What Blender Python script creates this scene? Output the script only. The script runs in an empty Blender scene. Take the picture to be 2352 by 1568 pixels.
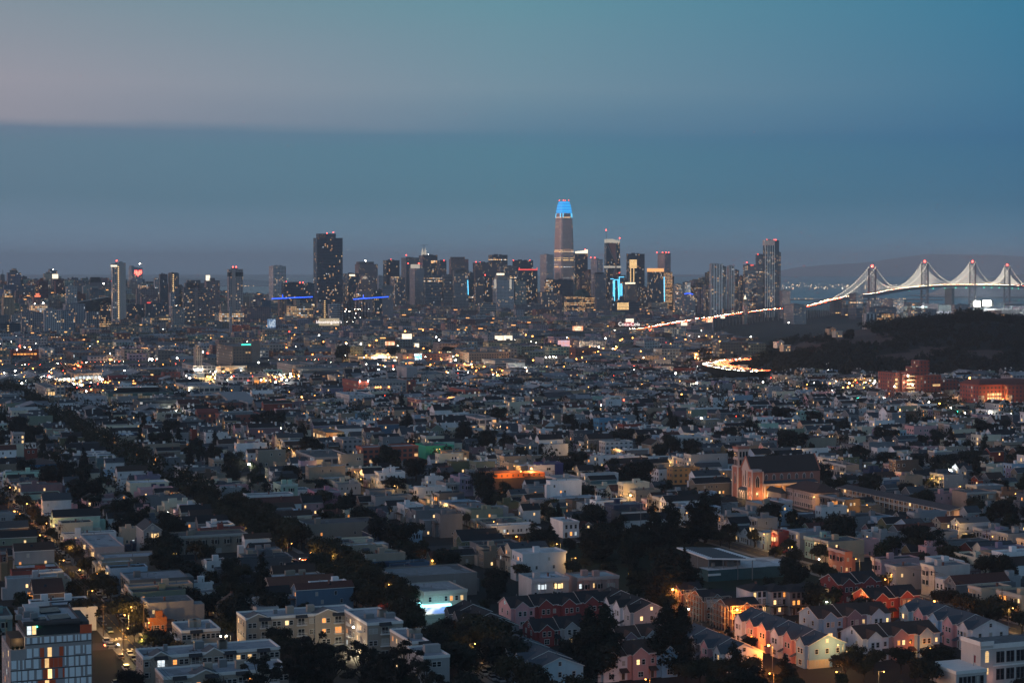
import bpy,math,random
from mathutils import Vector,Matrix
scene=bpy.context.scene
C=scene.collection
RND=random.Random(7)
# ------- camera, sky, sun, exposure
CX,CY,F,H=1176.0,784.0,4278.0,125.0
PITCH=math.atan((784-617)/F)
cam=bpy.data.cameras.new('camera');co=bpy.data.objects.new('camera',cam);C.objects.link(co)
cam.sensor_width=36;cam.lens=36*F/2352;cam.clip_start=1;cam.clip_end=80000
co.location=(0,0,H);co.rotation_euler=(math.pi/2-PITCH,0,0);scene.camera=co
vs=scene.view_settings;vs.view_transform='Standard';vs.look='None';vs.exposure=0;vs.gamma=1
scene.cycles.use_denoising=True
scene.cycles.max_bounces=4;scene.cycles.diffuse_bounces=2;scene.cycles.glossy_bounces=2
scene.cycles.transparent_max_bounces=6;scene.cycles.caustics_reflective=False;scene.cycles.caustics_refractive=False
scene.cycles.sample_clamp_indirect=4;scene.cycles.sample_clamp_direct=0
def s2l(c):return tuple((x/255/12.92)if x<10 else((x/255+.055)/1.055)**2.4 for x in c)
world=bpy.data.worlds.new('World');scene.world=world;world.use_nodes=True
nt=world.node_tree;N=nt.nodes;Lk=nt.links
for n in list(N):N.remove(n)
def nd(t,nodes=None,**k):
 n=(nodes or N).new(t)
 for a,b in k.items():setattr(n,a,b)
 return n
def mth(op,a,b=None,c=None,nodes=None,links=None,clamp=False):
 n=(nodes or N).new('ShaderNodeMath');n.operation=op;n.use_clamp=clamp
 for i,x in enumerate((a,b,c)):
  if x is None:continue
  if isinstance(x,(int,float)):n.inputs[i].default_value=x
  else:(links or Lk).new(x,n.inputs[i])
 return n.outputs[0]
tc=nd('ShaderNodeTexCoord');sp=nd('ShaderNodeSeparateXYZ');Lk.new(tc.outputs['Generated'],sp.inputs[0])
wn=nd('ShaderNodeTexNoise');wn.inputs['Scale'].default_value=5;wn.inputs['Detail'].default_value=4
wm=nd('ShaderNodeMapping');wm.inputs['Scale'].default_value=(1,1,9);Lk.new(tc.outputs['Generated'],wm.inputs[0]);Lk.new(wm.outputs[0],wn.inputs['Vector'])
el=mth('MULTIPLY_ADD',sp.outputs[0],.010,sp.outputs[2])
el=mth('ADD',el,mth('MULTIPLY',mth('SUBTRACT',wn.outputs['Fac'],.5),.011))
pos=mth('DIVIDE',el,.2)
SKYC=[(0,(128,152,176),(114,149,174),(90,140,168)),(.18,(96,126,146),(80,127,148),(50,108,140)),(.31,(99,127,147),(80,128,149),(50,108,142)),(.355,(106,126,148),(83,126,150),(50,106,143)),(.38,(150,149,161),(95,131,154),(53,109,145)),(.48,(156,154,165),(116,145,162),(57,116,149)),(.70,(130,147,159),(101,146,161),(52,120,152)),(1.0,(118,143,159),(92,138,159),(50,114,148))]
ramps=[]
for k in(1,2,3):
 r=nd('ShaderNodeValToRGB');Lk.new(pos,r.inputs[0]);e=r.color_ramp.elements
 while len(e)<len(SKYC):e.new(.5)
 for i,row in enumerate(SKYC):
  e[i].position=row[0];e[i].color=(*s2l(row[k]),1)
 ramps.append(r.outputs[0])
az=mth('MULTIPLY_ADD',sp.outputs[0],1/.54,.5,clamp=True)
def mix(a,b,f):
 m=nd('ShaderNodeMix',data_type='RGBA');Lk.new(f,m.inputs[0])
 for i,x in((6,a),(7,b)):
  if isinstance(x,tuple):m.inputs[i].default_value=(*x,1)
  else:Lk.new(x,m.inputs[i])
 return m.outputs[2]
m1=mix(ramps[0],ramps[1],mth('MULTIPLY',az,2,clamp=True));m2=mix(m1,ramps[2],mth('SUBTRACT',mth('MULTIPLY',az,2),1,clamp=True))
zen=mth('DIVIDE',mth('SUBTRACT',sp.outputs[2],.18),.5,clamp=True)
m3=mix(m2,s2l((46,76,104)),zen)
SUN_EL,SUN_AZ=math.radians(6),math.radians(-98)
sky=nd('ShaderNodeTexSky',sky_type='NISHITA',sun_disc=False);sky.sun_elevation=SUN_EL;sky.sun_rotation=SUN_AZ
dt=nd('ShaderNodeVectorMath',operation='DOT_PRODUCT');Lk.new(tc.outputs['Generated'],dt.inputs[0]);dt.inputs[1].default_value=Vector((-.985,-.13,.10)).normalized()
glow=mth('POWER',mth('MAXIMUM',dt.outputs['Value'],0),7)
gm=nd('ShaderNodeMix',data_type='RGBA',blend_type='ADD');Lk.new(mth('MULTIPLY',glow,.5),gm.inputs[0]);Lk.new(m3,gm.inputs[6]);gm.inputs[7].default_value=(.50,.27,.23,1)
dt2=nd('ShaderNodeVectorMath',operation='DOT_PRODUCT');Lk.new(tc.outputs['Generated'],dt2.inputs[0]);dt2.inputs[1].default_value=Vector((-.42,-.86,.28)).normalized()
gm2=nd('ShaderNodeMix',data_type='RGBA',blend_type='ADD');Lk.new(mth('POWER',mth('MAXIMUM',dt2.outputs['Value'],0),2.2),gm2.inputs[0]);Lk.new(gm.outputs[2],gm2.inputs[6]);gm2.inputs[7].default_value=(.21,.26,.34,1)
bg=nd('ShaderNodeBackground');Lk.new(gm2.outputs[2],bg.inputs[0]);bg.inputs[1].default_value=1.0
bg2=nd('ShaderNodeBackground');Lk.new(sky.outputs[0],bg2.inputs[0]);bg2.inputs[1].default_value=0.0015
ad=nd('ShaderNodeAddShader');Lk.new(bg.outputs[0],ad.inputs[0]);Lk.new(bg2.outputs[0],ad.inputs[1])
wo=nd('ShaderNodeOutputWorld');Lk.new(ad.outputs[0],wo.inputs[0])
sl=bpy.data.lights.new('sun','SUN');sl.energy=.85;sl.angle=math.radians(25);sl.color=(1,.56,.46)
so=bpy.data.objects.new('sun',sl);C.objects.link(so)
sd=Vector((math.sin(SUN_AZ)*math.cos(SUN_EL),math.cos(SUN_AZ)*math.cos(SUN_EL),math.sin(SUN_EL)))
so.rotation_euler=sd.to_track_quat('Z','Y').to_euler()
# ------- coordinates
TH=math.radians(21.2)
VX,VY=math.cos(TH),math.sin(TH)
UX,UY=-math.sin(TH),math.cos(TH)
REG=dict(a=(0,950,2.138),b=(1000,750,2.24),c=(1900,750,2.24),d=(2700,850,1.685),e=(0,1300,2.138),f=(1000,1300,2.138),g=(2000,1300,2.138),h=(3000,1400,2.146),i=(0,1800,1.6845),j=(1000,1800,1.6845),k=(2000,1800,1.6845),l=(3000,1800,1.6843),p=(0,2350,3.675),q=(520,2350,3.675),m=(3380,1350,3.285),n=(2900,1780,4.704),D=(0,0,1.0))
def D(reg,x,y):
 if reg=='D':return x,y
 a,b,s=REG[reg];return(a+x/s)/1.7415,(b+y/s)/1.7415
cp,sn=math.cos(PITCH),math.sin(PITCH)
def P(reg,x,y,z=0.0):
 px,py=D(reg,x,y);a=(px-CX)/F;b=-(py-CY)/F
 d=(a,cp+b*sn,-sn+b*cp);t=(z-H)/d[2]
 return d[0]*t,d[1]*t
def at(reg,x,y,Y):
 px,py=D(reg,x,y);a=(px-CX)/F;b=-(py-CY)/F
 d=(a,cp+b*sn,-sn+b*cp);t=Y/d[1]
 return d[0]*t,Y,H+d[2]*t
def pix(X,Y,z):
 dep=Y*cp-(z-H)*sn;up=(z-H)*cp+Y*sn
 return CX+F*X/dep,CY-F*up/dep
def uv(X,Y):return X*UX+Y*UY,X*VX+Y*VY
def xy(u,v):return u*UX+v*VX,u*UY+v*VY
def solve(X,Y,z,px,dx,dy):
 k=(px-CX)/F
 return(k*(Y*cp-(z-H)*sn)-X)/(dx-k*cp*dy)
def fit(reg,x0,x1,x2,yt,h,w=None,d=None):
 X,Y=P(reg,x1,yt,h)
 if w is None:w=solve(X,Y,h,D(reg,x2,0)[0],VX,VY)
 if d is None:d=solve(X,Y,h,D(reg,x0,0)[0],UX,UY)
 return X,Y,abs(w),abs(d)
# ------- mesh builder
class MB:
 def __init__(s):s.v=[];s.f=[];s.m=[];s.c=[];s.col=None
 def face(s,pts,m=0):
  n=len(s.v);s.v.extend(pts);s.f.append(tuple(range(n,n+len(pts))));s.m.append(m);s.c.append(s.col)
 def box(s,x0,y0,z0,x1,y1,z1,m=0,mt=None,bottom=False):
  mt=m if mt is None else mt
  a,b,c,d=(x0,y0),(x1,y0),(x1,y1),(x0,y1)
  for p,q in((a,b),(b,c),(c,d),(d,a)):s.face([(*p,z0),(*q,z0),(*q,z1),(*p,z1)],m)
  s.face([(*a,z1),(*b,z1),(*c,z1),(*d,z1)],mt)
  if bottom:s.face([(*a,z0),(*d,z0),(*c,z0),(*b,z0)],m)
 def prism(s,pts,z0,z1,m=0,mt=None,top=None):
  mt=m if mt is None else mt;top=top or pts;n=len(pts)
  for i in range(n):
   p,q,p2,q2=pts[i],pts[(i+1)%n],top[i],top[(i+1)%n]
   s.face([(*p,z0),(*q,z0),(*q2,z1),(*p2,z1)],m)
  s.face([(*p,z1)for p in top],mt)
 def bar(s,p,q,w,m=0,w2=None):
  p,q=Vector(p),Vector(q);t=(q-p)
  if t.length<1e-6:return
  t.normalize();a=t.cross(Vector((0,0,1)))
  if a.length<.05:a=t.cross(Vector((1,0,0)))
  a.normalize();b=t.cross(a);w2=w if w2 is None else w2
  A=[p+a*(w*i)+b*(w*j)for i,j in((-.5,-.5),(.5,-.5),(.5,.5),(-.5,.5))]
  B=[q+a*(w2*i)+b*(w2*j)for i,j in((-.5,-.5),(.5,-.5),(.5,.5),(-.5,.5))]
  for i in range(4):s.face([tuple(A[i]),tuple(A[(i+1)%4]),tuple(B[(i+1)%4]),tuple(B[i])],m)
  s.face([tuple(x)for x in A[::-1]],m);s.face([tuple(x)for x in B],m)
 def tube(s,p,q,r,r2=None,n=7,m=0):
  p,q=Vector(p),Vector(q);t=(q-p).normalized();a=t.cross(Vector((0,0,1)))
  if a.length<.05:a=t.cross(Vector((1,0,0)))
  a.normalize();b=t.cross(a);r2=r if r2 is None else r2
  ring=lambda o,rr:[tuple(o+a*(rr*math.cos(k*2*math.pi/n))+b*(rr*math.sin(k*2*math.pi/n)))for k in range(n)]
  A,B=ring(p,r),ring(q,r2)
  for i in range(n):s.face([A[i],A[(i+1)%n],B[(i+1)%n],B[i]],m)
  s.face(A[::-1],m);s.face(B,m)
 def ball(s,c,r,m=0,n=6,k=4,rz=None):
  rz=rz or r;rows=[]
  for i in range(k+1):
   t=math.pi*i/k
   rows.append([(c[0]+r*math.sin(t)*math.cos(2*math.pi*j/n),c[1]+r*math.sin(t)*math.sin(2*math.pi*j/n),c[2]-rz*math.cos(t))for j in range(n)])
  for i in range(k):
   for j in range(n):s.face([rows[i][j],rows[i][(j+1)%n],rows[i+1][(j+1)%n],rows[i+1][j]],m)
 def gable(s,x0,y0,x1,y1,z,rise,axis,m=0,mw=1,ov=.35,th=.18):
  if axis=='x':
   ym=(y0+y1)/2;sl=rise/(ym-y0);e=ov*sl
   for(ya,sg)in((y0-ov,1),(y1+ov,-1)):
    s.face([(x0-ov,ya,z-e),(x1+ov,ya,z-e),(x1+ov,ym,z+rise),(x0-ov,ym,z+rise)][::sg],m)
    s.face([(x0-ov,ya,z-e-th),(x1+ov,ya,z-e-th),(x1+ov,ya,z-e),(x0-ov,ya,z-e)],mw)
    for xx in(x0-ov,x1+ov):s.face([(xx,ya,z-e-th),(xx,ya,z-e),(xx,ym,z+rise),(xx,ym,z+rise-th)],mw)
  else:
   xm=(x0+x1)/2;sl=rise/(xm-x0);e=ov*sl
   for xa in(x0-ov,x1+ov):
    s.face([(xa,y0-ov,z-e),(xm,y0-ov,z+rise),(xm,y1+ov,z+rise),(xa,y1+ov,z-e)],m)
    s.face([(xa,y0-ov,z-e-th),(xa,y1+ov,z-e-th),(xa,y1+ov,z-e),(xa,y0-ov,z-e)],mw)
    for yy in(y0-ov,y1+ov):s.face([(xa,yy,z-e-th),(xa,yy,z-e),(xm,yy,z+rise),(xm,yy,z+rise-th)],mw)
 def tri_walls(s,x0,y0,x1,y1,z,rise,axis,m=0):
  if axis=='x':
   ym=(y0+y1)/2
   for x in(x0,x1):s.face([(x,y0,z),(x,y1,z),(x,ym,z+rise)],m)
  else:
   xm=(x0+x1)/2
   for y in(y0,y1):s.face([(x0,y,z),(x1,y,z),(xm,y,z+rise)],m)
 def rot(s,k0,ang,ox=0,oy=0):
  ca,sa=math.cos(ang),math.sin(ang)
  for i in range(k0,len(s.v)):
   x,y,z=s.v[i];s.v[i]=(ox+x*ca-y*sa,oy+x*sa+y*ca,z)
 def mesh(s,name,mats,smooth=False):
  me=bpy.data.meshes.new(name);me.from_pydata(s.v,[],s.f)
  for m in mats:me.materials.append(m)
  me.polygons.foreach_set('material_index',s.m)
  if smooth:me.polygons.foreach_set('use_smooth',[True]*len(s.f))
  uvl=me.uv_layers.new(name='UVMap');dat=[]
  for f in s.f:
   p=[s.v[i]for i in f]
   ax,ay,azz=(p[1][i]-p[0][i]for i in range(3));bx,by,bz=(p[-1][i]-p[0][i]for i in range(3))
   nx,ny,nz=ay*bz-azz*by,azz*bx-ax*bz,ax*by-ay*bx
   l=math.sqrt(nx*nx+ny*ny)
   if l<1e-9 or abs(nz)>3*l:
    for q in p:dat+=(q[0],q[1])
   else:
    tx,ty=-ny/l,nx/l
    o=min(q[0]*tx+q[1]*ty for q in p)
    for q in p:dat+=(q[0]*tx+q[1]*ty-o,q[2])
  uvl.data.foreach_set('uv',dat)
  if any(c is not None for c in s.c):
   at_=me.color_attributes.new('col','FLOAT_COLOR','CORNER');cc=[]
   for f,c in zip(s.f,s.c):cc+=list((*(c or(.5,.5,.5)),1))*len(f)
   at_.data.foreach_set('color',cc)
  me.update();return me
 def build(s,name,mats,parent=None,col=None,loc=None,rz=None,smooth=False):
  return link(name,s.mesh(name,mats,smooth),parent,col,loc,rz)
def link(name,me,parent=None,col=None,loc=None,rz=None):
 o=bpy.data.objects.new(name,me);C.objects.link(o)
 if parent:o.parent=parent
 if col:o.color=(*col,1)
 if loc:o.location=loc
 if rz is not None:o.rotation_euler=(0,0,rz)
 return o
THINGS=[]
def thing(name,cat,loc,rz=0.0,label=None,group=None,**k):
 o=bpy.data.objects.new(name,None);C.objects.link(o);o.empty_display_size=.5
 o.location=loc;o.rotation_euler=(0,0,rz)
 return tagit(o,cat,label,group,**k)
def tagit(o,cat,label=None,group=None,**k):
 o['category']=cat
 if group:o['group']=group
 THINGS.append(dict(o=o,label=label,at=(o.location.x,o.location.y),cat=cat,**k));return o
def kind(o,k):o['kind']=k;return o
# ------- materials
MATS={}
def newmat(name):
 m=bpy.data.materials.new(name);m.use_nodes=True;nt=m.node_tree
 b=nt.nodes['Principled BSDF'];m.cycles.emission_sampling='NONE';MATS[name]=m
 return m,nt.nodes,nt.links,b
def vec(nodes,links,src,scale):
 t=nodes.new('ShaderNodeTexCoord');mp=nodes.new('ShaderNodeMapping');mp.inputs['Scale'].default_value=scale;links.new(t.outputs[src],mp.inputs[0]);return mp.outputs[0]
def simple(name,col=None,rough=.8,var=.35,scale=.5,emit=None,es=0,metal=0,attr=False,stretch=(1,1,1),spec=.3,coord='Object',bump=0):
 m,n,l,b=newmat(name);b.inputs['Roughness'].default_value=rough;b.inputs['Metallic'].default_value=metal;b.inputs['Specular IOR Level'].default_value=spec
 if attr:a=n.new('ShaderNodeVertexColor');a.layer_name='col';base=a.outputs[0]
 elif col is None:a=n.new('ShaderNodeObjectInfo');base=a.outputs['Color']
 else:a=n.new('ShaderNodeRGB');a.outputs[0].default_value=(*col,1);base=a.outputs[0]
 if var:
  t=n.new('ShaderNodeTexNoise');t.inputs['Scale'].default_value=scale;t.inputs['Detail'].default_value=6;t.inputs['Roughness'].default_value=.65
  l.new(vec(n,l,coord,stretch),t.inputs['Vector'])
  k=mth('MULTIPLY_ADD',t.outputs['Fac'],2*var,1-var,nodes=n,links=l)
  mx=n.new('ShaderNodeMix');mx.data_type='RGBA';mx.blend_type='MULTIPLY';mx.inputs[0].default_value=1
  l.new(base,mx.inputs[6]);l.new(k,mx.inputs[7]);base=mx.outputs[2]
  if bump:
   bp=n.new('ShaderNodeBump');bp.inputs['Strength'].default_value=bump;bp.inputs['Distance'].default_value=.3;l.new(t.outputs['Fac'],bp.inputs['Height']);l.new(bp.outputs[0],b.inputs['Normal'])
 l.new(base,b.inputs['Base Color'])
 if emit:b.inputs['Emission Color'].default_value=(*emit,1);b.inputs['Emission Strength'].default_value=es
 return m
WALL=simple('painted_wall',rough=.75,var=.22,scale=.35,stretch=(1,1,.35))
WALLA=simple('painted_wall_varied',rough=.75,var=.25,scale=.2,attr=True,stretch=(1,1,.4))
def clap():
 m,n,l,b=newmat('clapboard_wall');b.inputs['Roughness'].default_value=.7
 a=n.new('ShaderNodeObjectInfo');t=n.new('ShaderNodeTexCoord');s_=n.new('ShaderNodeSeparateXYZ');l.new(t.outputs['Object'],s_.inputs[0])
 fr=mth('FRACT',mth('MULTIPLY',s_.outputs[2],3.2,nodes=n,links=l),nodes=n,links=l)
 k1=mth('MULTIPLY_ADD',mth('GREATER_THAN',fr,.82,nodes=n,links=l),-.25,1,nodes=n,links=l)
 t2=n.new('ShaderNodeTexNoise');t2.inputs['Scale'].default_value=.4;t2.inputs['Detail'].default_value=5;l.new(vec(n,l,'Object',(1,1,.3)),t2.inputs['Vector'])
 k2=mth('MULTIPLY',k1,mth('MULTIPLY_ADD',t2.outputs['Fac'],.5,.75,nodes=n,links=l),nodes=n,links=l)
 mx=n.new('ShaderNodeMix');mx.data_type='RGBA';mx.blend_type='MULTIPLY';mx.inputs[0].default_value=1
 l.new(a.outputs['Color'],mx.inputs[6]);l.new(k2,mx.inputs[7]);l.new(mx.outputs[2],b.inputs['Base Color']);return m
CLAP=clap()
TAR=simple('flat_roof',rough=.85,var=.45,scale=.5)
def patch(m,sc):
 n,l=m.node_tree.nodes,m.node_tree.links;b=n['Principled BSDF'];src=b.inputs['Base Color'].links[0].from_socket;vo=n.new('ShaderNodeTexVoronoi');vo.distance='CHEBYCHEV';vo.inputs['Scale'].default_value=sc;l.new(vec(n,l,'Object',(1,.6,1)),vo.inputs['Vector'])
 sp_=n.new('ShaderNodeSeparateColor');l.new(vo.outputs['Color'],sp_.inputs[0]);k=mth('MULTIPLY_ADD',mth('GREATER_THAN',sp_.outputs[0],.6,nodes=n,links=l),mth('MULTIPLY_ADD',sp_.outputs[1],.8,-.55,nodes=n,links=l),1,nodes=n,links=l)
 mx=n.new('ShaderNodeMix');mx.data_type='RGBA';mx.blend_type='MULTIPLY';mx.inputs[0].default_value=1;l.new(src,mx.inputs[6]);l.new(k,mx.inputs[7]);l.new(mx.outputs[2],b.inputs['Base Color'])
patch(TAR,.22)
TARA=simple('flat_roof_varied',rough=.85,var=.5,scale=.15,attr=True);patch(TARA,.09)
SHINGLE=simple('shingle_roof',rough=.85,var=.45,scale=2.2,stretch=(1,1,1))
SHINGA=simple('shingle_roof_varied',rough=.85,var=.4,scale=.6,attr=True)
TRIM=simple('white_trim',(.74,.73,.71),var=.12)
TRIMC=simple('painted_trim',var=.12)
GLASS=simple('window_glass',(.012,.016,.022),rough=.12,var=0,spec=.55)
STEEL=simple('grey_metal',(.22,.23,.24),rough=.5,var=.2,metal=.3)
DARK=simple('dark_metal',(.03,.032,.035),rough=.6,var=.2)
WOOD=simple('weathered_wood',(.10,.07,.05),rough=.85,var=.4,scale=3)
BARK=simple('bark',(.035,.028,.022),rough=.95,var=.4,scale=4)
ASPH=simple('asphalt',(.05,.05,.052),rough=.85,var=.35,scale=.12)
CONC=simple('concrete',(.22,.215,.205),rough=.85,var=.3,scale=.4)
PAINTW=simple('road_paint',(.62,.6,.55),rough=.7,var=.3,scale=2)
PAINTY=simple('yellow_road_paint',(.5,.33,.05),rough=.7,var=.3,scale=2)
def lit(name,col,es,var=.45,sc=.9):
 m,n,l,b=newmat(name);b.inputs['Base Color'].default_value=(.02,.02,.02,1)
 t=n.new('ShaderNodeTexNoise');t.inputs['Scale'].default_value=sc;t.inputs['Detail'].default_value=2;l.new(vec(n,l,'Object',(1,1,1)),t.inputs['Vector'])
 oi=n.new('ShaderNodeObjectInfo')
 k=mth('MULTIPLY_ADD',t.outputs['Fac'],2*var*es,es*(1-var),nodes=n,links=l)
 k=mth('MULTIPLY',k,mth('MULTIPLY_ADD',oi.outputs['Random'],.8,.6,nodes=n,links=l),nodes=n,links=l)
 b.inputs['Emission Color'].default_value=(*col,1);l.new(k,b.inputs['Emission Strength']);return m
LITW=lit('lit_window_warm',(1,.62,.26),1.5)
LITO=lit('lit_window_orange',(1,.36,.08),1.3)
LITC=lit('lit_window_cool',(.85,.95,1),.85)
def lamp_mat(name,col,es):return simple(name,(.1,.1,.1),var=0,emit=col,es=es)
L_OR=lamp_mat('sodium_lamp',(1,.37,.07),16);L_WH=lamp_mat('white_lamp',(1,.93,.78),40);L_RD=lamp_mat('red_lamp',(1,.06,.04),14);L_RDS=lamp_mat('red_signal',(1,.05,.02),25)
L_GR=lamp_mat('green_signal',(.05,1,.5),14)
L_BL=lamp_mat('blue_led',(.02,.10,1),3.2);L_CY=lamp_mat('cyan_led',(.12,.62,1),2.4)
L_HEAD=lamp_mat('headlight_lamp',(1,.78,.48),200);L_TAIL=lamp_mat('taillight_lamp',(1,.07,.02),110)
def facade(name,bw,fh,mu,mb,mt,glass=(.035,.048,.065),p=.12,es=1.2,attr=False,rough=.35,floorp=0.0,warm=.75,wallvar=.2,spec=.5,groove=None):
 m,n,l,b=newmat(name);M_=lambda*a,**k:mth(*a,nodes=n,links=l,**k)
 u=n.new('ShaderNodeUVMap');u.uv_map='UVMap';s_=n.new('ShaderNodeSeparateXYZ');l.new(u.outputs[0],s_.inputs[0])
 oi=n.new('ShaderNodeObjectInfo');rnd=oi.outputs['Random']
 if attr:a=n.new('ShaderNodeVertexColor');a.layer_name='col';base=a.outputs[0];sh=n.new('ShaderNodeSeparateColor');l.new(base,sh.inputs[0]);rnd=M_('MULTIPLY',M_('ADD',sh.outputs[0],sh.outputs[2]),9.7)
 else:base=oi.outputs['Color']
 cu=M_('DIVIDE',s_.outputs[0],bw);cv=M_('DIVIDE',s_.outputs[1],fh);fu=M_('FRACT',cu);fv=M_('FRACT',cv)
 mask=M_('MULTIPLY',M_('MULTIPLY',M_('GREATER_THAN',fu,mu),M_('LESS_THAN',fu,1-mu)),M_('MULTIPLY',M_('GREATER_THAN',fv,mb),M_('LESS_THAN',fv,mt)))
 cb=n.new('ShaderNodeCombineXYZ');l.new(M_('FLOOR',cu),cb.inputs[0]);l.new(M_('FLOOR',cv),cb.inputs[1])
 g=n.new('ShaderNodeNewGeometry');sn_=n.new('ShaderNodeSeparateXYZ');l.new(g.outputs['True Normal'],sn_.inputs[0])
 l.new(M_('MULTIPLY_ADD',rnd,137.0,M_('ROUND',M_('MULTIPLY',sn_.outputs[0],3.0))),cb.inputs[2])
 w=n.new('ShaderNodeTexWhiteNoise');l.new(cb.outputs[0],w.inputs['Vector'])
 cl=n.new('ShaderNodeTexNoise');cl.inputs['Scale'].default_value=.16;cl.inputs['Detail'].default_value=2;l.new(cb.outputs[0],cl.inputs['Vector'])
 prob=M_('MULTIPLY',M_('POWER',cl.outputs['Fac'],4.5),p*19)
 if floorp:
  cf=n.new('ShaderNodeCombineXYZ');l.new(M_('FLOOR',cv),cf.inputs[1]);l.new(M_('MULTIPLY',rnd,53.0),cf.inputs[2])
  wf=n.new('ShaderNodeTexWhiteNoise');l.new(cf.outputs[0],wf.inputs['Vector']);prob=M_('ADD',prob,M_('MULTIPLY',M_('LESS_THAN',wf.outputs['Value'],floorp),.7))
 on=M_('MULTIPLY',M_('LESS_THAN',w.outputs['Value'],prob),mask)
 sc=n.new('ShaderNodeSeparateColor');l.new(w.outputs['Color'],sc.inputs[0])
 rp=n.new('ShaderNodeValToRGB');l.new(sc.outputs[1],rp.inputs[0]);e=rp.color_ramp.elements
 e[0].color=(1,.42,.12,1);e[1].color=(.85,.92,1,1);e[1].position=1;q=e.new(warm);q.color=(1,.68,.33,1)
 st=M_('MULTIPLY',on,M_('MULTIPLY_ADD',sc.outputs[0],es*1.4,es*.3))
 vn=n.new('ShaderNodeTexNoise');vn.inputs['Scale'].default_value=.06;vn.inputs['Detail'].default_value=5;l.new(u.outputs[0],vn.inputs['Vector'])
 mx0=n.new('ShaderNodeMix');mx0.data_type='RGBA';mx0.blend_type='MULTIPLY';mx0.inputs[0].default_value=1;l.new(base,mx0.inputs[6]);l.new(M_('MULTIPLY_ADD',vn.outputs['Fac'],2*wallvar,1-wallvar),mx0.inputs[7])
 mx=n.new('ShaderNodeMix');mx.data_type='RGBA';l.new(mask,mx.inputs[0]);l.new(mx0.outputs[2],mx.inputs[6]);mx.inputs[7].default_value=(*glass,1)
 l.new(mx.outputs[2],b.inputs['Base Color']);l.new(M_('MULTIPLY_ADD',mask,rough-.75,.75),b.inputs['Roughness']);b.inputs['Specular IOR Level'].default_value=spec
 l.new(rp.outputs[0],b.inputs['Emission Color']);l.new(st,b.inputs['Emission Strength']);return m
FA=dict(grid=facade('gridded_facade',3.6,3.5,.2,.25,.8,p=.085,es=1.7),punched=facade('punched_window_facade',3.4,3.4,.27,.3,.78,p=.09,es=1.6),bands=facade('banded_facade',2.4,3.8,.02,.34,.9,p=.07,es=1.5,floorp=.04),glass=facade('glass_curtain_facade',1.8,3.9,.05,.10,.95,glass=(.045,.068,.09),p=.075,es=1.7,floorp=.03,rough=.15),darkglass=facade('dark_glass_facade',3.0,3.9,.06,.16,.92,glass=(.03,.040,.055),p=.05,es=1.9,floorp=.015,rough=.2),vert=facade('vertical_rib_facade',3.0,3.6,.3,.06,.97,p=.07,es=1.6),apt=facade('apartment_facade',3.8,3.1,.2,.22,.82,p=.19,es=1.5),stripes=facade('wide_stripe_facade',7.5,3.2,.23,.03,.97,p=.07,es=1.6),low=facade('low_building_facade',4.2,4.0,.22,.3,.78,p=.13,es=1.0,attr=True),lowgrid=facade('loft_building_facade',5.2,4.4,.1,.25,.88,p=.18,es=.9),lito=facade('fully_lit_facade',4.5,4.2,.1,.25,.85,p=.75,es=.8,floorp=.35),yell=facade('yellow_lit_floors',2.2,3.8,.05,.28,.8,p=.36,es=.75,floorp=.45,warm=.95),pier=facade('narrow_pier_facade',2.2,4.0,.28,.1,.95,p=.05),brick=facade('brick_facade',4.0,3.6,.3,.25,.78,p=.12,es=1.0))  # glass and darkglass colours lightened to carry distance haze
def foliage(name,c1,c2,sc=.55):
 m,n,l,b=newmat(name);b.inputs['Roughness'].default_value=.8;b.inputs['Specular IOR Level'].default_value=.2
 t=n.new('ShaderNodeTexNoise');t.inputs['Scale'].default_value=sc;t.inputs['Detail'].default_value=4;l.new(vec(n,l,'Object',(1,1,1)),t.inputs['Vector'])
 oi=n.new('ShaderNodeObjectInfo');g=n.new('ShaderNodeNewGeometry')
 k=mth('ADD',mth('MULTIPLY',t.outputs['Fac'],.9,nodes=n,links=l),mth('MULTIPLY_ADD',g.outputs['Random Per Island'],.5,-.25,nodes=n,links=l),nodes=n,links=l,clamp=True)
 mx=n.new('ShaderNodeMix');mx.data_type='RGBA';l.new(k,mx.inputs[0]);mx.inputs[6].default_value=(*c1,1);mx.inputs[7].default_value=(*c2,1)
 mv=n.new('ShaderNodeMix');mv.data_type='RGBA';mv.blend_type='MULTIPLY';mv.inputs[0].default_value=1;l.new(mx.outputs[2],mv.inputs[6])
 l.new(mth('MULTIPLY_ADD',oi.outputs['Random'],.7,.65,nodes=n,links=l),mv.inputs[7]);l.new(mv.outputs[2],b.inputs['Base Color']);return m
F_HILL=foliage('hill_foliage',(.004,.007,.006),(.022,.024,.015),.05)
F_STREET=foliage('street_tree_foliage',(.013,.016,.008),(.040,.036,.018))
F_CON=foliage('conifer_foliage',(.005,.009,.007),(.015,.021,.014))
F_EUC=foliage('eucalyptus_foliage',(.008,.010,.008),(.024,.024,.016))
F_GARD=foliage('garden_foliage',(.008,.014,.008),(.025,.032,.015))
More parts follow.
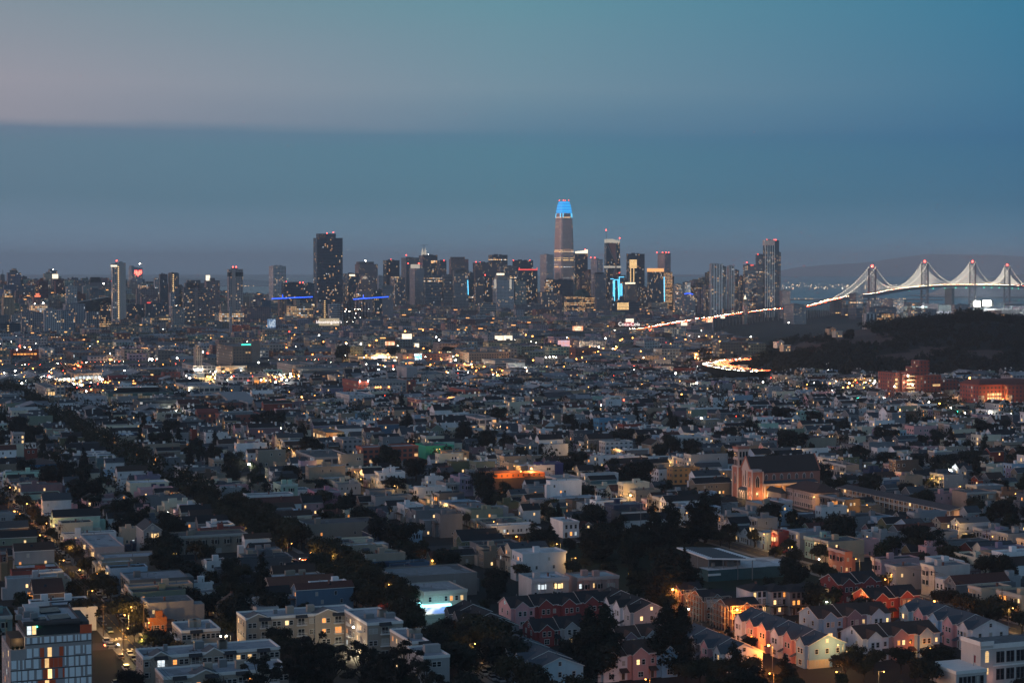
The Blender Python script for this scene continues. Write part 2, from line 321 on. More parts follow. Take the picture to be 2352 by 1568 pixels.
# ------- the setting: ground, water, hills
def sheet(name,pts,z,mat,k='structure'):
 b=MB();b.face([(x,y,z)for x,y in pts]);return kind(b.build(name,[mat]),k)
GROUND=simple('ground_surface',(.022,.022,.022),rough=.95,var=.55,scale=.05)
sheet('ground',[(-7000,-500),(9000,-500),(9000,4150),(2300,4600),(1250,5250),(700,5900),(-1500,6300),(-7000,6300)],0,GROUND)
def watermat():
 m,n,l,b=newmat('bay_water');b.inputs['Base Color'].default_value=(.012,.028,.036,1);b.inputs['Roughness'].default_value=.22
 t=n.new('ShaderNodeTexNoise');t.inputs['Scale'].default_value=.05;t.inputs['Detail'].default_value=6;l.new(vec(n,l,'Object',(1,1,1)),t.inputs['Vector'])
 bp=n.new('ShaderNodeBump');bp.inputs['Strength'].default_value=.35;bp.inputs['Distance'].default_value=3;l.new(t.outputs['Fac'],bp.inputs['Height']);l.new(bp.outputs[0],b.inputs['Normal']);return m
sheet('water',[(-13500,-600),(13500,-600),(13500,40500),(-13500,40500)],-2,watermat())
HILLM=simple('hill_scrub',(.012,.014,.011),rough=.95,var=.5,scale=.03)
HILLB=simple('bare_hill_earth',(.10,.066,.058),rough=.95,var=.45,scale=.06)
FARH=simple('far_hill_surface',(.50,.49,.46),rough=.95,var=.15,scale=.004)  # base colour lightened so the far hills look faded by haze
def sstep(a,b,x):t=min(1,max(0,(x-a)/(b-a)));return t*t*(3-2*t)
def interp(tab,x):
 if x<=tab[0][0]:return tab[0][1]
 for(a,b),(c,d)in zip(tab,tab[1:]):
  if x<=c:return b+(d-b)*(x-a)/(c-a)
 return tab[-1][1]
SIL=[(1660,880),(1700,862),(1740,832),(1790,800),(1850,783),(1930,768),(2000,758),(2060,745),(2120,732),(2200,722),(2260,720),(2310,728),(2360,730),(2500,745),(2700,790),(2900,860)]
YC,YF=2500.0,2080.0
def crest(X):
 px=CX+F*X/YC;return max(0,125-(interp(SIL,px)-617)*YC/F-11)
def hill_z(X,Y):
 f=sstep(YF,YC,Y)**.8*(1-.9*sstep(YC+60,YC+700,Y));n=5*math.sin(X*.021+Y*.013)*math.sin(X*.008-Y*.017)
 Xs=X*YC/max(Y,YC*.8)if Y<YC else X
 return max(0,crest(Xs)*f+n*f)
def terrain(name,x0,x1,nx,y0,y1,ny,fz,mats,fm=None,k='structure'):
 b=MB();v=[[(x0+(x1-x0)*i/nx,y0+(y1-y0)*j/ny)for i in range(nx+1)]for j in range(ny+1)]
 z=[[fz(*q)for q in r]for r in v]
 for j in range(ny):
  for i in range(nx):
   q=[(j,i),(j,i+1),(j+1,i+1),(j+1,i)]
   if max(z[a][c]for a,c in q)<=.01:continue
   b.face([(*v[a][c],z[a][c]-(.6 if z[a][c]<=.01 else 0))for a,c in q],fm(*v[j][i])if fm else 0)
 return kind(b.build(name,mats,smooth=True),k)
def bare(X,Y):
 px,py=pix(X,Y,hill_z(X,Y))
 for cx,cy,rx,ry in((1935,770,95,14),(1980,785,80,10),(1850,800,40,11),(2130,808,40,9),(2260,815,45,9),(2060,822,55,9)):
  if((px-cx)/rx)**2+((py-cy)/ry)**2<1:return 1
 return 0
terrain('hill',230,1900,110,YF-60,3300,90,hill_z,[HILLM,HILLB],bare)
def nob_z(X,Y):return 62*sstep(-560,-1150,X)*sstep(4100,4750,Y)*(1-.8*sstep(5000,5900,Y))
terrain('hill',-2600,-500,40,4000,6000,30,nob_z,[GROUND])
def ridge(name,tab,Y,depth,x0,x1,nx,mat,z0=-2):
 def fz(X,YY):
  px=CX+F*X/Y;h=125-(interp(tab,px)-617)*Y/F
  return max(.02,(h+9*math.sin(X*.0017)+5*math.sin(X*.0057))*sstep(Y-depth,Y,YY)*(1-sstep(Y,Y+depth,YY)))
 return terrain(name,x0,x1,nx,Y-depth,Y+depth,8,fz,[mat])
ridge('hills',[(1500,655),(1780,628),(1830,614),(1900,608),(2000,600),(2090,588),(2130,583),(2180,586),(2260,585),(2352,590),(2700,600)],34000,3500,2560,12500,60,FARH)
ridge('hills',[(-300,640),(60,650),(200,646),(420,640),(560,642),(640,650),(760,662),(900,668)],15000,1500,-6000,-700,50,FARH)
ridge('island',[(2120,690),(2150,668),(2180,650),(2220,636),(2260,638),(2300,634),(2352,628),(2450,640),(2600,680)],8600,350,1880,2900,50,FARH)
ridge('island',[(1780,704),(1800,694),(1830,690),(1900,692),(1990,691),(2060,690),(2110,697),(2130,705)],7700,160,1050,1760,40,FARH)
# ------- roads of the street grid
STREETS=[(105+97*k)for k in range(-22,32)];HALF=7.5
CROSS=[621+166*k for k in range(0,9)]
UMIN,UMAX=400,2150
def strip(b,u0,v0,u1,v1,z,m=0):
 b.face([(*xy(u0,v0),z),(*xy(u0,v1),z),(*xy(u1,v1),z),(*xy(u1,v0),z)][::1],m)
rd=MB();sw=MB();mk=MB()
PARK=(640,775,297,388)
for v in STREETS:
 if v in(105+97*2,):
  strip(rd,775,v-5,UMAX,v+5,.02);continue
 strip(rd,UMIN,v-5,UMAX,v+5,.02)
 if v<700:
  for s_ in(-1,1):
   for a,c in zip([UMIN-200]+CROSS,CROSS):
    u0,u1=a+6,min(c-6,1300)
    if u1>u0+5:
     p=sorted((v+s_*5,v+s_*7.5));q=[xy(u0,p[0]),xy(u0,p[1]),xy(u1,p[1]),xy(u1,p[0])];sw.prism(q,0,.16)
for u in CROSS:strip(rd,u-6,-1700,u+6,2600,.024)
kind(rd.build('road',[ASPH]),'structure');kind(sw.build('pavement',[CONC]),'structure')
vL,vT,vR=105,202,396
for(u,v)in((621,vL),(621,vT),(621,vR),(787,vT),(787,vL)):
 for k in range(7):strip(mk,u-9.4,v-4.6+k*1.4,u-7,v-4.0+k*1.4,.03)
 for k in range(8):strip(mk,u-5.2+k*1.4,v-8.6,u-4.6+k*1.4,v-6.4,.03)
 strip(mk,u-11.2,v-.1+.3,u-10.7,v+4.6,.03);strip(mk,u+8.4,v-4.6,u+8.9,v-.2,.03)
for v in(vT,vR,vL):
 for k in range(0,60):strip(mk,440+k*6,v-.12,443.5+k*6,v+.12,.031,1)
kind(mk.build('road_markings',[PAINTW,PAINTY]),'structure')
def text(name,body,size,loc,rot,mat,parent=None,ext=.01):
 cu=bpy.data.curves.new(name,'FONT');cu.body=body;cu.size=size;cu.extrude=ext;cu.align_x='CENTER';cu.align_y='CENTER';cu.materials.append(mat)
 t=bpy.data.objects.new(name,cu);C.objects.link(t);dg=bpy.context.evaluated_depsgraph_get()
 me=bpy.data.meshes.new_from_object(t.evaluated_get(dg));bpy.data.objects.remove(t);bpy.data.curves.remove(cu)
 if not me.materials:me.materials.append(mat)
 o=link(name,me,parent);o.location=loc;o.rotation_euler=rot;return o
x,y=P('q',66,1010,.035)
kind(text('stop_marking','STOP',2.6,(x+.6,y,.036),(0,0,TH),PAINTW,ext=0),'structure').scale=(1,1.7,1)
x,y=P('p',1660,745,.035)
kind(text('stop_marking','STOP',2.4,(x,y,.036),(0,0,TH+math.pi),PAINTW,ext=0),'structure').scale=(1,1.7,1)
GRASSM=simple('park_grass',(.010,.022,.010),rough=.95,var=.35,scale=.6)
u0,u1,v0,v1=PARK
kind(sheet('grass',[xy(u0,v0),xy(u0,v1),xy(u1,v1),xy(u1,v0)],.028,GRASSM),'structure')
# ------- skyline towers
PALE,CREAM,GREY,LGREY=(.42,.40,.38),(.46,.41,.34),(.22,.22,.23),(.36,.36,.37)
BROWN,DBROWN,TAN,RED,PINK=(.20,.14,.12),(.12,.085,.075),(.34,.25,.17),(.24,.07,.05),(.38,.25,.22)
BLACK,SLATE,TEAL,GREEN=(.030,.031,.034),(.09,.10,.115),(.03,.10,.11),(.10,.14,.12)
def beacon(parent,x,y,z,m=None,r=1.0):
 b=MB();b.tube((x,y,z-.2),(x,y,z+2.2),.25,n=5,m=1);b.ball((x,y,z+2.9),r,0);return b.build('beacon',[m or L_RD,DARK],parent)
def local(o_loc,X,Y,rz):
 dx,dy=X-o_loc[0],Y-o_loc[1];c,s_=math.cos(rz),math.sin(rz);return dx*c+dy*s_,-dx*s_+dy*c
def tower(reg,x0,x1,x2,yt,Y,fac,col,label,ph=None,bea=(),crown=None,extra=None,name='office_tower',cat='tower',phi=None,dmax=45,dmin=12,z0=None,group=None):
 col=tuple(min(.72,c*1.2+k)for c,k in zip(col,(.035,.055,.08)));X,Y,z=at(reg,x1,yt,Y);rz=TH if phi is None else math.radians(phi)  # facade colour lightened and tinted blue to carry distance haze
 ca,sa=math.cos(rz),math.sin(rz)
 w=abs(solve(X,Y,z,D(reg,x2,0)[0],ca,sa));d=abs(solve(X,Y,z,D(reg,x0,0)[0],-sa,ca))if x1-x0>2 else w*.7
 d=min(max(d,dmin),dmax)
 zb=0 if z0 is None else z0
 t=thing(name,cat,(X,Y,zb),rz,label,group or 'towers of the downtown skyline');h=z-zb
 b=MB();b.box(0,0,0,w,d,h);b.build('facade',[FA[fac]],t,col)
 b=MB();e=.35
 b.box(-e,-e,h,w+e,d+e,h+1.1);b.box(w*.25,d*.3,h+1.1,w*.45,d*.6,h+3.4);b.box(w*.55,d*.35,h+1.1,w*.7,d*.55,h+2.6);b.build('roof',[TAR],t,tuple(c*.7 for c in col))
 if ph:
  for p in(ph if isinstance(ph,list)else[ph]):
   pa=local((X,Y),*at(reg,p[0],p[2],Y+d*.3)[:2],rz)[0];pb=local((X,Y),*at(reg,p[1],p[2],Y+d*.3)[:2],rz)[0];pz=at(reg,p[0],p[2],Y+d*.3)[2]-zb
   b=MB();b.box(max(pa,.6),d*.15,h+1.1,min(pb,w-.6),d*.85,pz);b.build('plant_room',[FA['pier']if len(p)<4 else p[3]],t,tuple(c*.85 for c in col))
 for q in bea:
  bx=local((X,Y),*at(reg,q[0],q[1],Y+d*.5)[:2],rz)[0];bz=at(reg,q[0],q[1],Y+d*.5)[2]-zb-2.9
  beacon(t,bx,d*.5,bz,q[2]if len(q)>2 else None,r=1.3)
  if bz>h+2:m_=MB();m_.bar((bx,d*.5,h),(bx,d*.5,bz),.6);m_.build('mast',[DARK],t)
 if crown:
  mt,ya,yb=crown;za,zc=at(reg,x1,ya,Y)[2]-zb,at(reg,x1,yb,Y)[2]-zb
  b=MB();e=.5;b.box(-e,-e,zc,w+e,d+e,za);b.build('lit_crown',[mt],t)
 if extra:extra(t,w,d,h,reg,X,Y,rz,zb)
 return t
def zat(reg,y,Y):return at(reg,0,y,Y)[2]
def xat(reg,x,Y,X0,Y0,rz):return local((X0,Y0),*at(reg,x,0,Y)[:2],rz)[0]
LITCROWN_O=lamp_mat('orange_lit_crown',(1,.45,.15),1.3);LITCROWN_W=lamp_mat('white_lit_crown',(1,.86,.62),1.7);LITCROWN_R=lamp_mat('red_lit_crown',(1,.09,.07),1.2);LITCROWN_P=lamp_mat('pale_lit_crown',(.9,.8,.66),.55)
def col_lights(x,mt=LITW,wm=2.2):
 def f(t,w,d,h,reg,X,Y,rz,zb):
  c=xat(reg,x,Y,X,Y,rz);b=MB()
  for k in range(int(h/4.2)-1):b.box(c-wm/2,-.3,6+k*4.2,c+wm/2,.05,7.7+k*4.2)
  b.build('stair_windows',[mt],t)
 return f
def led(lines,mt):
 def f(t,w,d,h,reg,X,Y,rz,zb):
  b=MB()
  for(xa,ya,xb,yb)in lines:
   pa,pb=xat(reg,xa,Y,X,Y,rz),xat(reg,xb,Y,X,Y,rz);b.bar((pa,-.9,zat(reg,ya,Y)-zb),(pb,-.9,zat(reg,yb,Y)-zb),1.5)
  b.build('led_strip',[mt],t)
 return f
def heart(t,w,d,h,reg,X,Y,rz,zb):
 b=MB()
 for r_,row in enumerate(['11011','11111','11111','01110','00100']):
  for c_,ch in enumerate(row):
   if ch=='1':
    x_=xat(reg,1150+c_*14,Y,X,Y,rz);z_=zat(reg,290+r_*10,Y)-zb;b.box(x_,-.4,z_,x_+2.2,.05,z_+2.6)
 b.build('red_window_lights',[L_RD],t)
def spire(x,yt,wd=3,mt=None):
 def f(t,w,d,h,reg,X,Y,rz,zb):
  c=xat(reg,x,Y+d/2,X,Y,rz);b=MB();b.bar((c,d/2,h),(c,d/2,zat(reg,yt,Y)-zb),wd,w2=.4);b.build('spire',[mt or STEEL],t)
 return f
def steps(tiers):
 def f(t,w,d,h,reg,X,Y,rz,zb):
  lo=h
  for i,(xa,xb,yt,fk)in enumerate(tiers):
   pa,pb=max(xat(reg,xa,Y,X,Y,rz),.5+i),min(xat(reg,xb,Y,X,Y,rz),w-.5-i);z=zat(reg,yt,Y)-zb
   b=MB();b.box(pa,1.5+i,lo+1.1,pb,d-1.5-i,z);b.build('setback',[FA[fk]if isinstance(fk,str)else fk],t,PALE);lo=z-1.1
 return f
def dome(xa,xb,yb,yt,mt,col=None,seg=14):
 def f(t,w,d,h,reg,X,Y,rz,zb):
  pa,pb=xat(reg,xa,Y,X,Y,rz),xat(reg,xb,Y,X,Y,rz);za,zt=zat(reg,yb,Y)-zb,zat(reg,yt,Y)-zb
  b=MB();r=(pb-pa)/2;b.prism([(pa+r+r*math.cos(i*2*math.pi/seg),d/2+r*math.sin(i*2*math.pi/seg))for i in range(seg)],h,za)if za>h else None
  rows=6
  for i in range(rows):
   a0,a1=i/rows*math.pi/2,(i+1)/rows*math.pi/2
   for j in range(seg):
    q0,q1=j*2*math.pi/seg,(j+1)*2*math.pi/seg
    pt=lambda a,q:(pa+r+r*math.cos(a)*math.cos(q),d/2+r*math.cos(a)*math.sin(q),za+(zt-za)*math.sin(a))
    b.face([pt(a0,q0),pt(a0,q1),pt(a1,q1),pt(a1,q0)])
  b.build('dome',[mt],t,col or GREEN)
 return f
def archtop(xa,xb,yb,yt):
 def f(t,w,d,h,reg,X,Y,rz,zb):
  pa,pb=xat(reg,xa,Y,X,Y,rz),xat(reg,xb,Y,X,Y,rz);za,zt=zat(reg,yb,Y)-zb,zat(reg,yt,Y)-zb
  b=MB();b.box(pa,0.5,h+.5,pb,d-.5,za);n=12;c=(pa+pb)/2;r=(pb-pa)/2
  pts=[(c+r*math.cos(math.pi*i/n),za+(zt-za)*math.sin(math.pi*i/n))for i in range(n+1)]
  for i in range(n):
   (x_a,z_a),(x_b,z_b)=pts[i],pts[i+1];b.face([(x_a,.5,z_a),(x_a,d-.5,z_a),(x_b,d-.5,z_b),(x_b,.5,z_b)])
  b.face([(p,.5,q)for p,q in pts]);b.build('arched_crown',[FA['punched']],t,PINK)
  g=MB();k=8
  for i in range(k+1):
   a=math.pi*i/k;g.bar((c,.2,za),(c+r*.8*math.cos(a),.2,za+(zt-za)*.8*math.sin(a)),.7)
  g.build('fan_window',[LITCROWN_P],t)
 return f
def multi(*fs):
 def f(*a):
  for g in fs:g(*a)
 return f
T=tower
# --- western skyline
T('a',0,4,40,322,4800,'punched',BROWN,'brown tower with a thin spire at the western end of the skyline',extra=spire(22,270,2))
T('a',50,110,157,285,4900,'apt',PALE,'pale ridge-top apartment tower with a narrower raised core',ph=(62,140,263),z0=40)
T('a',180,190,232,337,4800,'punched',DBROWN,'slim brown tower with a rounded top beside the dark teal slab',extra=dome(184,228,345,332,TAR,DBROWN),z0=40)
T('a',107,118,200,365,4650,'darkglass',(.02,.06,.065),'low dark teal slab with one bright glowing window block',extra=lambda t,w,d,h,reg,X,Y,rz,zb:[MB.box(b_:=MB(),xat(reg,140,Y,X,Y,rz),-.6,zat(reg,488,Y)-zb,xat(reg,196,Y,X,Y,rz),-.1,zat(reg,447,Y)-zb),b_.build('lit_hall_window',[LITCROWN_P],t)],z0=20)
T('a',330,340,388,375,4750,'apt',BROWN,'squat brown apartment block with a ragged roofline',ph=[(332,350,362),(360,380,366)],z0=40)
T('a',397,428,488,285,4800,'apt',GREY,'grey ridge-top apartment tower with a rooftop box',ph=(400,450,268),z0=40,bea=[(453,276,L_WH)])
T('a',425,455,503,355,4600,'punched',DBROWN,'brown tower topped by a white lit sign box',crown=None,ph=(458,500,313,LITCROWN_W),z0=20)
T('a',500,512,558,362,4700,'apt',BROWN,'narrow brown block with a barrel-shaped tank on its roof',extra=dome(525,552,358,350,TAR,DBROWN),z0=40)
T('a',560,568,660,420,4200,'grid',PALE,'pale squared-grid office block standing before the brown ridge hotels')
T('a',625,640,737,385,4500,'punched',(.22,.17,.15),'stepped brown hotel with clipped corners on the ridge',ph=(640,722,366),z0=20)
T('a',756,770,870,385,4500,'punched',BROWN,'old brown hotel with a steep mansard roof and flag lamps',extra=lambda t,w,d,h,*a:[MB.prism(b_:=MB(),[(0,0),(w,0),(w,d),(0,d)],h+1.1,h+13,0,0,[(4,4),(w-4,4),(w-4,d-4),(4,d-4)]),b_.build('mansard_roof',[SHINGLE],t,(.05,.05,.055))],z0=20,bea=[(893,395,L_WH)])
T('a',845,870,956,400,4550,'punched',(.24,.17,.14),'tan brick hotel wing between the mansard hotel and the tall pale slab',z0=20)
def slab_core(t,w,d,h,reg,X,Y,rz,zb):
 b=MB();xa=xat(reg,1003,Y,X,Y,rz);b.box(xa,-1.2,0,w+.5,.1,h+3);b.box(xa+4,3,h+1,w-5,d-4,zat(reg,205,Y));b.build('end_wall',[WALL],t,(.48,.45,.43))
 col_lights(1012,LITW,2.0)(t,w,d+1,h,reg,X,Y,rz,zb)
 o=[c for c in t.children if c.name.startswith('stair_windows')][0];o.location.y=-1.3
 b=MB();b.box(-.7,-.7,h-5,xa-.3,d+.7,h-1.8);b.build('lit_roof_band',[LITCROWN_W],t)
T('a',950,962,1072,228,3700,'apt',(.38,.36,.35),'tallest pale western slab with a lit column of stair windows and a glowing roof band',extra=slab_core,bea=[(1000,198)])
T('a',1088,1125,1218,262,4700,'grid',LGREY,'grey hotel tower with red heart lights in its windows',ph=(1094,1140,240),extra=heart,bea=[(1200,224,L_WH)])
T('a',1314,1324,1362,350,4500,'apt',PALE,'small pale tower half hidden by the dark twin slab')
T('a',1362,1368,1432,317,4000,'pier',(.085,.082,.085),'dark ribbed western half of a twin-slab tower')
T('a',1432,1470,1530,310,3990,'vert',(.13,.12,.12),'brown eastern half of a twin-slab tower with lit stair column',ph=(1440,1520,300),extra=col_lights(1480))
T('a',1560,1572,1790,432,3700,'bands',(.20,.165,.155),'broad brown stepped office tower with banded windows',ph=[(1585,1760,388),(1602,1725,364)],extra=lambda t,w,d,h,reg,X,Y,rz,zb:[MB.box(b_:=MB(),xat(reg,1668,Y,X,Y,rz),-1.5,0,xat(reg,1698,Y,X,Y,rz),.1,h+2),b_.build('end_wall',[WALL],t,(.27,.23,.22))])
T('a',1748,1765,1880,372,4300,'punched',(.19,.13,.115),'brick-brown tower with a lit lantern box on its roof',ph=[(1790,1842,346),(1770,1796,322,LITCROWN_W)])
def two_tone(t,w,d,h,reg,X,Y,rz,zb):
 b=MB();a,c=xat(reg,1982,Y,X,Y,rz),xat(reg,2016,Y,X,Y,rz);b.box(a,-.8,0,c,.1,h+1.5);b.build('end_wall',[WALL],t,(.46,.38,.35))
 b=MB();b.box(-.4,-.4,h-14,a-.3,d+.4,h-5);b.box(c+.3,-.4,h-14,w+.4,.2,h-5);b.build('louvre_band',[GLASS],t)
T('a',1946,1955,2078,275,3900,'grid',(.36,.30,.27),'tall pinkish tower with a plain pale spine between gridded windows',ph=(1980,2030,258),bea=[(1995,252),(2025,252)],extra=two_tone)
def deco(t,w,d,h,reg,X,Y,rz,zb):
 b=MB();z1=zat(reg,478,Y);b.box(w*.12,2,h+1.2,w*.88,d-2,z1);b.box(w*.28,4,z1,w*.72,d-4,zat(reg,452,Y));b.build('setback',[FA['lito']],t,TAN)
T('a',5,30,118,520,4000,'vert',(.36,.24,.13),'tan art-deco tower with a floodlit stepped top',extra=deco)
def redsign(t,w,d,h,reg,X,Y,rz,zb):
 b=MB();b.box(xat(reg,292,Y,X,Y,rz),1,zat(reg,508,Y),xat(reg,345,Y,X,Y,rz),2,zat(reg,494,Y));b.box(xat(reg,303,Y,X,Y,rz),1,zat(reg,490,Y),xat(reg,335,Y,X,Y,rz),2,zat(reg,478,Y));b.build('rooftop_sign',[lamp_mat('orange_red_sign',(1,.22,.1),1.6)],t)
T('a',278,290,348,512,4050,'brick',RED,'red brick block under a glowing red two-line rooftop sign',extra=redsign)
T('a',250,262,405,580,3900,'lito',PALE,'white floodlit block below the red rooftop sign',bea=[(300,568,L_WH),(375,560,L_WH)])
T('a',180,186,370,642,3400,'apt',(.24,.22,.22),'grey apartment slab with many scattered lit windows, westmost of the three',ph=(230,300,628))
T('a',372,378,528,625,3350,'grid',(.40,.38,.37),'white-gridded apartment slab in the middle of the three',ph=(390,430,606))
T('a',526,532,636,628,3360,'apt',(.20,.22,.24),'blue-grey apartment slab with cool lit windows next to the white-gridded slab')
T('a',538,560,728,570,3460,'vert',(.26,.25,.26),'tall grey ribbed apartment tower rising behind the white-gridded slab')
T('a',728,740,860,582,3600,'apt',(.20,.21,.22),'grey apartment block with warm windows tucked beside the black wedge tower')
def wedge(t,w,d,h,reg,X,Y,rz,zb):
 b=MB();xa=xat(reg,555,Y,X,Y,rz);z0,z1=zat(reg,568,Y),zat(reg,503,Y)
 b.prism([(xa,6),(w,2),(w,d),(xa,d)],z0-14,z0,top=[(xa,6),(w,2),(w,d),(xa,d)])
 b.face([(xa,6,z0),(w,2,z0),(w,2,z1)]);b.face([(xa,d,z0),(w,d,z0),(w,d,z1)]);b.face([(xa,6,z0),(w,2,z1),(w,d,z1),(xa,d,z0)]);b.face([(w,2,z0),(w,d,z0),(w,d,z1),(w,2,z1)])
 b.build('sloping_roof',[GLASS],t)
T('a',850,862,950,578,3500,'yell',(.03,.032,.035),'black wedge-topped tower with yellow lit floors',extra=wedge)
T('a',0,3,175,737,3300,'darkglass',(.045,.06,.07),'low dark glass block with a single lit stair column',extra=col_lights(64,LITW,3))
T('a',95,100,232,665,3480,'apt',(.34,.30,.28),'tan apartment block peeping over the grey apartment slab')
T('a',1078,1085,1240,580,3900,'bands',(.05,.055,.06),'wide dark office slab with one lit floor',)
T('a',1236,1244,1442,568,3880,'vert',(.09,.095,.10),'wide dark ribbed office slab next to the banded slab')
T('a',1160,1170,1352,442,4300,'brick',BROWN,'wide brown brick hotel behind the dark office slabs',ph=(1280,1330,428))
T('a',1196,1210,1362,505,4150,'brick',(.17,.10,.085),'brown brick block with a small red neon sign',extra=lambda t,w,d,h,reg,X,Y,rz,zb:[MB.box(b_:=MB(),xat(reg,1256,Y,X,Y,rz),-1,zat(reg,563,Y),xat(reg,1295,Y,X,Y,rz),-.2,zat(reg,552,Y)),b_.build('neon_sign',[LITCROWN_R],t)])
T('a',1446,1460,1500,475,3950,'grid',LGREY,'slim grey tower between the twin slab and the broad brown tower')
T('a',1463,1475,1580,600,3500,'punched',(.26,.23,.20),'tan concrete block with small square windows',bea=[(1512,588,L_WH)])
T('a',1284,1300,1460,690,3600,'lito',(.45,.30,.18),'low classical hall floodlit orange',ph=(1365,1435,672))
T('a',1215,1222,1288,690,3650,'punched',PALE,'small white hall beside the orange floodlit one')
T('a',1020,1030,1165,706,3580,'brick',(.30,.17,.11),'brick theatre with a domed corner lantern',extra=dome(1160,1218,690,655,SHINGLE,(.25,.16,.12)))
T('a',1052,1068,1226,772,3350,'punched',(.34,.27,.19),'long tan civic hall with arched windows')
T('a',1872,1900,2085,645,3650,'lito',(.45,.29,.20),'wide theatre front floodlit amber',ph=(1880,2060,630))
T('a',1963,1967,1984,598,3300,'pier',LGREY,'thin pale chimney tower before the amber theatre',dmin=5,dmax=7)
T('a',2064,2080,2308,600,3800,'brick',(.16,.10,.085),'wide dark red brick block with rows of small windows',ph=(2080,2190,585))
T('a',1880,1890,1965,570,4100,'punched',TAN,'tan block in front of the pinkish two-tone tower')
# --- centre
T('b',165,208,323,708,4600,'grid',(.48,.46,.45),'white gridded tower standing alone west of the black tower',ph=[(210,250,700),(262,292,696)],bea=[(310,843),(283,855),(335,843)])
T('b',283,308,500,860,4500,'darkglass',(.04,.05,.06),'broad black slab behind the blue-lit crane boom',bea=[(462,853),(492,853)],ph=(380,450,845))
T('b',497,504,576,860,4520,'glass',SLATE,'narrow dark block squeezed between black slab and black tower')
T('b',567,600,830,455,4900,'darkglass',(.055,.060,.072),'great black tower with a stepped top and scattered warm windows',ph=(612,782,413),bea=[(699,408),(764,402)],dmax=60)  # facade colour lifted bluish in place of haze
T('b',940,975,1145,690,5000,'punched',(.19,.145,.135),'brown granite tower with clipped top and clustered antennas',ph=(970,1120,665),bea=[(1042,656,L_WH)])
T('b',828,880,975,775,4600,'glass',(.035,.05,.055),'dark glass hotel with a golden lit top band',extra=lambda t,w,d,h,reg,X,Y,rz,zb:[MB.box(b_:=MB(),xat(reg,888,Y,X,Y,rz),-.5,zat(reg,794,Y),xat(reg,944,Y,X,Y,rz),-.1,zat(reg,778,Y)),b_.build('lit_band',[LITCROWN_W],t)])
def jukebox(t,w,d,h,reg,X,Y,rz,zb):
 for i,(xa,xb,yt)in enumerate(((960,1105,900),(975,1098,862),(985,1090,830))):
  b=MB();b.box(xat(reg,xa,Y,X,Y,rz),1+i,h+.6 if i==0 else 0,xat(reg,xb,Y,X,Y,rz),d-1-i,zat(reg,yt,Y));b.build('setback',[FA['apt']],t,PINK)
 archtop(1003,1072,815,784)(t,w,d,h,reg,X,Y,rz,zb)
T('b',945,952,1115,935,4500,'apt',PINK,'pink stepped hotel crowned by a round fan-shaped arch',extra=jukebox)
T('b',1192,1225,1340,655,5000,'darkglass',(.04,.042,.046),'plain dark tower with a single red beacon',bea=[(1267,645)])
T('b',1338,1400,1515,632,5150,'pier',(.15,.15,.15),'grey finned tower behind the lamp-topped pale tower',bea=[(1402,606)])
T('b',1512,1548,1622,612,5250,'grid',SLATE,'blue-grey tower left of twin lit spires',bea=[(1512,681)])
def twin_spires(t,w,d,h,reg,X,Y,rz,zb):
 b=MB()
 for x_ in(1563,1590):
  c=xat(reg,x_,Y,X,Y,rz);b.box(c-3,d/2-3,h,c+3,d/2+3,h+9);b.bar((c,d/2,h+9),(c,d/2,zat(reg,540,Y)-zb),5,w2=.5)
 b.build('spire',[LITCROWN_P],t);c=xat(reg,1578,Y,X,Y,rz);g=MB();g.bar((c,d/2,h),(c,d/2,zat(reg,512,Y)),1);g.bar((c-8,d/2,zat(reg,518,Y)),(c+12,d/2,zat(reg,515,Y)),.9);g.build('crane',[STEEL],t)
T('b',1545,1600,1680,608,5350,'glass',(.10,.11,.12),'tower with twin white lit spires on its roof',extra=twin_spires,bea=[(1600,600,L_WH)])
T('b',1384,1478,1560,728,4800,'pier',(.34,.32,.32),'pale ribbed tower with two red lamps and a softly lit round top',ph=(1405,1520,688,LITCROWN_P),bea=[(1411,680),(1516,680)])
T('b',1676,1700,1760,658,5050,'bands',(.10,.105,.115),'dark banded tower with a red lamp and sloping shoulder',bea=[(1744,654)])
T('b',1783,1800,1958,645,5100,'pier',(.24,.17,.15),'brown flat-topped tower on the middle skyline',ph=(1802,1940,622))
T('b',1816,1830,1962,745,4700,'grid',(.20,.20,.20),'grey cylinder-topped tower with blue-lit edge windows',extra=multi(dome(1822,1955,740,722,TAR,SLATE),led([(1966,830,1972,960)],L_CY)))
T('b',1960,1966,2005,765,4720,'glass',SLATE,'slim glass tower clinging to the cylinder-topped tower')
T('b',1556,1570,1722,812,4700,'bands',(.16,.16,.165),'wide banded grey tower with a pale rooftop strip',ph=(1648,1722,785))
T('b',1722,1735,1815,785,4720,'bands',(.26,.25,.25),'pale banded tower wedged beside the cylinder-topped tower')
T('b',1222,1300,1388,812,4700,'apt',(.15,.13,.125),'brown apartment tower with dotted warm windows',ph=(1228,1330,796,FA['lito']))
T('b',1148,1152,1196,795,4900,'grid',LGREY,'small pale tower between the brown granite tower and the plain dark tower')
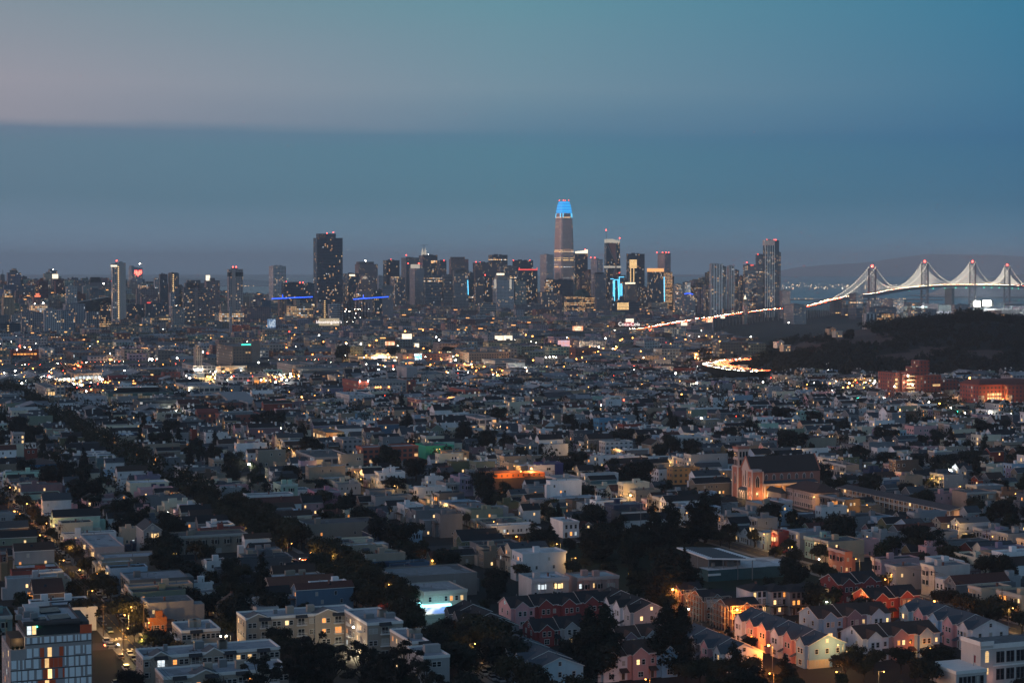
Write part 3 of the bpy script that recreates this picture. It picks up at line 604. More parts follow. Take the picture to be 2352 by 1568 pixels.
def tealtower(t,w,d,h,reg,X,Y,rz,zb):
 xa=xat(reg,1190,Y,X,Y,rz);b=MB();b.box(xa,-1.5,0,w,d,h+5);b.build('facade',[FA['pier']],t,(.36,.35,.37))
 b=MB();n=8
 pts=[(xa+(w-xa)*i/n,h+5+7*math.sin(math.pi*(.25+.5*i/n)))for i in range(n+1)]
 for(x_a,z_a),(x_b,z_b)in zip(pts,pts[1:]):b.face([(x_a,-1.5,z_a),(x_b,-1.5,z_b),(x_b,d,z_b),(x_a,d,z_a)]);b.face([(x_a,-1.5,h+5),(x_b,-1.5,h+5),(x_b,-1.5,z_b),(x_a,-1.5,z_a)])
 b.build('curved_roof',[STEEL],t)
 g=MB()
 for x_ in(1200,1222,1244):c=xat(reg,x_,Y,X,Y,rz);g.box(c,-2.2,3,c+2.4,-1.6,22)
 g.build('floodlit_base',[LITCROWN_O],t)
T('b',1108,1114,1282,925,3900,'glass',(.02,.09,.10),'teal glass and pale grey paired tower with a curved roof',extra=tealtower)
T('b',328,362,565,1060,3900,'lito',(.36,.27,.18),'tan theatre block with a tall lit window',ph=[(412,452,1006,FA['punched']),(470,560,1040,FA['punched'])])
T('b',258,262,328,1000,4000,'brick',(.26,.15,.10),'small brown brick tower below the blue crane boom')
T('b',655,662,730,1008,3900,'bands',(.03,.05,.06),'dark teal block with a lit column under the black tower',extra=col_lights(636+30,LITW,3))
T('b',700,712,832,1050,3850,'bands',(.46,.45,.44),'white office block with dark window stripes')
# --- the tallest tower with the blue crown
def super_tower():
 Yc=5450.0;z_=lambda y:zat('c',y,Yc);xc,_,_=at('c',797,600,Yc);s=Yc/F/2.24/1.7415
 t=thing('office_tower','tower',(xc,Yc,0),math.radians(27),'tallest bullet-shaped glass tower with a glowing bright blue crown','towers of the downtown skyline')
 prof=[(1100,91),(640,92),(560,91),(480,89),(400,86),(320,82),(250,76.5),(232,74.5)];cr=[(232,74.5),(205,71.5),(175,66),(150,59),(134,52),(126,46)]
 def ring(r,n=36):
  out=[]
  for i in range(n):
   a=2*math.pi*(i+.5)/n;c,q=math.cos(a),math.sin(a);k=(abs(c)**5+abs(q)**5)**(-1/5);out.append((c*k*r,q*k*r))
  return out
 K=.80*s
 def skin(tab,nm,mat,col):
  b=MB()
  for(y0,r0),(y1,r1)in zip(tab,tab[1:]):
   A,B=ring(r0*K),ring(r1*K)
   for i in range(36):j=(i+1)%36;b.face([(*A[i],z_(y0)),(*A[j],z_(y0)),(*B[j],z_(y1)),(*B[i],z_(y1))])
  b.face([(*p,z_(tab[-1][0]))for p in ring(tab[-1][1]*K)]);return b.build(nm,[mat],t,col)
 skin(prof,'facade',facade('pale_louvred_glass',1.9,4.0,.06,.18,.86,glass=(.58,.40,.36),p=.05,floorp=.03,rough=.30,spec=.9),(.80,.56,.50))  # pink sunset glow put into the wall and glass colours
 m,n,l,b=newmat('blue_crown_screen');u=n.new('ShaderNodeUVMap');u.uv_map='UVMap';q=n.new('ShaderNodeSeparateXYZ');l.new(u.outputs[0],q.inputs[0])
 k=mth('MULTIPLY_ADD',mth('GREATER_THAN',mth('FRACT',mth('DIVIDE',q.outputs[1],8.0,nodes=n,links=l),nodes=n,links=l),.22,nodes=n,links=l),.75,.45,nodes=n,links=l)
 b.inputs['Emission Color'].default_value=(.03,.42,1,1);b.inputs['Base Color'].default_value=(.1,.15,.2,1);l.new(k,b.inputs['Emission Strength'])
 skin(cr,'blue_crown',m,None)
 b=MB()
 for a in range(36):
  if a%9 in(3,5):A=ring(74.8*K)[a];B=ring(77.8*K)[a];b.bar((*B,z_(270)),(*A,z_(232)),1.6)
 b.build('crown_fin',[L_CY],t)
 for a in(4,14,23,32):p=ring(44*K)[a];beacon(t,*p,z_(125),r=1.1)
 b=MB();
 for zz in(635,650,655):A=ring(92.4*K);[b.face([(*A[i],z_(zz)),(*A[(i+1)%36],z_(zz)),(*A[(i+1)%36],z_(zz)+1.6),(*A[i],z_(zz)+1.6)])for i in range(36)if i%5!=2]
 b.build('lit_floor_band',[LITW],t)
super_tower()
T('c',-20,5,215,676,5100,'vert',(.15,.11,.105),'broad brown tower with a lit upper floor and roof lamps',bea=[(10,666),(55,668)])
T('c',120,150,292,607,5300,'bands',(.10,.10,.11),'dark boxy tower rising behind the broad brown one')
T('c',336,350,520,656,5250,'darkglass',(.07,.075,.085),'wide dark flat tower behind the red-crowned tower',bea=[(344,652),(425,652),(512,652)])
T('c',543,640,706,605,5000,'punched',(.44,.38,.36),'cream tower with a regular grid of square windows')
T('c',386,396,560,745,4700,'glass',(.02,.05,.055),'dark green glass tower with a wide red glowing crown',extra=lambda t,w,d,h,reg,X,Y,rz,zb:[MB.box(b_:=MB(),2,1,h+1.1,w-1,d-1,zat(reg,730,Y)),b_.build('lit_crown',[LITCROWN_R],t),MB.box(c_:=MB(),w-1.5,0,h,w,2,zat(reg,716,Y)),MB.box(c_,0,0,h,1.5,2,zat(reg,716,Y)),c_.build('corner_fin',[LITCROWN_R],t)])
T('c',212,235,372,705,4950,'bands',(.24,.21,.20),'pale banded tower behind the floodlit deco tower')
def deco2(t,w,d,h,reg,X,Y,rz,zb):
 for i,(xa,xb,yt,mt)in enumerate(((205,335,805,None),(215,290,785,None),(228,282,768,LITCROWN_W))):
  b=MB();b.box(max(0,xat(reg,xa,Y,X,Y,rz)),2+i*2,h+1.2,xat(reg,xb,Y,X,Y,rz),d-2-i*2,zat(reg,yt,Y));b.build('setback',[mt or FA['vert']],t,(.46,.44,.40))
 b=MB()
 for x_ in(178,336):c=xat(reg,x_,Y,X,Y,rz);b.box(c-2.5,-.9,zat(reg,905,Y),c+2.5,-.2,zat(reg,820,Y))
 b.build('floodlit_shoulder',[LITCROWN_P],t);b=MB();c=xat(reg,262,Y,X,Y,rz);b.box(c-2,-.9,2,c+4,-.2,24);b.build('magenta_entrance',[lamp_mat('magenta_lamp',(1,.12,.35),.8)],t)
T('c',158,196,352,830,4600,'grid',(.42,.41,.41),'white deco tower with floodlit stepped shoulders and magenta base',extra=deco2)
T('c',350,362,460,842,4620,'grid',(.20,.24,.22),'pale green office tower touching the white deco tower')
def slantcrown(t,w,d,h,reg,X,Y,rz,zb):
 z1=zat(reg,555,Y);b=MB();b.face([(0,-.4,h),(w,-.4,h),(w,-.4,z1),(w*.8,-.4,z1-3),(0,-.4,h+5)]);b.face([(0,-.4,h+5),(w*.8,-.4,z1-3),(w*.8,d,z1-3),(0,d,h+5)]);b.face([(w*.8,-.4,z1-3),(w,-.4,z1),(w,d,z1),(w*.8,d,z1-3)]);b.build('slanted_crown',[LITCROWN_W],t)
T('c',888,898,1010,590,5300,'glass',(.06,.07,.085),'dark glass tower with a slanted floodlit crown next to the tallest tower',extra=slantcrown,bea=[(1002,556)])
T('c',1008,1095,1145,645,5200,'grid',(.34,.34,.36),'white gridded tower with two red roof lamps',ph=(1018,1090,632),bea=[(1030,628),(1072,628)])
T('c',1058,1078,1170,778,4900,'pier',(.17,.16,.165),'grey pinstriped office tower before the gridded pair',ph=(1085,1168,760,GLASS))
def brace_tower():
 Y0=5300.0;z_=lambda y:zat('c',y,Y0);X0=at('c',1175,700,Y0)[0];t=thing('office_tower','tower',(X0,Y0,0),math.radians(8),'tapered glass tower with diagonal bracing, rose face and needle mast','towers of the downtown skyline')
 w0=at('c',1318,700,Y0)[0]-X0;w1=at('c',1300,490,Y0)[0]-X0;d=34;h=z_(495)
 b=MB();b.prism([(0,0),(w0,0),(w0,d),(0,d)],0,h,0,0,[(1,1),(w1,1),(w1,d-2),(1,d-2)]);b.build('facade',[FA['glass']],t,(.05,.055,.07))
 xf=lambda x,y:(at('c',x,y,Y0)[0]-X0)
 b=MB();b.face([(xf(1195,500),.1,z_(500)),(xf(1262,500),.6,z_(500)),(xf(1268,690),-.2,z_(690))]);b.face([(xf(1268,690),-.3,z_(690)),(xf(1225,800),-.4,z_(800)),(xf(1268,800),-.4,z_(800))])
 b.build('rose_facet',[simple('rose_glass',(.45,.20,.18),rough=.3,var=.15)],t)  # rose is the base colour of these facet panels
 b=MB();g=-1.1
 for p,q in(((1178,495),(1268,690)),((1268,690),(1175,960)),((1264,500),(1270,1000))):b.bar((xf(*p),g,z_(p[1])),(xf(*q),g,z_(q[1])),1.8)
 b.build('diagonal_brace',[simple('brace_steel',(.35,.3,.3),var=.1)],t)
 b=MB();ptz=[(1178,458),(1210,470),(1225,458),(1250,465),(1285,480),(1300,458)]
 for(xa,ya),(xb,yb)in zip(ptz,ptz[1:]):b.face([(xf(xa,480),.2,h),(xf(xb,480),.2,h),(xf(xb,480),.2,z_(yb)),(xf(xa,480),.2,z_(ya))]);b.face([(xf(xa,480),d-2,h),(xf(xb,480),d-2,h),(xf(xb,480),d-2,z_(yb)),(xf(xa,480),d-2,z_(ya))])
 b.build('jagged_crown',[LITCROWN_P],t);b=MB();b.bar((2,3,h),(.4,3,z_(390)),1.3,w2=.5);b.build('mast',[STEEL],t);beacon(t,.4,3,z_(390),r=1.6);beacon(t,w1,3,z_(462),r=1.4)
 b=MB();b.box(-.5,-.6,z_(720),w0-2,d,z_(703));b.build('lit_truss_floor',[LITCROWN_P],t)
brace_tower()
T('c',1205,1232,1335,815,4900,'glass',(.03,.05,.06),'dark glass tower outlined by cyan light lines',extra=led([(1210,818,1245,818),(1242,830,1242,975),(1252,826,1296,826),(1254,826,1254,1015),(1290,826,1300,1005),(1303,802,1355,802),(1304,802,1304,980),(1318,864,1330,864),(1320,864,1320,970),(1332,864,1332,970)],L_CY))
def tlight(t,w,d,h,reg,X,Y,rz,zb):
 b=MB();f_=lambda x,y:(xat(reg,x,Y,X,Y,rz),zat(reg,y,Y))
 for yy in range(655,725,11):
  for xx in range(1388,1462,13):p,z=f_(xx,yy);b.box(p,-.5,z,p+3.4,-.1,z+2.2)
 for yy in range(735,855,11):
  for xx in(1395,1428):p,z=f_(xx,yy);b.box(p,-.5,z,p+2.6,-.1,z+2.4)
 b.build('work_lights',[LITW],t);g=MB()
 for yy in range(660,860,28):p,z=f_(1522,yy);g.box(w,2,z,w+3.5,d-3,z+.7)
 g.build('hoist_deck',[STEEL],t)
T('c',1363,1374,1520,597,5000,'darkglass',(.035,.045,.05),'unfinished dark tower with T-shaped rows of work lights',extra=tlight)
T('c',1350,1358,1452,868,4750,'punched',(.16,.14,.12),'brown block under a brilliantly lit roof band',ph=(1352,1448,850,LITCROWN_W))
T('c',1470,1478,1560,895,4780,'glass',(.04,.055,.065),'low dark glass block under the unfinished tower')
T('c',1616,1700,1754,592,5100,'punched',(.30,.24,.25),'pinkish tower with a toothed parapet and four red lamps',extra=lambda t,w,d,h,*a:[[MB.box(b_,w*k/8,-.2,h,w*(k+.55)/8,.8,h+7)for b_ in[bb]for k in range(8)]for bb in[MB()]]and None,bea=[(1620,582),(1680,582),(1718,582),(1746,582)])
T('c',1553,1562,1690,755,4700,'glass',(.035,.045,.055),'dark glass tower with an orange glowing crown',crown=(LITCROWN_O,724,755))
T('c',1690,1712,1768,760,4720,'yell',(.04,.05,.06),'dark tower streaked with cyan and gold light',extra=led([(1692,800,1697,1020)],L_CY))
T('c',1752,1758,1784,800,4800,'glass',(.04,.055,.065),'slim dark tower at the edge of the cyan-streaked one')
T('c',1785,1795,1872,868,4700,'apt',(.26,.25,.25),'pale apartment tower with warm windows east of the cyan-streaked tower')
T('c',1868,1878,1934,850,4850,'glass',(.05,.07,.08),'blue glass tower with a stepped notch')
T('c',1868,1876,1975,955,4600,'apt',(.22,.20,.20),'low block capped by a curved line of blue light',extra=led([(1878,952,1925,947),(1925,947,1970,955)],L_BL))
T('c',2056,2066,2116,880,4750,'apt',(.20,.17,.16),'brown apartment tower beside the distant crane')
T('d',242,246,322,350,4700,'stripes',(.52,.50,.49),'white tower with bold dark vertical window stripes',ph=(248,300,342),dmax=24)
T('d',318,322,346,366,4720,'glass',(.04,.05,.06),'dark glass flank of the boldly striped white tower')
T('d',354,364,402,362,4850,'stripes',(.44,.43,.43),'second striped tower, narrower and set back')
T('d',402,408,432,390,4870,'apt',(.16,.16,.17),'grey balcony tower beside the narrower striped tower')
T('d',436,442,466,432,4800,'apt',(.05,.06,.07),'short dark block at the foot of the red-signed tower')
T('d',463,474,546,355,4760,'apt',(.05,.058,.07),'dark tower with speckled windows and a red glowing rooftop sign',bea=[(486,337)],extra=lambda t,w,d,h,reg,X,Y,rz,zb:[MB.box(b_:=MB(),xat(reg,517,Y,X,Y,rz),-.6,zat(reg,359,Y),xat(reg,543,Y,X,Y,rz),-.1,zat(reg,350,Y)),b_.build('rooftop_sign',[LITCROWN_R],t)])
T('d',551,558,606,286,4900,'bands',(.13,.135,.15),'banded balcony tower just west of the tallest eastern tower',bea=[(559,281),(573,281)],ph=(556,600,282))
def rincon(t,w,d,h,reg,X,Y,rz,zb):
 b=MB();f_=lambda x:xat(reg,x,Y,X,Y,rz)
 for x_ in(611,630,648,667,684):b.box(f_(x_)-.9,-1.1,0,f_(x_)+.9,.1,h)
 b.build('white_rib',[TRIM],t);b=MB();b.box(-.6,-1.3,zat(reg,221,Y),f_(686),d+.4,h+2);b.build('white_crown',[WALL],t,(.62,.56,.52))
T('d',600,608,702,190,4800,'glass',(.06,.075,.09),'tallest eastern tower with white vertical ribs and a pale blank crown',extra=rincon,bea=[(622,184),(642,184),(683,184),(697,184)])
T('d',700,703,714,270,4830,'bands',(.12,.13,.15),'dark slim wing behind the white-ribbed tower',dmax=25)
T('d',716,722,778,528,4700,'punched',(.22,.17,.16),'brown apartment block at the foot of the white-ribbed tower')
def clock(t,w,d,h,reg,X,Y,rz,zb):
 b=MB();b.box(-.8,-.8,h-7,w+.8,d+.8,h-5.8);b.box(w*.15,d*.15,h,w*.85,d*.85,h+7);b.build('belfry',[WALL],t,TAN)
 b=MB();b.prism([(w*.2,d*.2),(w*.8,d*.2),(w*.8,d*.8),(w*.2,d*.8)],h+7,h+17,0,0,[(w*.48,d*.48),(w*.52,d*.48),(w*.52,d*.52),(w*.48,d*.52)]);b.build('lit_spire',[LITCROWN_W],t)
 b=MB();b.tube((w/2,-.3,h-12),(w/2,.1,h-12),2.2,n=14);b.build('clock_face',[TRIM],t)
T('d',463,467,489,605,4200,'punched',(.38,.33,.27),'waterfront clock tower with a lit pointed spire',extra=clock,dmax=10,dmin=8,name='clock_tower')
T('d',1174,1222,1268,548,4650,'bands',(.15,.16,.17),'balconied tower standing in front of the bridge approach')
T('d',1300,1312,1392,596,4300,'apt',(.26,.22,.20),'tan apartment tower under the bridge, western one of the pair')
T('d',1388,1470,1541,590,4320,'apt',(.27,.25,.24),'grey apartment tower under the bridge, eastern one of the pair')
T('d',1296,1310,1492,640,3900,'punched',(.24,.20,.19),'wide tan mid-rise with bright floodlamps on its side',bea=[(1395,655,L_WH)])
T('d',1278,1290,1360,684,3300,'stripes',(.50,.48,.46),'white modern block with narrow windows near the wooded hill')
T('d',1356,1362,1476,686,3310,'lito',(.06,.08,.09),'dark glazed block with brightly lit rooms near the wooded hill',)
T('d',1578,1592,1762,655,3800,'apt',(.28,.24,.22),'broad tan apartment block rising above the hill trees',bea=[(1690,636,L_WH)])
T('d',714,800,886,622,4200,'punched',(.26,.25,.24),'long pale warehouse-like block under the bridge approach')
T('d',1870,1885,2010,625,3900,'punched',(.28,.26,.25),'pale mid-rise block next to the ballpark lights')
T('c',700,716,880,830,4650,'darkglass',(.018,.02,.022),'black featureless slab before the tallest tower')
T('c',630,638,716,825,4700,'lito',(.20,.15,.13),'brown tower with softly lit floors beside the black slab')
T('c',592,602,740,940,4450,'apt',(.14,.14,.15),'dark apartment block with a lit top corner below the black slab')
T('c',734,742,782,960,4500,'pier',(.20,.14,.13),'brown blank-walled block beside the yellow-lit offices')
T('c',806,816,985,978,4400,'yell',(.06,.06,.05),'office block with yellow lit floors under a dull green dome',extra=dome(918,1066,970,908,TAR,(.03,.08,.075)))
T('c',984,990,1078,988,4420,'yell',(.08,.07,.06),'second yellow-lit office block east of the dome')
T('c',1080,1088,1206,1005,4400,'brick',(.16,.12,.105),'brown brick warehouse block below the cyan-lined tower')
T('c',1215,1225,1476,1022,4350,'darkglass',(.06,.075,.085),'wide dark office block with a lit central stair',extra=lambda t,w,d,h,reg,X,Y,rz,zb:[[MB.box(bb,xat(reg,xx,Y,X,Y,rz),-.5,zat(reg,yy,Y),xat(reg,xx+15,Y,X,Y,rz),-.1,zat(reg,yy-9,Y))for xx in range(1286,1392,21)for yy in range(1042,1100,13)]and bb.build('lit_lobby',[LITW],t)for bb in[MB()]])
T('c',-5,5,80,855,4600,'apt',(.14,.11,.10),'brown apartment tower just west of the white deco tower')
T('c',78,84,165,800,4750,'glass',(.035,.05,.06),'dark glass tower behind the white deco tower',bea=[(93,783)])
T('c',350,362,600,1055,4300,'apt',(.15,.12,.115),'wide brown loft block at the foot of the red-crowned tower')
T('b',2045,2060,2205,1040,4250,'bands',(.36,.33,.30),'museum-like pale curved block with a lit slot')
T('b',1980,1990,2170,1150,4000,'bands',(.40,.39,.38),'white banded office block below the lit museum block')
T('b',1560,1570,1760,1170,3900,'lito',(.34,.30,.26),'pale loft block with brightly lit bays')
T('b',1490,1500,1600,1230,3600,'apt',(.36,.35,.34),'white apartment block on the lit boulevard')
T('b',1590,1600,1850,1240,3550,'apt',(.13,.12,.12),'dark zigzag apartment block on the lit boulevard')
T('b',1985,2000,2110,1255,3500,'punched',(.28,.23,.21),'blank pinkish office block near the skyway')
T('c',90,100,465,1270,3450,'lowgrid',(.26,.25,.25),'long grey office block with three lit rows of windows near the skyway',dmax=30)
T('b',1515,1522,1645,1305,3150,'punched',(.09,.085,.09),'dark slatted block with a row of rooftop floodlights',bea=[(1550,1410,L_WH),(1580,1410,L_WH),(1610,1410,L_WH)])
T('b',1842,1850,1980,1150,3950,'pier',(.10,.10,.11),'dark block with bright vertical stair lights',extra=col_lights(1912,LITW,3))
T('c',395,405,615,1190,3800,'apt',(.30,.25,.21),'tan apartment block with warm balconies near the skyway')
T('c',800,812,1130,1185,3850,'apt',(.17,.15,.145),'long dark apartment block behind the skyway')
def skeleton():
 X,Y,z=at('b',838,1045,3700);w=abs(solve(X,Y,z,D('b',1072,0)[0],VX,VY));d=40;t=thing('building_frame','construction',(X,Y,0),TH,'dark open steel frame of an unfinished building','towers of the downtown skyline')
 fl=int(z/4.2);b=MB()
 for k in range(1,fl+1):b.box(0,0,k*4.2-.4,w if k<fl-2 else w*.7,d,k*4.2)
 b.build('floor_slab',[simple('raw_concrete',(.10,.095,.09),var=.3)],t);b=MB()
 for i in range(9):
  for j in(0,d/2,d):b.box(w*i/8-.35,j-.35,0,w*i/8+.35,j+.35,z+(6 if i%3==0 else 2))
 b.build('column',[DARK],t);b=MB()
 for i in range(26):a,c=RND.random()*w,RND.randint(1,fl-2)*4.2;b.ball((a,-.3,c+2.5),.35)
 b.build('work_light',[L_WH],t)
skeleton()
def crane(label,x_m,y_t,xa,ya,xb,yb,Y,lit_=True):
 X,Yy,zt=at('b',x_m,y_t,Y);t=thing('tower_crane','crane',(X,Yy,0),0,label,'construction cranes downtown');zj=at('b',x_m,ya+(yb-ya)*(x_m-xa)/(xb-xa),Y)[2]
 b=MB()
 for a,c in((-1,-1),(1,-1),(1,1),(-1,1)):b.bar((a,c,0),(a,c,zj),.35)
 for k in range(int(zj/5)):b.bar((-1,-1,k*5),(1,-1,k*5+5),.25);b.bar((1,1,k*5),(-1,1,k*5+5),.25)
 b.build('mast',[DARK],t)
 b=MB();b.bar((at('b',xa,ya,Y)[0]-X,0,at('b',xa,ya,Y)[2]),(at('b',xb,yb,Y)[0]-X,0,at('b',xb,yb,Y)[2]),1.5);b.bar((0,0,zj),(0,0,zt),1.4,w2=.6);b.build('lit_jib',[L_BL if lit_ else DARK],t)
 b=MB();b.box(-1.3,-1.3,zj-3,1.3,1.3,zj-.6);b.build('cab',[STEEL],t)
crane('tower crane with a long blue-lit boom before the white gridded tower',293,957,195,996,562,979,3700)
crane('tower crane with a blue-lit boom crossing the pink arched hotel',1016,960,925,1000,1240,978,3690)
def farcrane():
 X,Yy,zt=at('c',2018,862,4900);t=thing('tower_crane','crane',(X,Yy,0),0,'small unlit crane against the bay east of the towers','construction cranes downtown');b=MB();b.bar((0,0,0),(0,0,zt),2.2);b.build('mast',[DARK],t)
 b=MB();b.bar((at('c',1950,864,4900)[0]-X,0,zt-1),(at('c',2105,858,4900)[0]-X,0,zt+1),1.6);b.build('jib',[DARK],t)
farcrane()
# ------- suspension bridge, approach, skyway
BT=[(1063,5500),(1359,6138),(1680,6800),(1990,7490)]
PATH=[(*at('D',1234.6,771.6,3000),),at('D',1347,764.7,3150),at('D',1450,757.5,3350),at('D',1550.4,741,3700),at('D',1707,718,4250),at('D',1755,712,4450),at('D',1853,703,4700),(905,5160,44),(1063,5500,52),(1200,5800,62),(1359,6138,68),(1520,6470,69.5),(1680,6800,67),(1840,7150,64),(1990,7490,59),(2160,7880,52)]
def smooth(pts,n=8):
 out=[]
 for i in range(len(pts)-1):
  p0,p1,p2,p3=(Vector(pts[max(0,min(len(pts)-1,j))])for j in(i-1,i,i+1,i+2))
  for k in range(n):
   t=k/n;out.append(.5*((2*p1)+(p2-p0)*t+(2*p0-5*p1+4*p2-p3)*t*t+(3*p1-p0-3*p2+p3)*t**3))
 out.append(Vector(pts[-1]));return out
def walk(path,step,start=0.0):
 d=start;acc=0.0
 for a,b in zip(path,path[1:]):
  l=(b-a).length
  while d<acc+l:
   t=(d-acc)/l;yield a+(b-a)*t,(b-a).normalized();d+=step
  acc+=l
def ribbon(b,path,off0,off1,z0,z1,m=0,mt=None,under=True):
 L=[]
 for i,p in enumerate(path):
  t=(path[min(i+1,len(path)-1)]-path[max(i-1,0)]);n=Vector((t.y,-t.x,0)).normalized();L.append((p+n*off0,p+n*off1))
 mt=m if mt is None else mt
 for(a,c),(a2,c2)in zip(L,L[1:]):
  A=lambda q,z:(q.x,q.y,q.z+z)
  b.face([A(a,z1),A(c,z1),A(c2,z1),A(a2,z1)],mt)
  b.face([A(a,z0),A(a2,z0),A(a2,z1),A(a,z1)],m);b.face([A(c,z0),A(c,z1),A(c2,z1),A(c2,z0)],m)
  if under:b.face([A(a,z0),A(c,z0),A(c2,z0),A(a2,z0)],m)
full=smooth(PATH)
i_b=min(range(len(full)),key=lambda i:(full[i]-Vector((905,5160,44))).length)
sky_p,br_p=full[:i_b+1],full[i_b:]
BSTEEL=simple('bridge_steel',(.24,.23,.25),rough=.6,var=.15);STRAND=lamp_mat('strand_lights',(1,.90,.72),1.7);BULB=lamp_mat('cable_lamp',(1,.86,.62),9);DECKL=lamp_mat('deck_light_line',(1,.72,.42),1.3);REDT=lamp_mat('red_deck_light',(1,.16,.06),.2)
def bridge():
 t=thing('suspension_bridge','bridge',(0,0,0),0,'long suspension bridge with white light strands on its cables and red lamps on its towers')
 b=MB();ribbon(b,br_p,-11,11,-9,0);b.build('deck',[BSTEEL],t)
 b=MB()
 for p,dr in walk(br_p,12):
  n=Vector((dr.y,-dr.x,0));q=p+dr*12
  for s_ in(-11.3,11.3):b.bar(p+n*s_+Vector((0,0,-8.5)),p+n*s_+dr*6,.7);b.bar(p+n*s_+dr*6,q+n*s_+Vector((0,0,-8.5)),.7)
 kind(b.build('deck_truss',[BSTEEL],t),'stuff')
 b=MB();ribbon(b,br_p,-11.9,-11.4,-6.2,-5.2,under=False);kind(b.build('lower_deck_lights',[REDT],t),'stuff')
 dirv=Vector((.43,.90,0)).normalized();nrm=Vector((dirv.y,-dirv.x,0))
 def dz(p):
  return min(br_p,key=lambda q:(q.xy-p.xy).length).z
 TOPS=(128,144,146,135)
 for(x,y),top in zip(BT,TOPS):
  tb=MB()
  for s_ in(-10.5,10.5):
   o=Vector((x,y,0))+nrm*s_;tb.bar(o+Vector((0,0,-3)),o+Vector((0,0,top)),6.2,w2=4.6)
  dd=dz(Vector((x,y,0)))+4;zz=[4,dd*.35,dd*.68,dd,dd+(top-dd)*.25,dd+(top-dd)*.5,dd+(top-dd)*.75,top-3]
  o0,o1=Vector((x,y,0))-nrm*10.5,Vector((x,y,0))+nrm*10.5
  for a,c in zip(zz,zz[1:]):
   tb.bar(o0+Vector((0,0,a)),o1+Vector((0,0,c)),1.8);tb.bar(o1+Vector((0,0,a)),o0+Vector((0,0,c)),1.8);tb.bar(o0+Vector((0,0,c)),o1+Vector((0,0,c)),2.0)
  tw=tb.build('tower',[BSTEEL],t);bb=MB();bb.ball((x,y,top+5),3.6,n=8,k=6);bb.build('beacon',[L_RD],tw)
 spans=[];A0=Vector((905,5160,0));anc=(Vector((*BT[1],0))+Vector((*BT[2],0)))/2;end=Vector((2160,7880,0))
 V3=lambda q:Vector((*q,0))
 spans=[(A0,4,V3(BT[0]),1),(V3(BT[0]),2,V3(BT[1]),1),(V3(BT[1]),3,anc,0),(anc,0,V3(BT[2]),3),(V3(BT[2]),2,V3(BT[3]),1),(V3(BT[3]),3,end,0)]
 cab,st,bl=MB(),MB(),MB()
 for(a,ty,c,_)in spans:
  main=ty==2;L=(c-a).length;n=int(L/9)
  for s_ in(-10.5,10.5):
   prev=None
   tp=lambda q_:next((tt for(bx,by),tt in zip(BT,TOPS)if math.hypot(bx-q_.x,by-q_.y)<2),None);ta,tb_=tp(a),tp(c)
   for i in range(n+1):
    f=i/n;p=a+(c-a)*f;d0=dz(p)
    if ta and tb_:z=ta+(tb_-ta)*f-4*(f-f*f)*((ta+tb_)/2-4-d0)
    else:g=1-f if ta else f;z=(d0+3)*(1-g)+(ta or tb_)*g-4*g*(1-g)*12
    q=p+nrm*s_+Vector((0,0,z))
    if prev is not None:cab.bar(prev,q,.65)
    prev=q
    if i%2==0:bl.ball(tuple(q+Vector((0,0,1))),.62)
    if z-d0>3:
     if s_<0 and(a-A0).length>1 and((a-V3(BT[0])).length>1 or f>.42)and z-d0>8:st.bar(q,p+nrm*s_+Vector((0,0,d0+1)),.52)
     elif s_<0 and i%2:st.bar(q,p+nrm*s_+Vector((0,0,d0+1)),.4)
     else:cab.bar(q,p+nrm*s_+Vector((0,0,d0+1)),.35)
 cab.build('cable',[BSTEEL],t);kind(st.build('strand_lights',[STRAND],t),'stuff');kind(bl.build('cable_lamps',[BULB],t),'stuff')
 b=MB();k0=len(b.v);b.box(-26,-14,-3,26,14,0);b.box(-22,-12,0,22,12,58);b.rot(0,math.atan2(.9,.43),0,0)
 b.v=[(x_+anc.x,y_+anc.y,z_)for x_,y_,z_ in b.v];b.build('anchorage',[CONC],t)
 b=MB()
 for p,dr in walk(br_p,170,60):
  if p.y>5600:b.ball((p.x-11*nrm.x,p.y-11*nrm.y,p.z-11),1.1)
 b.build('navigation_lamps',[L_GR],t)
bridge()
def skyway():
 t=thing('elevated_highway','highway',(0,0,0),0,'long elevated highway bright with traffic climbing toward the suspension bridge')
 b=MB();ribbon(b,sky_p,-12,12,-2.2,0,0,1);b.build('deck',[CONC,ASPH],t)
 b=MB()
 for s_ in(-12,11.6):ribbon(b,sky_p,s_,s_+.4,0,1.0)
 b.build('barrier',[CONC],t);b=MB()
 for p,dr in walk(sky_p,32):n=Vector((dr.y,-dr.x,0));[b.bar(p+n*s_+Vector((0,0,-p.z)),p+n*s_+Vector((0,0,-2.2)),1.8)for s_ in(-8,8)]
 b.build('pier',[CONC],t)
skyway()
CF=smooth([(*P('e',-60,350,11),11),(*P('e',400,338,11),11),(*P('e',900,318,11),11),(*P('e',1640,306,11),11),(*P('f',700,300,11),11)])
def crosstown():
 t=thing('elevated_highway','highway',(0,0,0),0,'dim elevated freeway crossing the western flats with a thin red line of tail lights')
 b=MB();ribbon(b,CF,-9,9,-2,0,0,1);b.build('deck',[CONC,ASPH],t);b=MB();ribbon(b,CF,-9,-8.6,0,1);ribbon(b,CF,8.6,9,0,1);b.build('barrier',[CONC],t)
 b=MB()
 for p,dr in walk(CF,28):b.bar((p.x,p.y,0),(p.x,p.y,p.z-2),2)
 b.build('pier',[CONC],t)
crosstown()
BEND=smooth([(*P('g',2240,396,10),10),(*P('g',2120,386,10),10),(*P('g',1990,370,10),10),(*P('g',1870,346,10),10),(*P('g',1850,324,10),10),(*P('g',1910,305,10),10),(*P('g',2020,298,10),10),(*P('g',2090,288,10),10)],10)
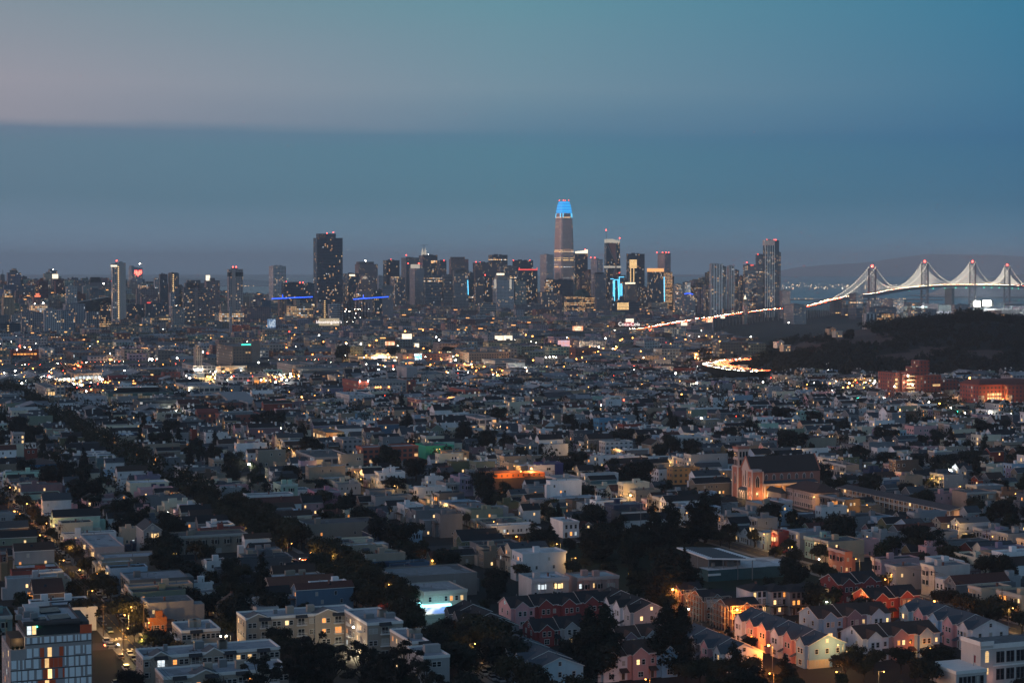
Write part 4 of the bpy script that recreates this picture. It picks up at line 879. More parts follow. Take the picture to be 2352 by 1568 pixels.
b=MB();ribbon(b,BEND,-17,17,-10,0,0,1);kind(b.build('freeway',[HILLM,simple('pale_freeway_surface',(.22,.20,.18),rough=.8,var=.25,scale=.2)]),'structure')
def ballpark():
 X,Y,z=at('d',2000,640,4300);t=thing('ballpark','stadium',(X,Y,0),0,'ballpark beyond the wooded hill with blazing white floodlight banks')
 b=MB();w=at('d',2360,640,4300)[0]-X
 for k in range(5):b.box(0,k*8,0,w,60,14+k*4)
 b.build('stand',[CONC],t);b=MB()
 for(xa,xb,y_)in((2026,2062,615),(2082,2136,610)):
  pa,pb=at('d',xa,y_,4300),at('d',xb,y_,4300);c=(pa[0]+pb[0])/2-X;n=7
  for i in range(n):
   for j in range(3):b.ball((pa[0]-X+(pb[0]-pa[0])*(i+.5)/n,10,pa[2]-5+j*4.5),1.5)
 b.build('floodlight_bank',[L_WH],t);b=MB()
 for xa in(2044,2110):pa=at('d',xa,612,4300);b.bar((pa[0]-X,12,0),(pa[0]-X,12,pa[2]+4),1.6);b.box(pa[0]-X-16,11.5,pa[2]-8,pa[0]-X+16,12.5,pa[2]+7)
 zt=at('d',2230,616,4250)[2]
 for xa in(2240,2295,2345):
  c=at('d',xa,620,4250)[0]-X;b.bar((c-5,-40,0),(c-5,-40,zt),1.3);b.bar((c+5,-40,0),(c+5,-40,zt),1.3);[b.bar((c-5,-40,k*12),(c+5,-40,k*12+12),.8)for k in range(int(zt/12))]
 c0=at('d',2228,616,4250)[0]-X;b.box(c0,-42,zt-4,w,-38,zt);b.build('light_mast',[STEEL],t)
 for(xa)in(2044,2110):
  pa=at('d',xa,612,4280);l=bpy.data.lights.new('floodlight','POINT');l.energy=900000;l.color=(.9,.97,1);l.shadow_soft_size=6;o=bpy.data.objects.new('floodlight',l);C.objects.link(o);o.parent=t;o.location=(pa[0]-X+10,40,pa[2]+6)
ballpark()
b=MB()
for i in range(170):
 px=RND.uniform(1790,2345);yb=RND.gauss(668,7)if RND.random()<.75 else RND.uniform(640,684);Y=RND.uniform(11500,14500);Z=at('D',px,yb,Y)
 if yb>684 or Z[2]<0 and False:continue
 b.ball((Z[0],Z[1],max(Z[2],3)),RND.choice((1.6,2,3)),RND.choice((0,0,1)),n=5,k=3)
for i in range(30):px=RND.uniform(1800,2080);Z=at('D',px,RND.gauss(689,3),7600);b.ball((Z[0],Z[1],max(Z[2],3)),1.3,0,n=5,k=3)
for i in range(25):px=RND.uniform(60,700);Z=at('D',px,RND.gauss(664,4),13000);b.ball((Z[0],Z[1],max(Z[2],6)),2.2,0,n=5,k=3)
kind(b.build('shore_lights',[lamp_mat('shore_lamp',(1,.62,.30),4),lamp_mat('shore_lamp_white',(1,.88,.7),4)]),'stuff')
# ------- mid-ground buildings
RES=[];ZONES=[(400,612,50,199),(400,690,206,392),(400,520,300,560),(636,778,295,390)]
def reserve(u0,u1,v0,v1,pad=1.5):RES.append((min(u0,u1)-pad,max(u0,u1)+pad,min(v0,v1)-pad,max(v0,v1)+pad))
def is_free(u0,u1,v0,v1,zones=False):
 return not any(u0<b_ and u1>a_ and v0<d_ and v1>c_ for a_,b_,c_,d_ in(RES+ZONES if zones else RES))
def rooftop(t,w,d,h,n,col=(.3,.3,.3)):
 for k in range(n):
  a,c=RND.uniform(.1,.75)*w,RND.uniform(.2,.7)*d;s_=RND.uniform(1.2,3.5);b=MB();b.box(a,c,h+.05,a+s_,c+s_*.8,h+RND.uniform(.9,2.4));b.build('rooftop_unit',[STEEL],t)
def block(reg,x0,x1,x2,yt,h,fac,col,label,name='warehouse',cat='warehouse',roof=(.17,.18,.19),w=None,d=None,units=2,extra=None,gab=None,group=None,hip=None):
 X,Y,w,d=fit(reg,x0,x1,x2,yt,h,w,d);d=min(max(d,8),90);u,v=uv(X,Y);reserve(u,u+d,v,v+w)
 col=tuple(min(.78,c*1.25)for c in col);t=thing(name,cat,(X,Y,0),TH,label,group);m=FA[fac]if isinstance(fac,str)else fac
 b=MB();b.box(0,0,0,w,d,h)
 if gab:b.tri_walls(0,0,w,d,h,gab[1],gab[0])
 b.build('wall',[m],t,col)
 b=MB()
 if gab:b.gable(0,0,w,d,h,gab[1],gab[0],0,0);b.build('roof',[SHINGLE],t,roof)
 elif hip:
  r=min(w,d)/2*.95;e=.8;b.prism([(-e,-e),(w+e,-e),(w+e,d+e),(-e,d+e)],h,h+hip,0,0,[(r,r),(w-r,r),(w-r,d-r),(r,d-r)]);b.build('roof',[SHINGLE],t,roof)
 else:
  b.box(.3,.3,h-.2,w-.3,d-.3,h+.04)
  b.build('roof',[TAR],t,roof);b=MB();e=.15
  for q in((-e,-e,w+e,.3),(-e,d-.3,w+e,d+e),(-e,.3,.3,d-.3),(w-.3,.3,w+e,d-.3)):b.box(q[0],q[1],h-.25,q[2],q[3],h+.7)
  b.build('parapet',[WALL],t,tuple(min(.6,c*1.1)for c in col));rooftop(t,w,d,h,units)
 if extra:extra(t,w,d,h)
 return t,w,d,h
def litrow(z0,z1,x0,x1,n,mt=LITW,y=-.08,gap=.25):
 def f(t,w,d,h):
  s_=(x1-x0)*w/n
  for i in range(n):b=MB();b.box(x0*w+i*s_,y,z0,x0*w+(i+1-gap)*s_,.05,z1);b.build('lit_window',[mt],t)
 return f
def lampspots(pts,mt=L_WH,r=.55,e=0,col=(1,.85,.6)):
 def f(t,w,d,h):
  for x,z in pts:
   b=MB();b.ball((x*w,-1.2,z),r);b.bar((x*w,0,z),(x*w,-1.2,z),.2,1);o=b.build('wall_lamp',[mt,DARK],t)
   if e:plight(t,(x*w,-2.2,z),e,col)
 return f
def plight(parent,loc,e,col,r=.4):
 l=bpy.data.lights.new('point_light','POINT');l.energy=e;l.color=col;l.shadow_soft_size=r;o=bpy.data.objects.new('point_light',l);C.objects.link(o);o.location=loc
 if parent:o.parent=parent
 return o
def both(*fs):
 def f(*a):
  for q in fs:q(*a)
 return f
B=block
WHT=(.7,.7,.7)
def sawtooth():
 X,Y,_,_=fit('e',0,10,600,470,8);X,Y=P('e',-30,470,8);t=thing('transit_depot','depot',(X,Y,0),TH,'long depot with a zigzag row of pale gabled roofs and rooftop vents')
 n,w=6,33;d=95;u,v=uv(X,Y);reserve(u,u+d,v,v+n*w*.9)
 for i in range(n):
  x0=i*w*.86;y0=0 if i<4 else 30;b=MB();b.box(x0,y0,0,x0+w*.86,d,7.5);b.tri_walls(x0,y0,x0+w*.86,d,7.5,5,'y');b.build('wall',[FA['lowgrid']if i%2 else WALL],t,(.24,.23,.23))
  b=MB();b.gable(x0+.2,y0,x0+w*.86-.2,d,7.5,5,'y',0,1,ov=.15);[b.tube((x0+w*.43,y0+10+k*18,12),(x0+w*.43,y0+10+k*18,15),1,n=8,m=1)for k in range(5)];b.build('roof',[TAR,STEEL],t,(.34,.35,.37))
sawtooth()
B('e',455,462,642,462,10,'lito',(.5,.48,.42),'low shop block with a blazing white lit front by the depot',extra=lampspots([(.1,9.6),(.3,9.6),(.5,9.6),(.7,9.6),(.9,9.6)]))
B('e',578,628,876,418,14,'lowgrid',(.34,.25,.20),'tan brick loft with a row of bright square windows beside the depot',name='loft_building',cat='building',extra=litrow(8.5,11.5,.05,.98,7,LITC))
B('e',926,932,1090,438,13,WALL,(.22,.05,.055),'windowless dark red block west of the brick lofts')
def tower_mill(t,w,d,h):
 b=MB();b.box(w*.14,2,0,w*.46,14,38);b.box(w*.2,3,38,w*.4,12,40);b.build('stair_tower',[FA['pier']],t,(.36,.34,.33))
B('e',1556,1652,1835,352,17,'lowgrid',(.40,.37,.36),'pale concrete mill with a tall square tower',name='loft_building',cat='building',extra=both(tower_mill,lampspots([(.1,13),(.35,13)],e=2500)))
B('e',1760,1768,2110,358,14,'lowgrid',(.36,.34,.31),'long pale warehouse adjoining the square-towered mill, lamps on its flank',extra=lampspots([(.2,8),(.85,9)],e=2500))
B('e',1843,1908,2310,447,13,'lowgrid',(.46,.45,.44),'white-framed loft block with wide dark windows and two lit bays',name='loft_building',cat='building',extra=litrow(3.5,9.5,.66,.93,2,LITO),units=5)
B('e',1788,1992,2152,188,33,'grid',(.11,.10,.095),'dark brown gridded office building with a teal roof light',name='office_building',cat='building',extra=lambda t,w,d,h:[MB.box(b_:=MB(),w,-1,0,w*1.45,22,h+6),b_.build('end_wall',[WALL],t,(.17,.17,.17)),MB.box(c_:=MB(),w*.45,-.6,h+2,w*.95,.2,h+3.5),c_.build('teal_light_strip',[lamp_mat('teal_led',(.05,1,.75),1.6)],t)])
def glasshall(t,w,d,h):
 b=MB();b.box(w*.17,d*.3,h+.1,w*.82,d*.75,h+4.5);b.build('roof_monitor',[GLASS],t)
GLH=facade('green_glass_hall',2.2,2.4,.07,.08,.94,glass=(.05,.13,.11),p=.5,es=.14,floorp=.3,warm=.3)
B('e',884,926,1482,588,12,GLH,(.10,.13,.12),'long green-glazed hall with a dark monitor roof',name='market_hall',cat='hall',roof=(.05,.06,.07),extra=glasshall,d=40)
B('e',1188,1196,1716,655,11,'bands',(.08,.10,.105),'long dark office block below the green-glazed hall, lit at street level',name='office_building',cat='building',roof=(.06,.065,.07),d=35,extra=both(litrow(1.5,4,.02,.55,7,LITW),lampspots([(.42,3.5),(.63,4),(.84,4)],e=1800)))
B('e',282,400,505,545,12,'apt',(.30,.27,.25),'pale apartment block with a dark corner of glowing windows',name='apartment_building',cat='building',extra=litrow(2,9,.1,.9,4,LITW))
B('e',474,480,556,520,17,'apt',(.27,.25,.24),'slim stair tower of lit windows beside the pale apartment block',name='apartment_building',cat='building')
B('e',1752,1962,2032,645,8,WALL,(.33,.31,.29),'big pale shed with a broad gabled roof',gab=('x',5),roof=(.30,.30,.31),w=24,extra=lampspots([(-.6,5)],e=3000))
B('e',330,345,926,690,7,'lowgrid',(.30,.31,.33),'very long low blue-grey shed roof',roof=(.32,.34,.37),d=30,units=6)
B('e',2048,2120,2352,668,9,'lowgrid',(.34,.32,.31),'grey works building with tall side windows',roof=(.28,.29,.31))
B('e',86,96,332,218,15,'brick',(.28,.07,.045),'red brick apartment block with lit balconies on the western flats',name='apartment_building',cat='building',extra=both(litrow(9,11,.08,.95,7,LITO),lampspots([(.2,16.5),(.7,16.5)])))
B('e',330,380,462,208,17,'apt',(.44,.43,.43),'white apartment block adjoining the red brick one',name='apartment_building',cat='building')
B('e',508,625,850,240,14,'brick',(.20,.13,.11),'brown brick apartment block with one lit stairwell',name='apartment_building',cat='building',extra=litrow(2,12,.02,.06,1,LITC))
B('e',985,1060,1160,228,12,'apt',(.38,.38,.40),'white stepped flats beyond the dim freeway',name='apartment_building',cat='building')
B('e',565,575,685,128,12,'brick',(.26,.08,.055),'small red brick block beyond the freeway',name='apartment_building',cat='building')
B('e',1668,1690,1866,750,8,'brick',(.24,.075,.055),'red hall with a red gabled roof west of the floodlit yard',gab=('x',3),roof=(.22,.06,.05))
B('e',1892,1900,2252,778,8,'brick',(.24,.08,.06),'long red brick shed with a blue-white roof monitor',d=26,extra=lambda t,w,d,h:[MB.box(b_:=MB(),w*.1,d*.3,h+.1,w*.8,d*.7,h+2.4),b_.build('roof_monitor',[STEEL],t)])
B('e',1225,1235,1395,440,11,'brick',(.25,.07,.05),'red block between the windowless red block and the mill',name='loft_building',cat='building')
B('e',1378,1400,1545,412,14,'brick',(.22,.065,.055),'dark red loft with an arched gable',name='loft_building',cat='building')
B('e',1502,1610,1890,530,10,'lowgrid',(.38,.36,.34),'cream warehouse with floodlit loading wall',extra=lampspots([(-.1,7),(.02,7)],e=2500),roof=(.3,.31,.33))
def market(t,w,d,h):
 b=MB();b.box(w*.16,-1.4,0,w*.42,.2,h+2.6);b.face([(w*.16,-1.4,h+2.6),(w*.42,-1.4,h+2.6),(w*.29,-1.4,h+5)]);b.face([(w*.16,.2,h+2.6),(w*.42,.2,h+2.6),(w*.29,.2,h+5)]);b.build('entrance_front',[WALL],t,(.5,.42,.3))
 s_=text('sign_lettering','SAFEWAY',4.2,(w*.29,-1.8,h-1),(math.pi/2,0,0),lamp_mat('white_sign_letters',(1,.95,.9),3.5),t,.1)
 for k in range(9):plight(t,(w*(.05+.11*k),-9,8.5),5200,(1,.62,.28),1)
 for k in range(9):b=MB();b.ball((w*(.05+.11*k),-9,8.8),.4);b.bar((w*(.05+.11*k),-9,0),(w*(.05+.11*k),-9,8.4),.25,1);b.build('yard_lamp',[L_WH,DARK],t)
B('f',868,926,1560,275,9,'lowgrid',(.42,.34,.24),'floodlit tan supermarket with a gabled entrance and white sign letters',name='supermarket',cat='shop',roof=(.16,.15,.14),d=45,extra=market)
B('f',440,452,735,290,8,'lito',(.36,.28,.20),'low floodlit store wing west of the big round tree',extra=lampspots([(.2,6),(.6,6)],e=3000))
B('f',1308,1462,1762,428,12,WALL,(.46,.38,.34),'big blank warehouse with a warm-lit pale wall',extra=lambda t,w,d,h:[MB.box(b_:=MB(),-w*.3,d*.2,0,w*.0,d*.8,h+8),b_.build('taller_bay',[WALL],t,(.36,.35,.36)),plight(t,(w*.7,-16,6),9000,(1,.6,.4),2)])
B('f',788,928,1016,488,16,'brick',(.22,.05,.04),'dark red apartment block with lit stair windows and a roof lamp',name='apartment_building',cat='building',extra=lampspots([(.1,17),(.9,17)],e=1500))
B('f',1012,1020,1342,482,15,'punched',(.27,.26,.26),'grey stucco school-like block rising behind a lower grey front',name='apartment_building',cat='building',d=30)
B('f',1340,1346,1420,480,14.5,'brick',(.23,.07,.06),'red brick eastern wing of the grey stucco block',name='apartment_building',cat='building',d=30)
B('f',1014,1024,1292,535,11,'punched',(.32,.32,.33),'lower grey front block with two dark window bays and warm canopy lamps',name='apartment_building',cat='building',extra=lampspots([(.18,11.5),(.25,11.5),(.33,11.5),(.6,11.5)],L_OR),d=20)
B('f',735,850,1068,605,12,'punched',(.42,.43,.46),'white curved-roof modern block with slit windows',name='apartment_building',cat='building',roof=(.36,.38,.42))
B('f',574,590,802,642,10,'lowgrid',(.40,.37,.35),'cream hall with a row of small windows and an orange-lit wall',extra=lambda t,w,d,h:[MB.box(b_:=MB(),w*.46,-.1,1.5,w*.62,.05,h-1.5),b_.build('mural_panel',[simple('dull_mural',(.09,.035,.03),var=.5,scale=.4)],t),plight(t,(w*.1,-5,2),1500,(1,.4,.12))])
def skylights(t,w,d,h):
 for k in range(8):b=MB();b.ball((w*(.1+.11*k),d*.6,h+.1),1.3,rz=.9);b.build('skylight',[TRIM],t)
B('f',1345,1462,1702,648,11,'lowgrid',(.44,.20,.17),'salmon pink warehouse with white domed skylights',extra=skylights,roof=(.10,.10,.11))
B('f',1828,1838,1972,562,11,'brick',(.28,.08,.055),'long brick-red loft with pale window bands',name='loft_building',cat='building',d=45)
for i in range(5):
 B('f',1972+i*74,1976+i*74,2044+i*74,600+i*6,11+i%2,'apt',[(.44,.44,.45),(.12,.12,.13),(.46,.45,.44),(.2,.2,.21),(.42,.42,.43)][i],['white townhouse next to the brick-red loft','dark townhouse in the black and white row','white townhouse in the middle of the black and white row','grey townhouse in the black and white row','white townhouse at the eastern end of the black and white row'][i],name='townhouse',cat='house',units=1,group='black and white townhouse row')
B('f',540,650,805,925,10,'lito',(.34,.21,.10),'ochre corner restaurant with tall glowing windows',name='corner_building',cat='building',extra=lambda t,w,d,h:plight(t,(w*.3,-7,3),4000,(1,.5,.18)))
B('f',906,962,1440,1055,10,'apt',(.33,.10,.065),'long rust-red apartment building with pale blue roof',name='apartment_building',cat='building',roof=(.30,.33,.36),units=4)
B('f',1416,1502,1742,1042,8,WALL,(.03,.30,.19),'bright green-painted wall building',name='corner_building',cat='building')
B('f',1680,1690,1872,1095,9,'punched',(.42,.25,.13),'apricot stucco block with a lamp at its foot',name='corner_building',cat='building',d=14)
B('f',392,560,885,1140,9,'lowgrid',(.27,.26,.26),'large flat grey warehouse with a turret house before it',roof=(.10,.105,.11),units=3)
B('f',728,795,958,985,9.5,'punched',(.25,.24,.25),'grey stucco corner block with recessed balconies',name='corner_building',cat='building')
B('f',1858,1872,2215,240,18,'punched',(.33,.23,.17),'brown brick office block by the skyway ramp',name='office_building',cat='building',d=35)
B('f',1984,2095,2352,308,14,'bands',(.36,.34,.32),'white parking structure with open dark decks',name='parking_structure',cat='building')
B('f',1750,1762,2072,385,7,'lowgrid',(.42,.38,.28),'low cream store with an amber floodlit yard',extra=lampspots([(-.04,6),(.26,7),(.47,7),(.8,7)],L_OR,e=5000,col=(1,.6,.25)),d=25)
B('f',1765,1775,2352,152,11,'lito',(.36,.28,.22),'long low building with rows of lit windows under the freeway signs',d=30)
B('f',1112,1120,1312,388,10,WALL,(.06,.05,.05),'dark rust shed between the supermarket and the blank warehouse')
B('f',232,362,560,345,16,'punched',(.28,.24,.22),'brown stucco block with a lit stair slot',name='apartment_building',cat='building',extra=litrow(2,12,.0,.05,1,LITO))
B('f',412,440,800,378,13,'bands',(.16,.17,.18),'wide grey glass-banded office block south of the big round tree',name='office_building',cat='building',roof=(.16,.17,.19),d=25)
B('f',662,735,795,442,14,'apt',(.30,.27,.24),'tan stair-lit block adjoining the dark red apartment block',name='apartment_building',cat='building')
B('f',1785,1960,2105,805,9,'lowgrid',(.34,.33,.35),'pale school building with a glowing corner entrance',name='school_building',cat='school',extra=lambda t,w,d,h:plight(t,(-6,-3,3),3000,(1,.6,.3)))
B('g',302,372,535,285,16,'apt',(.20,.18,.165),'dark apartment block with white end wall and roof-deck lamps',name='apartment_building',cat='building',extra=both(lampspots([(.1,17.5),(.3,17.8),(.5,18),(.65,17.4)]),lambda t,w,d,h:[MB.box(b_:=MB(),-.3,-.2,0,w*.02,d+.2,h+.8),b_.build('end_wall',[WALL],t,(.45,.43,.43))]))
for i in range(4):
 B('g',78+i*44,84+i*44,126+i*44,408,11,'punched',(.27,.26,.26),['arched-roof townhouse at the western end of its row','second arched-roof townhouse of the four','third arched-roof townhouse of the four','arched-roof townhouse at the eastern end, beside lit windows'][i],name='townhouse',cat='house',units=0,group='arched-roof townhouses',d=24,extra=lambda t,w,d,h:[[b.face([(w*k/8,y,h+.7+2*math.sin(math.pi*k/8)),(w*(k+1)/8,y,h+.7+2*math.sin(math.pi*(k+1)/8)),(w*(k+1)/8,y+d*.97,h+.7+2*math.sin(math.pi*(k+1)/8)),(w*k/8,y+d*.97,h+.7+2*math.sin(math.pi*k/8))])for k in range(8)for y in(0,)]and b.build('arched_roof',[TAR],t,(.36,.37,.39))for b in[MB()]])
B('g',260,266,358,408,12,'apt',(.12,.12,.125),'dark flats with a column of warm corner windows beside the arched townhouses',name='apartment_building',cat='building',d=24)
B('g',612,702,1172,218,9,WALL,(.47,.46,.43),'long white bus depot under bright floodlights',extra=lampspots([(.03,8),(.18,9.5),(.37,9.5),(.57,8),(.57,10),(.73,9)],e=6000,col=(1,.92,.75)),roof=(.33,.34,.34),d=28)
B('g',1722,1732,1988,205,10,'brick',(.30,.12,.065),'orange-brown brick hall behind the freeway bend',extra=litrow(4,6,.1,.95,6,LITO))
B('g',660,725,912,380,9,'bands',(.36,.35,.35),'white school-like block with long ribbon windows',name='school_building',cat='school')
B('g',1432,1442,1798,968,10,'punched',(.43,.40,.39),'long cream apartment house with a white cornice roof',name='apartment_building',cat='building',roof=(.42,.45,.47),d=14)
B('g',848,900,1132,1005,9,'punched',(.44,.44,.46),'white stucco house with stepped roof terraces',name='corner_building',cat='building')
B('g',1458,1480,1705,1232,9,'punched',(.40,.22,.09),'ochre two-storey corner building with lit windows',name='corner_building',cat='building')
B('g',828,850,1088,812,8,'punched',(.05,.20,.34),'bright blue long house',name='corner_building',cat='building',d=12)
B('g',345,352,540,1195,8,WALL,(.09,.07,.17),'violet-blue windowless side of a flat block',name='corner_building',cat='building',d=12)
B('g',2060,2140,2352,210,10,'lowgrid',(.10,.13,.13),'dark glazed works building behind the freeway bend')
def hosp(t,w,d,h):
 b=MB();b.box(w*.36,-2,0,w*.56,12,h-1);b.box(w*.95,-4,0,w*2.1,d,h-2);b.box(w*1.15,3,h-2,w*1.75,d-4,h+5.5);b.box(w*1.35,5,h+5.5,w*1.8,d-6,h+11.5);b.box(w*2.1,6,0,w*3.2,d,h-8);b.box(w*2.12,7,h-8,w*2.4,14,h-3)
 b.build('wing',[FA['brick']],t,(.26,.075,.06));b=MB()
 for k in range(6):b.box(w*.52,-4.4,3+k*3.7,w*.9,-2,4.4+k*3.7)
 b.build('fire_balcony',[WALL],t,(.5,.38,.28))
 for(x,y,z)in((.55,-5,23),(.75,-5.5,14),(.75,-5.5,5),(.7,-6,2)):l=MB();l.ball((w*x,y,z),.7);l.build('wall_lamp',[L_WH],t)
 plight(t,(w*.75,-9,5),16000,(1,.75,.42),1);plight(t,(w*.6,-8,16),6000,(1,.75,.42),1)
 b=MB()
 for z in(2,10.5,14,18):b.box(w*.1,-.1,z,w*.2,.05,z+2)
 for k in range(6):b.box(w*(1.72+.06*k),-4.1,12,w*(1.75+.06*k),-3.9,14)
 b.build('lit_window',[LITW],t)
B('h',1218,1228,1416,200,25,'brick',(.27,.08,.065),'stepped red brick hospital with lit fire-escape balconies',name='hospital',cat='hospital',roof=(.15,.07,.06),extra=hosp,d=26)
def hosp2(t,w,d,h):
 b=MB();e=1;b.prism([(-e,-e),(w+e,-e),(w+e,d+e),(-e,d+e)],h+.72,h+4.5,0,0,[(5,5),(w-5,5),(w-5,d-5),(5,d-5)]);b.build('hipped_roof',[SHINGLE],t,(.20,.07,.055))
 b=MB();b.box(w*.42,-8,0,w*1.0,.2,h+.3);b.build('wing',[FA['brick']],t,(.25,.075,.055));b=MB();b.box(w*.40,-8.4,0,w*.50,-7.9,h*.62);b.box(-.3,-.3,0,w*.1,.1,h*.6);b.build('stone_pier',[FA['punched']],t,(.42,.36,.30))
 litrow(h*.58,h*.68,.16,.42,6,LITW)(t,w,d,h);litrow(h*.42,h*.52,.16,.42,6,LITW)(t,w,d,h)
 plight(t,(w*.3,-11,9),22000,(1,.40,.09),1);l=MB();l.ball((w*.3,-11,10),.8);l.bar((w*.3,-11,0),(w*.3,-11,9.5),.3,1);l.build('yard_lamp',[L_OR,DARK],t)
 plight(t,(w*.3,d+14,h+3),30000,(1,.42,.1),1);l=MB();l.ball((w*.34,d+14,h+4),.9);l.bar((w*.34,d+14,0),(w*.34,d+14,h+3.5),.3,1);l.build('yard_lamp',[L_OR,DARK],t)
B('h',1950,1962,2440,305,22,'brick',(.25,.07,.055),'red brick hospital wing with a hipped tile roof and orange floodlights',name='hospital',cat='hospital',extra=hosp2,d=28)
B('h',428,470,782,212,9,'punched',(.42,.40,.38),'pale flat clinic with boxy rooftop rooms at the foot of the wooded hill',name='clinic',cat='building',units=4)
B('h',806,870,1192,222,11,'brick',(.24,.15,.13),'brown brick clinic with a pale stepped roof west of the hospital',name='clinic',cat='building',units=5,roof=(.35,.34,.33))
B('h',848,860,1062,290,7,'punched',(.38,.36,.34),'low pale clinic annex with palms before it',name='clinic',cat='building')
B('h',1105,1118,1320,430,8,'punched',(.44,.44,.45),'white flat-roofed block in front of the hospital',name='corner_building',cat='building',d=14)
B('h',1074,1080,1308,530,8.5,'punched',(.46,.42,.40),'cream mission-style flats with a curved gable',name='corner_building',cat='building',d=14,extra=lampspots([(.48,9.5),(.58,9.5),(.75,9.5),(.88,9.5)],L_OR))
def billboard(reg,x0,y0,x1,y1,Y,mat,label,z0=None,word=None):
 a,c=at(reg,x0,y1,Y),at(reg,x1,y0,Y);w,h=c[0]-a[0],c[2]-a[2];t=thing('billboard','billboard',(a[0],Y,0),0,label,'lit billboards over the flats')
 b=MB();b.box(-.3,.05,a[2]-.3,w+.3,.8,c[2]+.3);b.build('frame',[DARK],t);b=MB();b.box(0,-.12,a[2],w,.04,c[2]);b.build('lit_panel',[mat],t);b=MB()
 for k in(.25,.75):b.bar((w*k,.5,0),(w*k,.5,a[2]),.6)
 b.build('post',[DARK],t)
 if word:text('sign_lettering',word[0],word[1],(w/2,-.3,a[2]+h/2),(math.pi/2,0,0),word[2],t,.05)
def panel(name,c1,c2,es):
 m,n,l,b=newmat(name);t=n.new('ShaderNodeTexNoise');t.inputs['Scale'].default_value=.22;t.inputs['Detail'].default_value=1;l.new(vec(n,l,'Object',(1,1,1)),t.inputs['Vector'])
 r=n.new('ShaderNodeValToRGB');l.new(t.outputs['Fac'],r.inputs[0]);e=r.color_ramp.elements;e[0].position=.42;e[1].position=.58;e[0].color=(*c1,1);e[1].color=(*c2,1);l.new(r.outputs[0],b.inputs['Emission Color']);b.inputs['Emission Strength'].default_value=es;b.inputs['Base Color'].default_value=(.1,.1,.1,1);return m
BW=panel('white_poster',(1,.9,.72),(1,.80,.55),1.5);BO=panel('orange_poster',(1,.3,.12),(1,.75,.5),1.5);BP=panel('pink_poster',(.9,.42,.40),(.75,.5,.62),1.0);BB=panel('blue_screen',(.08,.16,.3),(.5,.6,.7),1.0);BCY=panel('cyan_poster',(.05,.45,.9),(.1,.7,1),1.8);BR=panel('red_poster',(.55,.05,.06),(.5,.05,.06),.9)
LETT=lamp_mat('lit_letters',(1,.9,.85),1.8)
billboard('c',875,1242,968,1281,3050,BO,'orange and white lit billboard beside a white lamp on the skyway');billboard('c',742,1368,850,1432,2600,BP,'large pink lit billboard on a tall post');billboard('c',178,1327,250,1375,2750,BW,'brilliant white billboard, western of a touching pair');billboard('c',254,1325,335,1375,2755,BW,'brilliant white billboard, eastern of a touching pair')
billboard('b',1362,1310,1450,1356,2800,BW,'square white billboard under an orange lamp');billboard('b',1212,1378,1296,1412,2650,BO,'red-orange lit billboard with pale lettering band');billboard('c',1350,1175,1422,1206,3350,BW,'white billboard standing above a red soft-drink sign')
billboard('c',1338,1206,1424,1241,3345,BR,'red billboard with white script lettering',word=('Coca-Cola',9,LETT));billboard('c',1845,1208,1901,1236,3300,BW,'small white billboard below the bright highway');billboard('c',2072,1165,2129,1206,3500,BO,'orange-white billboard against the bright highway')
billboard('b',155,1178,230,1256,3300,BB,'tall bluish lit screen on a theatre wall');billboard('f',1410,256,1467,287,2100,BCY,'cyan glowing store sign by the supermarket',word=('BEST\nBUY',4.2,lamp_mat('white_sign_glow',(.9,1,1),2.6)));billboard('b',1475,1395,1515,1432,2600,BW,'small white billboard beside the slatted dark block')
billboard('b',616,1172,800,1236,3400,panel('shop_glass',(.55,.42,.25),(.42,.34,.22),1.0),'wide amber shop front with a pale script sign',word=("bloomingdale's",8,LETT));billboard('c',2200,1150,2240,1172,3700,BW,'tiny white billboard by the highway ramp');billboard('e',0,252,38,280,2500,BO,'orange-lit panel at the western edge of the flats')
# ------- houses with real windows
WC={}
def wmesh(kind_,w,h,k):
 key=(kind_,round(w,1),round(h,1),k)
 if key in WC:return WC[key]
 b=MB();f=.13
 if kind_=='frame':
  b.box(-w/2-f,-.09,-f,w/2+f,.02,0,bottom=True);b.box(-w/2-f,-.09,h,w/2+f,.02,h+f*1.3,bottom=True)
  for s_ in(-w/2-f,w/2):b.box(s_,-.09,0,s_+f,.02,h)
  b.box(-w/2,-.055,h*.5-.04,w/2,.0,h*.5+.04,bottom=True)
  if w>1.5:b.box(-.05,-.06,0,.05,0,h)
  me=b.mesh('window_frame',[TRIMC])
 elif kind_=='pane':
  b.face([(-w/2,-.03,0),(w/2,-.03,0),(w/2,-.03,h),(-w/2,-.03,h)])
  me=b.mesh('window_pane',[{'d':GLASS,'w':LITW,'o':LITO,'c':LITC,'b':BLIND}[k]])
 elif kind_=='door':
  b.box(-w/2-.12,-.08,0,w/2+.12,.02,h+.15,0);b.box(-w/2,-.12,0,w/2,-.06,h,1);me=b.mesh('door',[TRIM,WOOD])
 elif kind_=='garage':
  b.box(-w/2,-.06,0,w/2,.02,h,0);[b.box(-w/2,-.08,h*k_/4,w/2,-.05,h*k_/4+.04,1)for k_ in range(1,4)];me=b.mesh('garage_door',[TRIMC,DARK])
 WC[key]=me;return me
BLIND=simple('window_blind',(.42,.40,.36),rough=.7,var=.1)
ROT={'S':0,'W':-math.pi/2,'E':math.pi/2,'N':math.pi}
TRIMCOL=(.55,.54,.52)
def window(parent,x,y,z,side,w=1.1,h=1.7,k='d',trim=TRIMCOL):
 o=link('window',wmesh('frame',w,h,''),parent,trim,(x,y,z),ROT[side]);link('pane',wmesh('pane',w,h,k),o);return o
def litk(p,rng=None):
 r=(rng or RND).random()
 return 'w' if r<p*.68 else 'o' if r<p*.92 else 'c' if r<p else 'b' if r<p+.12 else 'd'
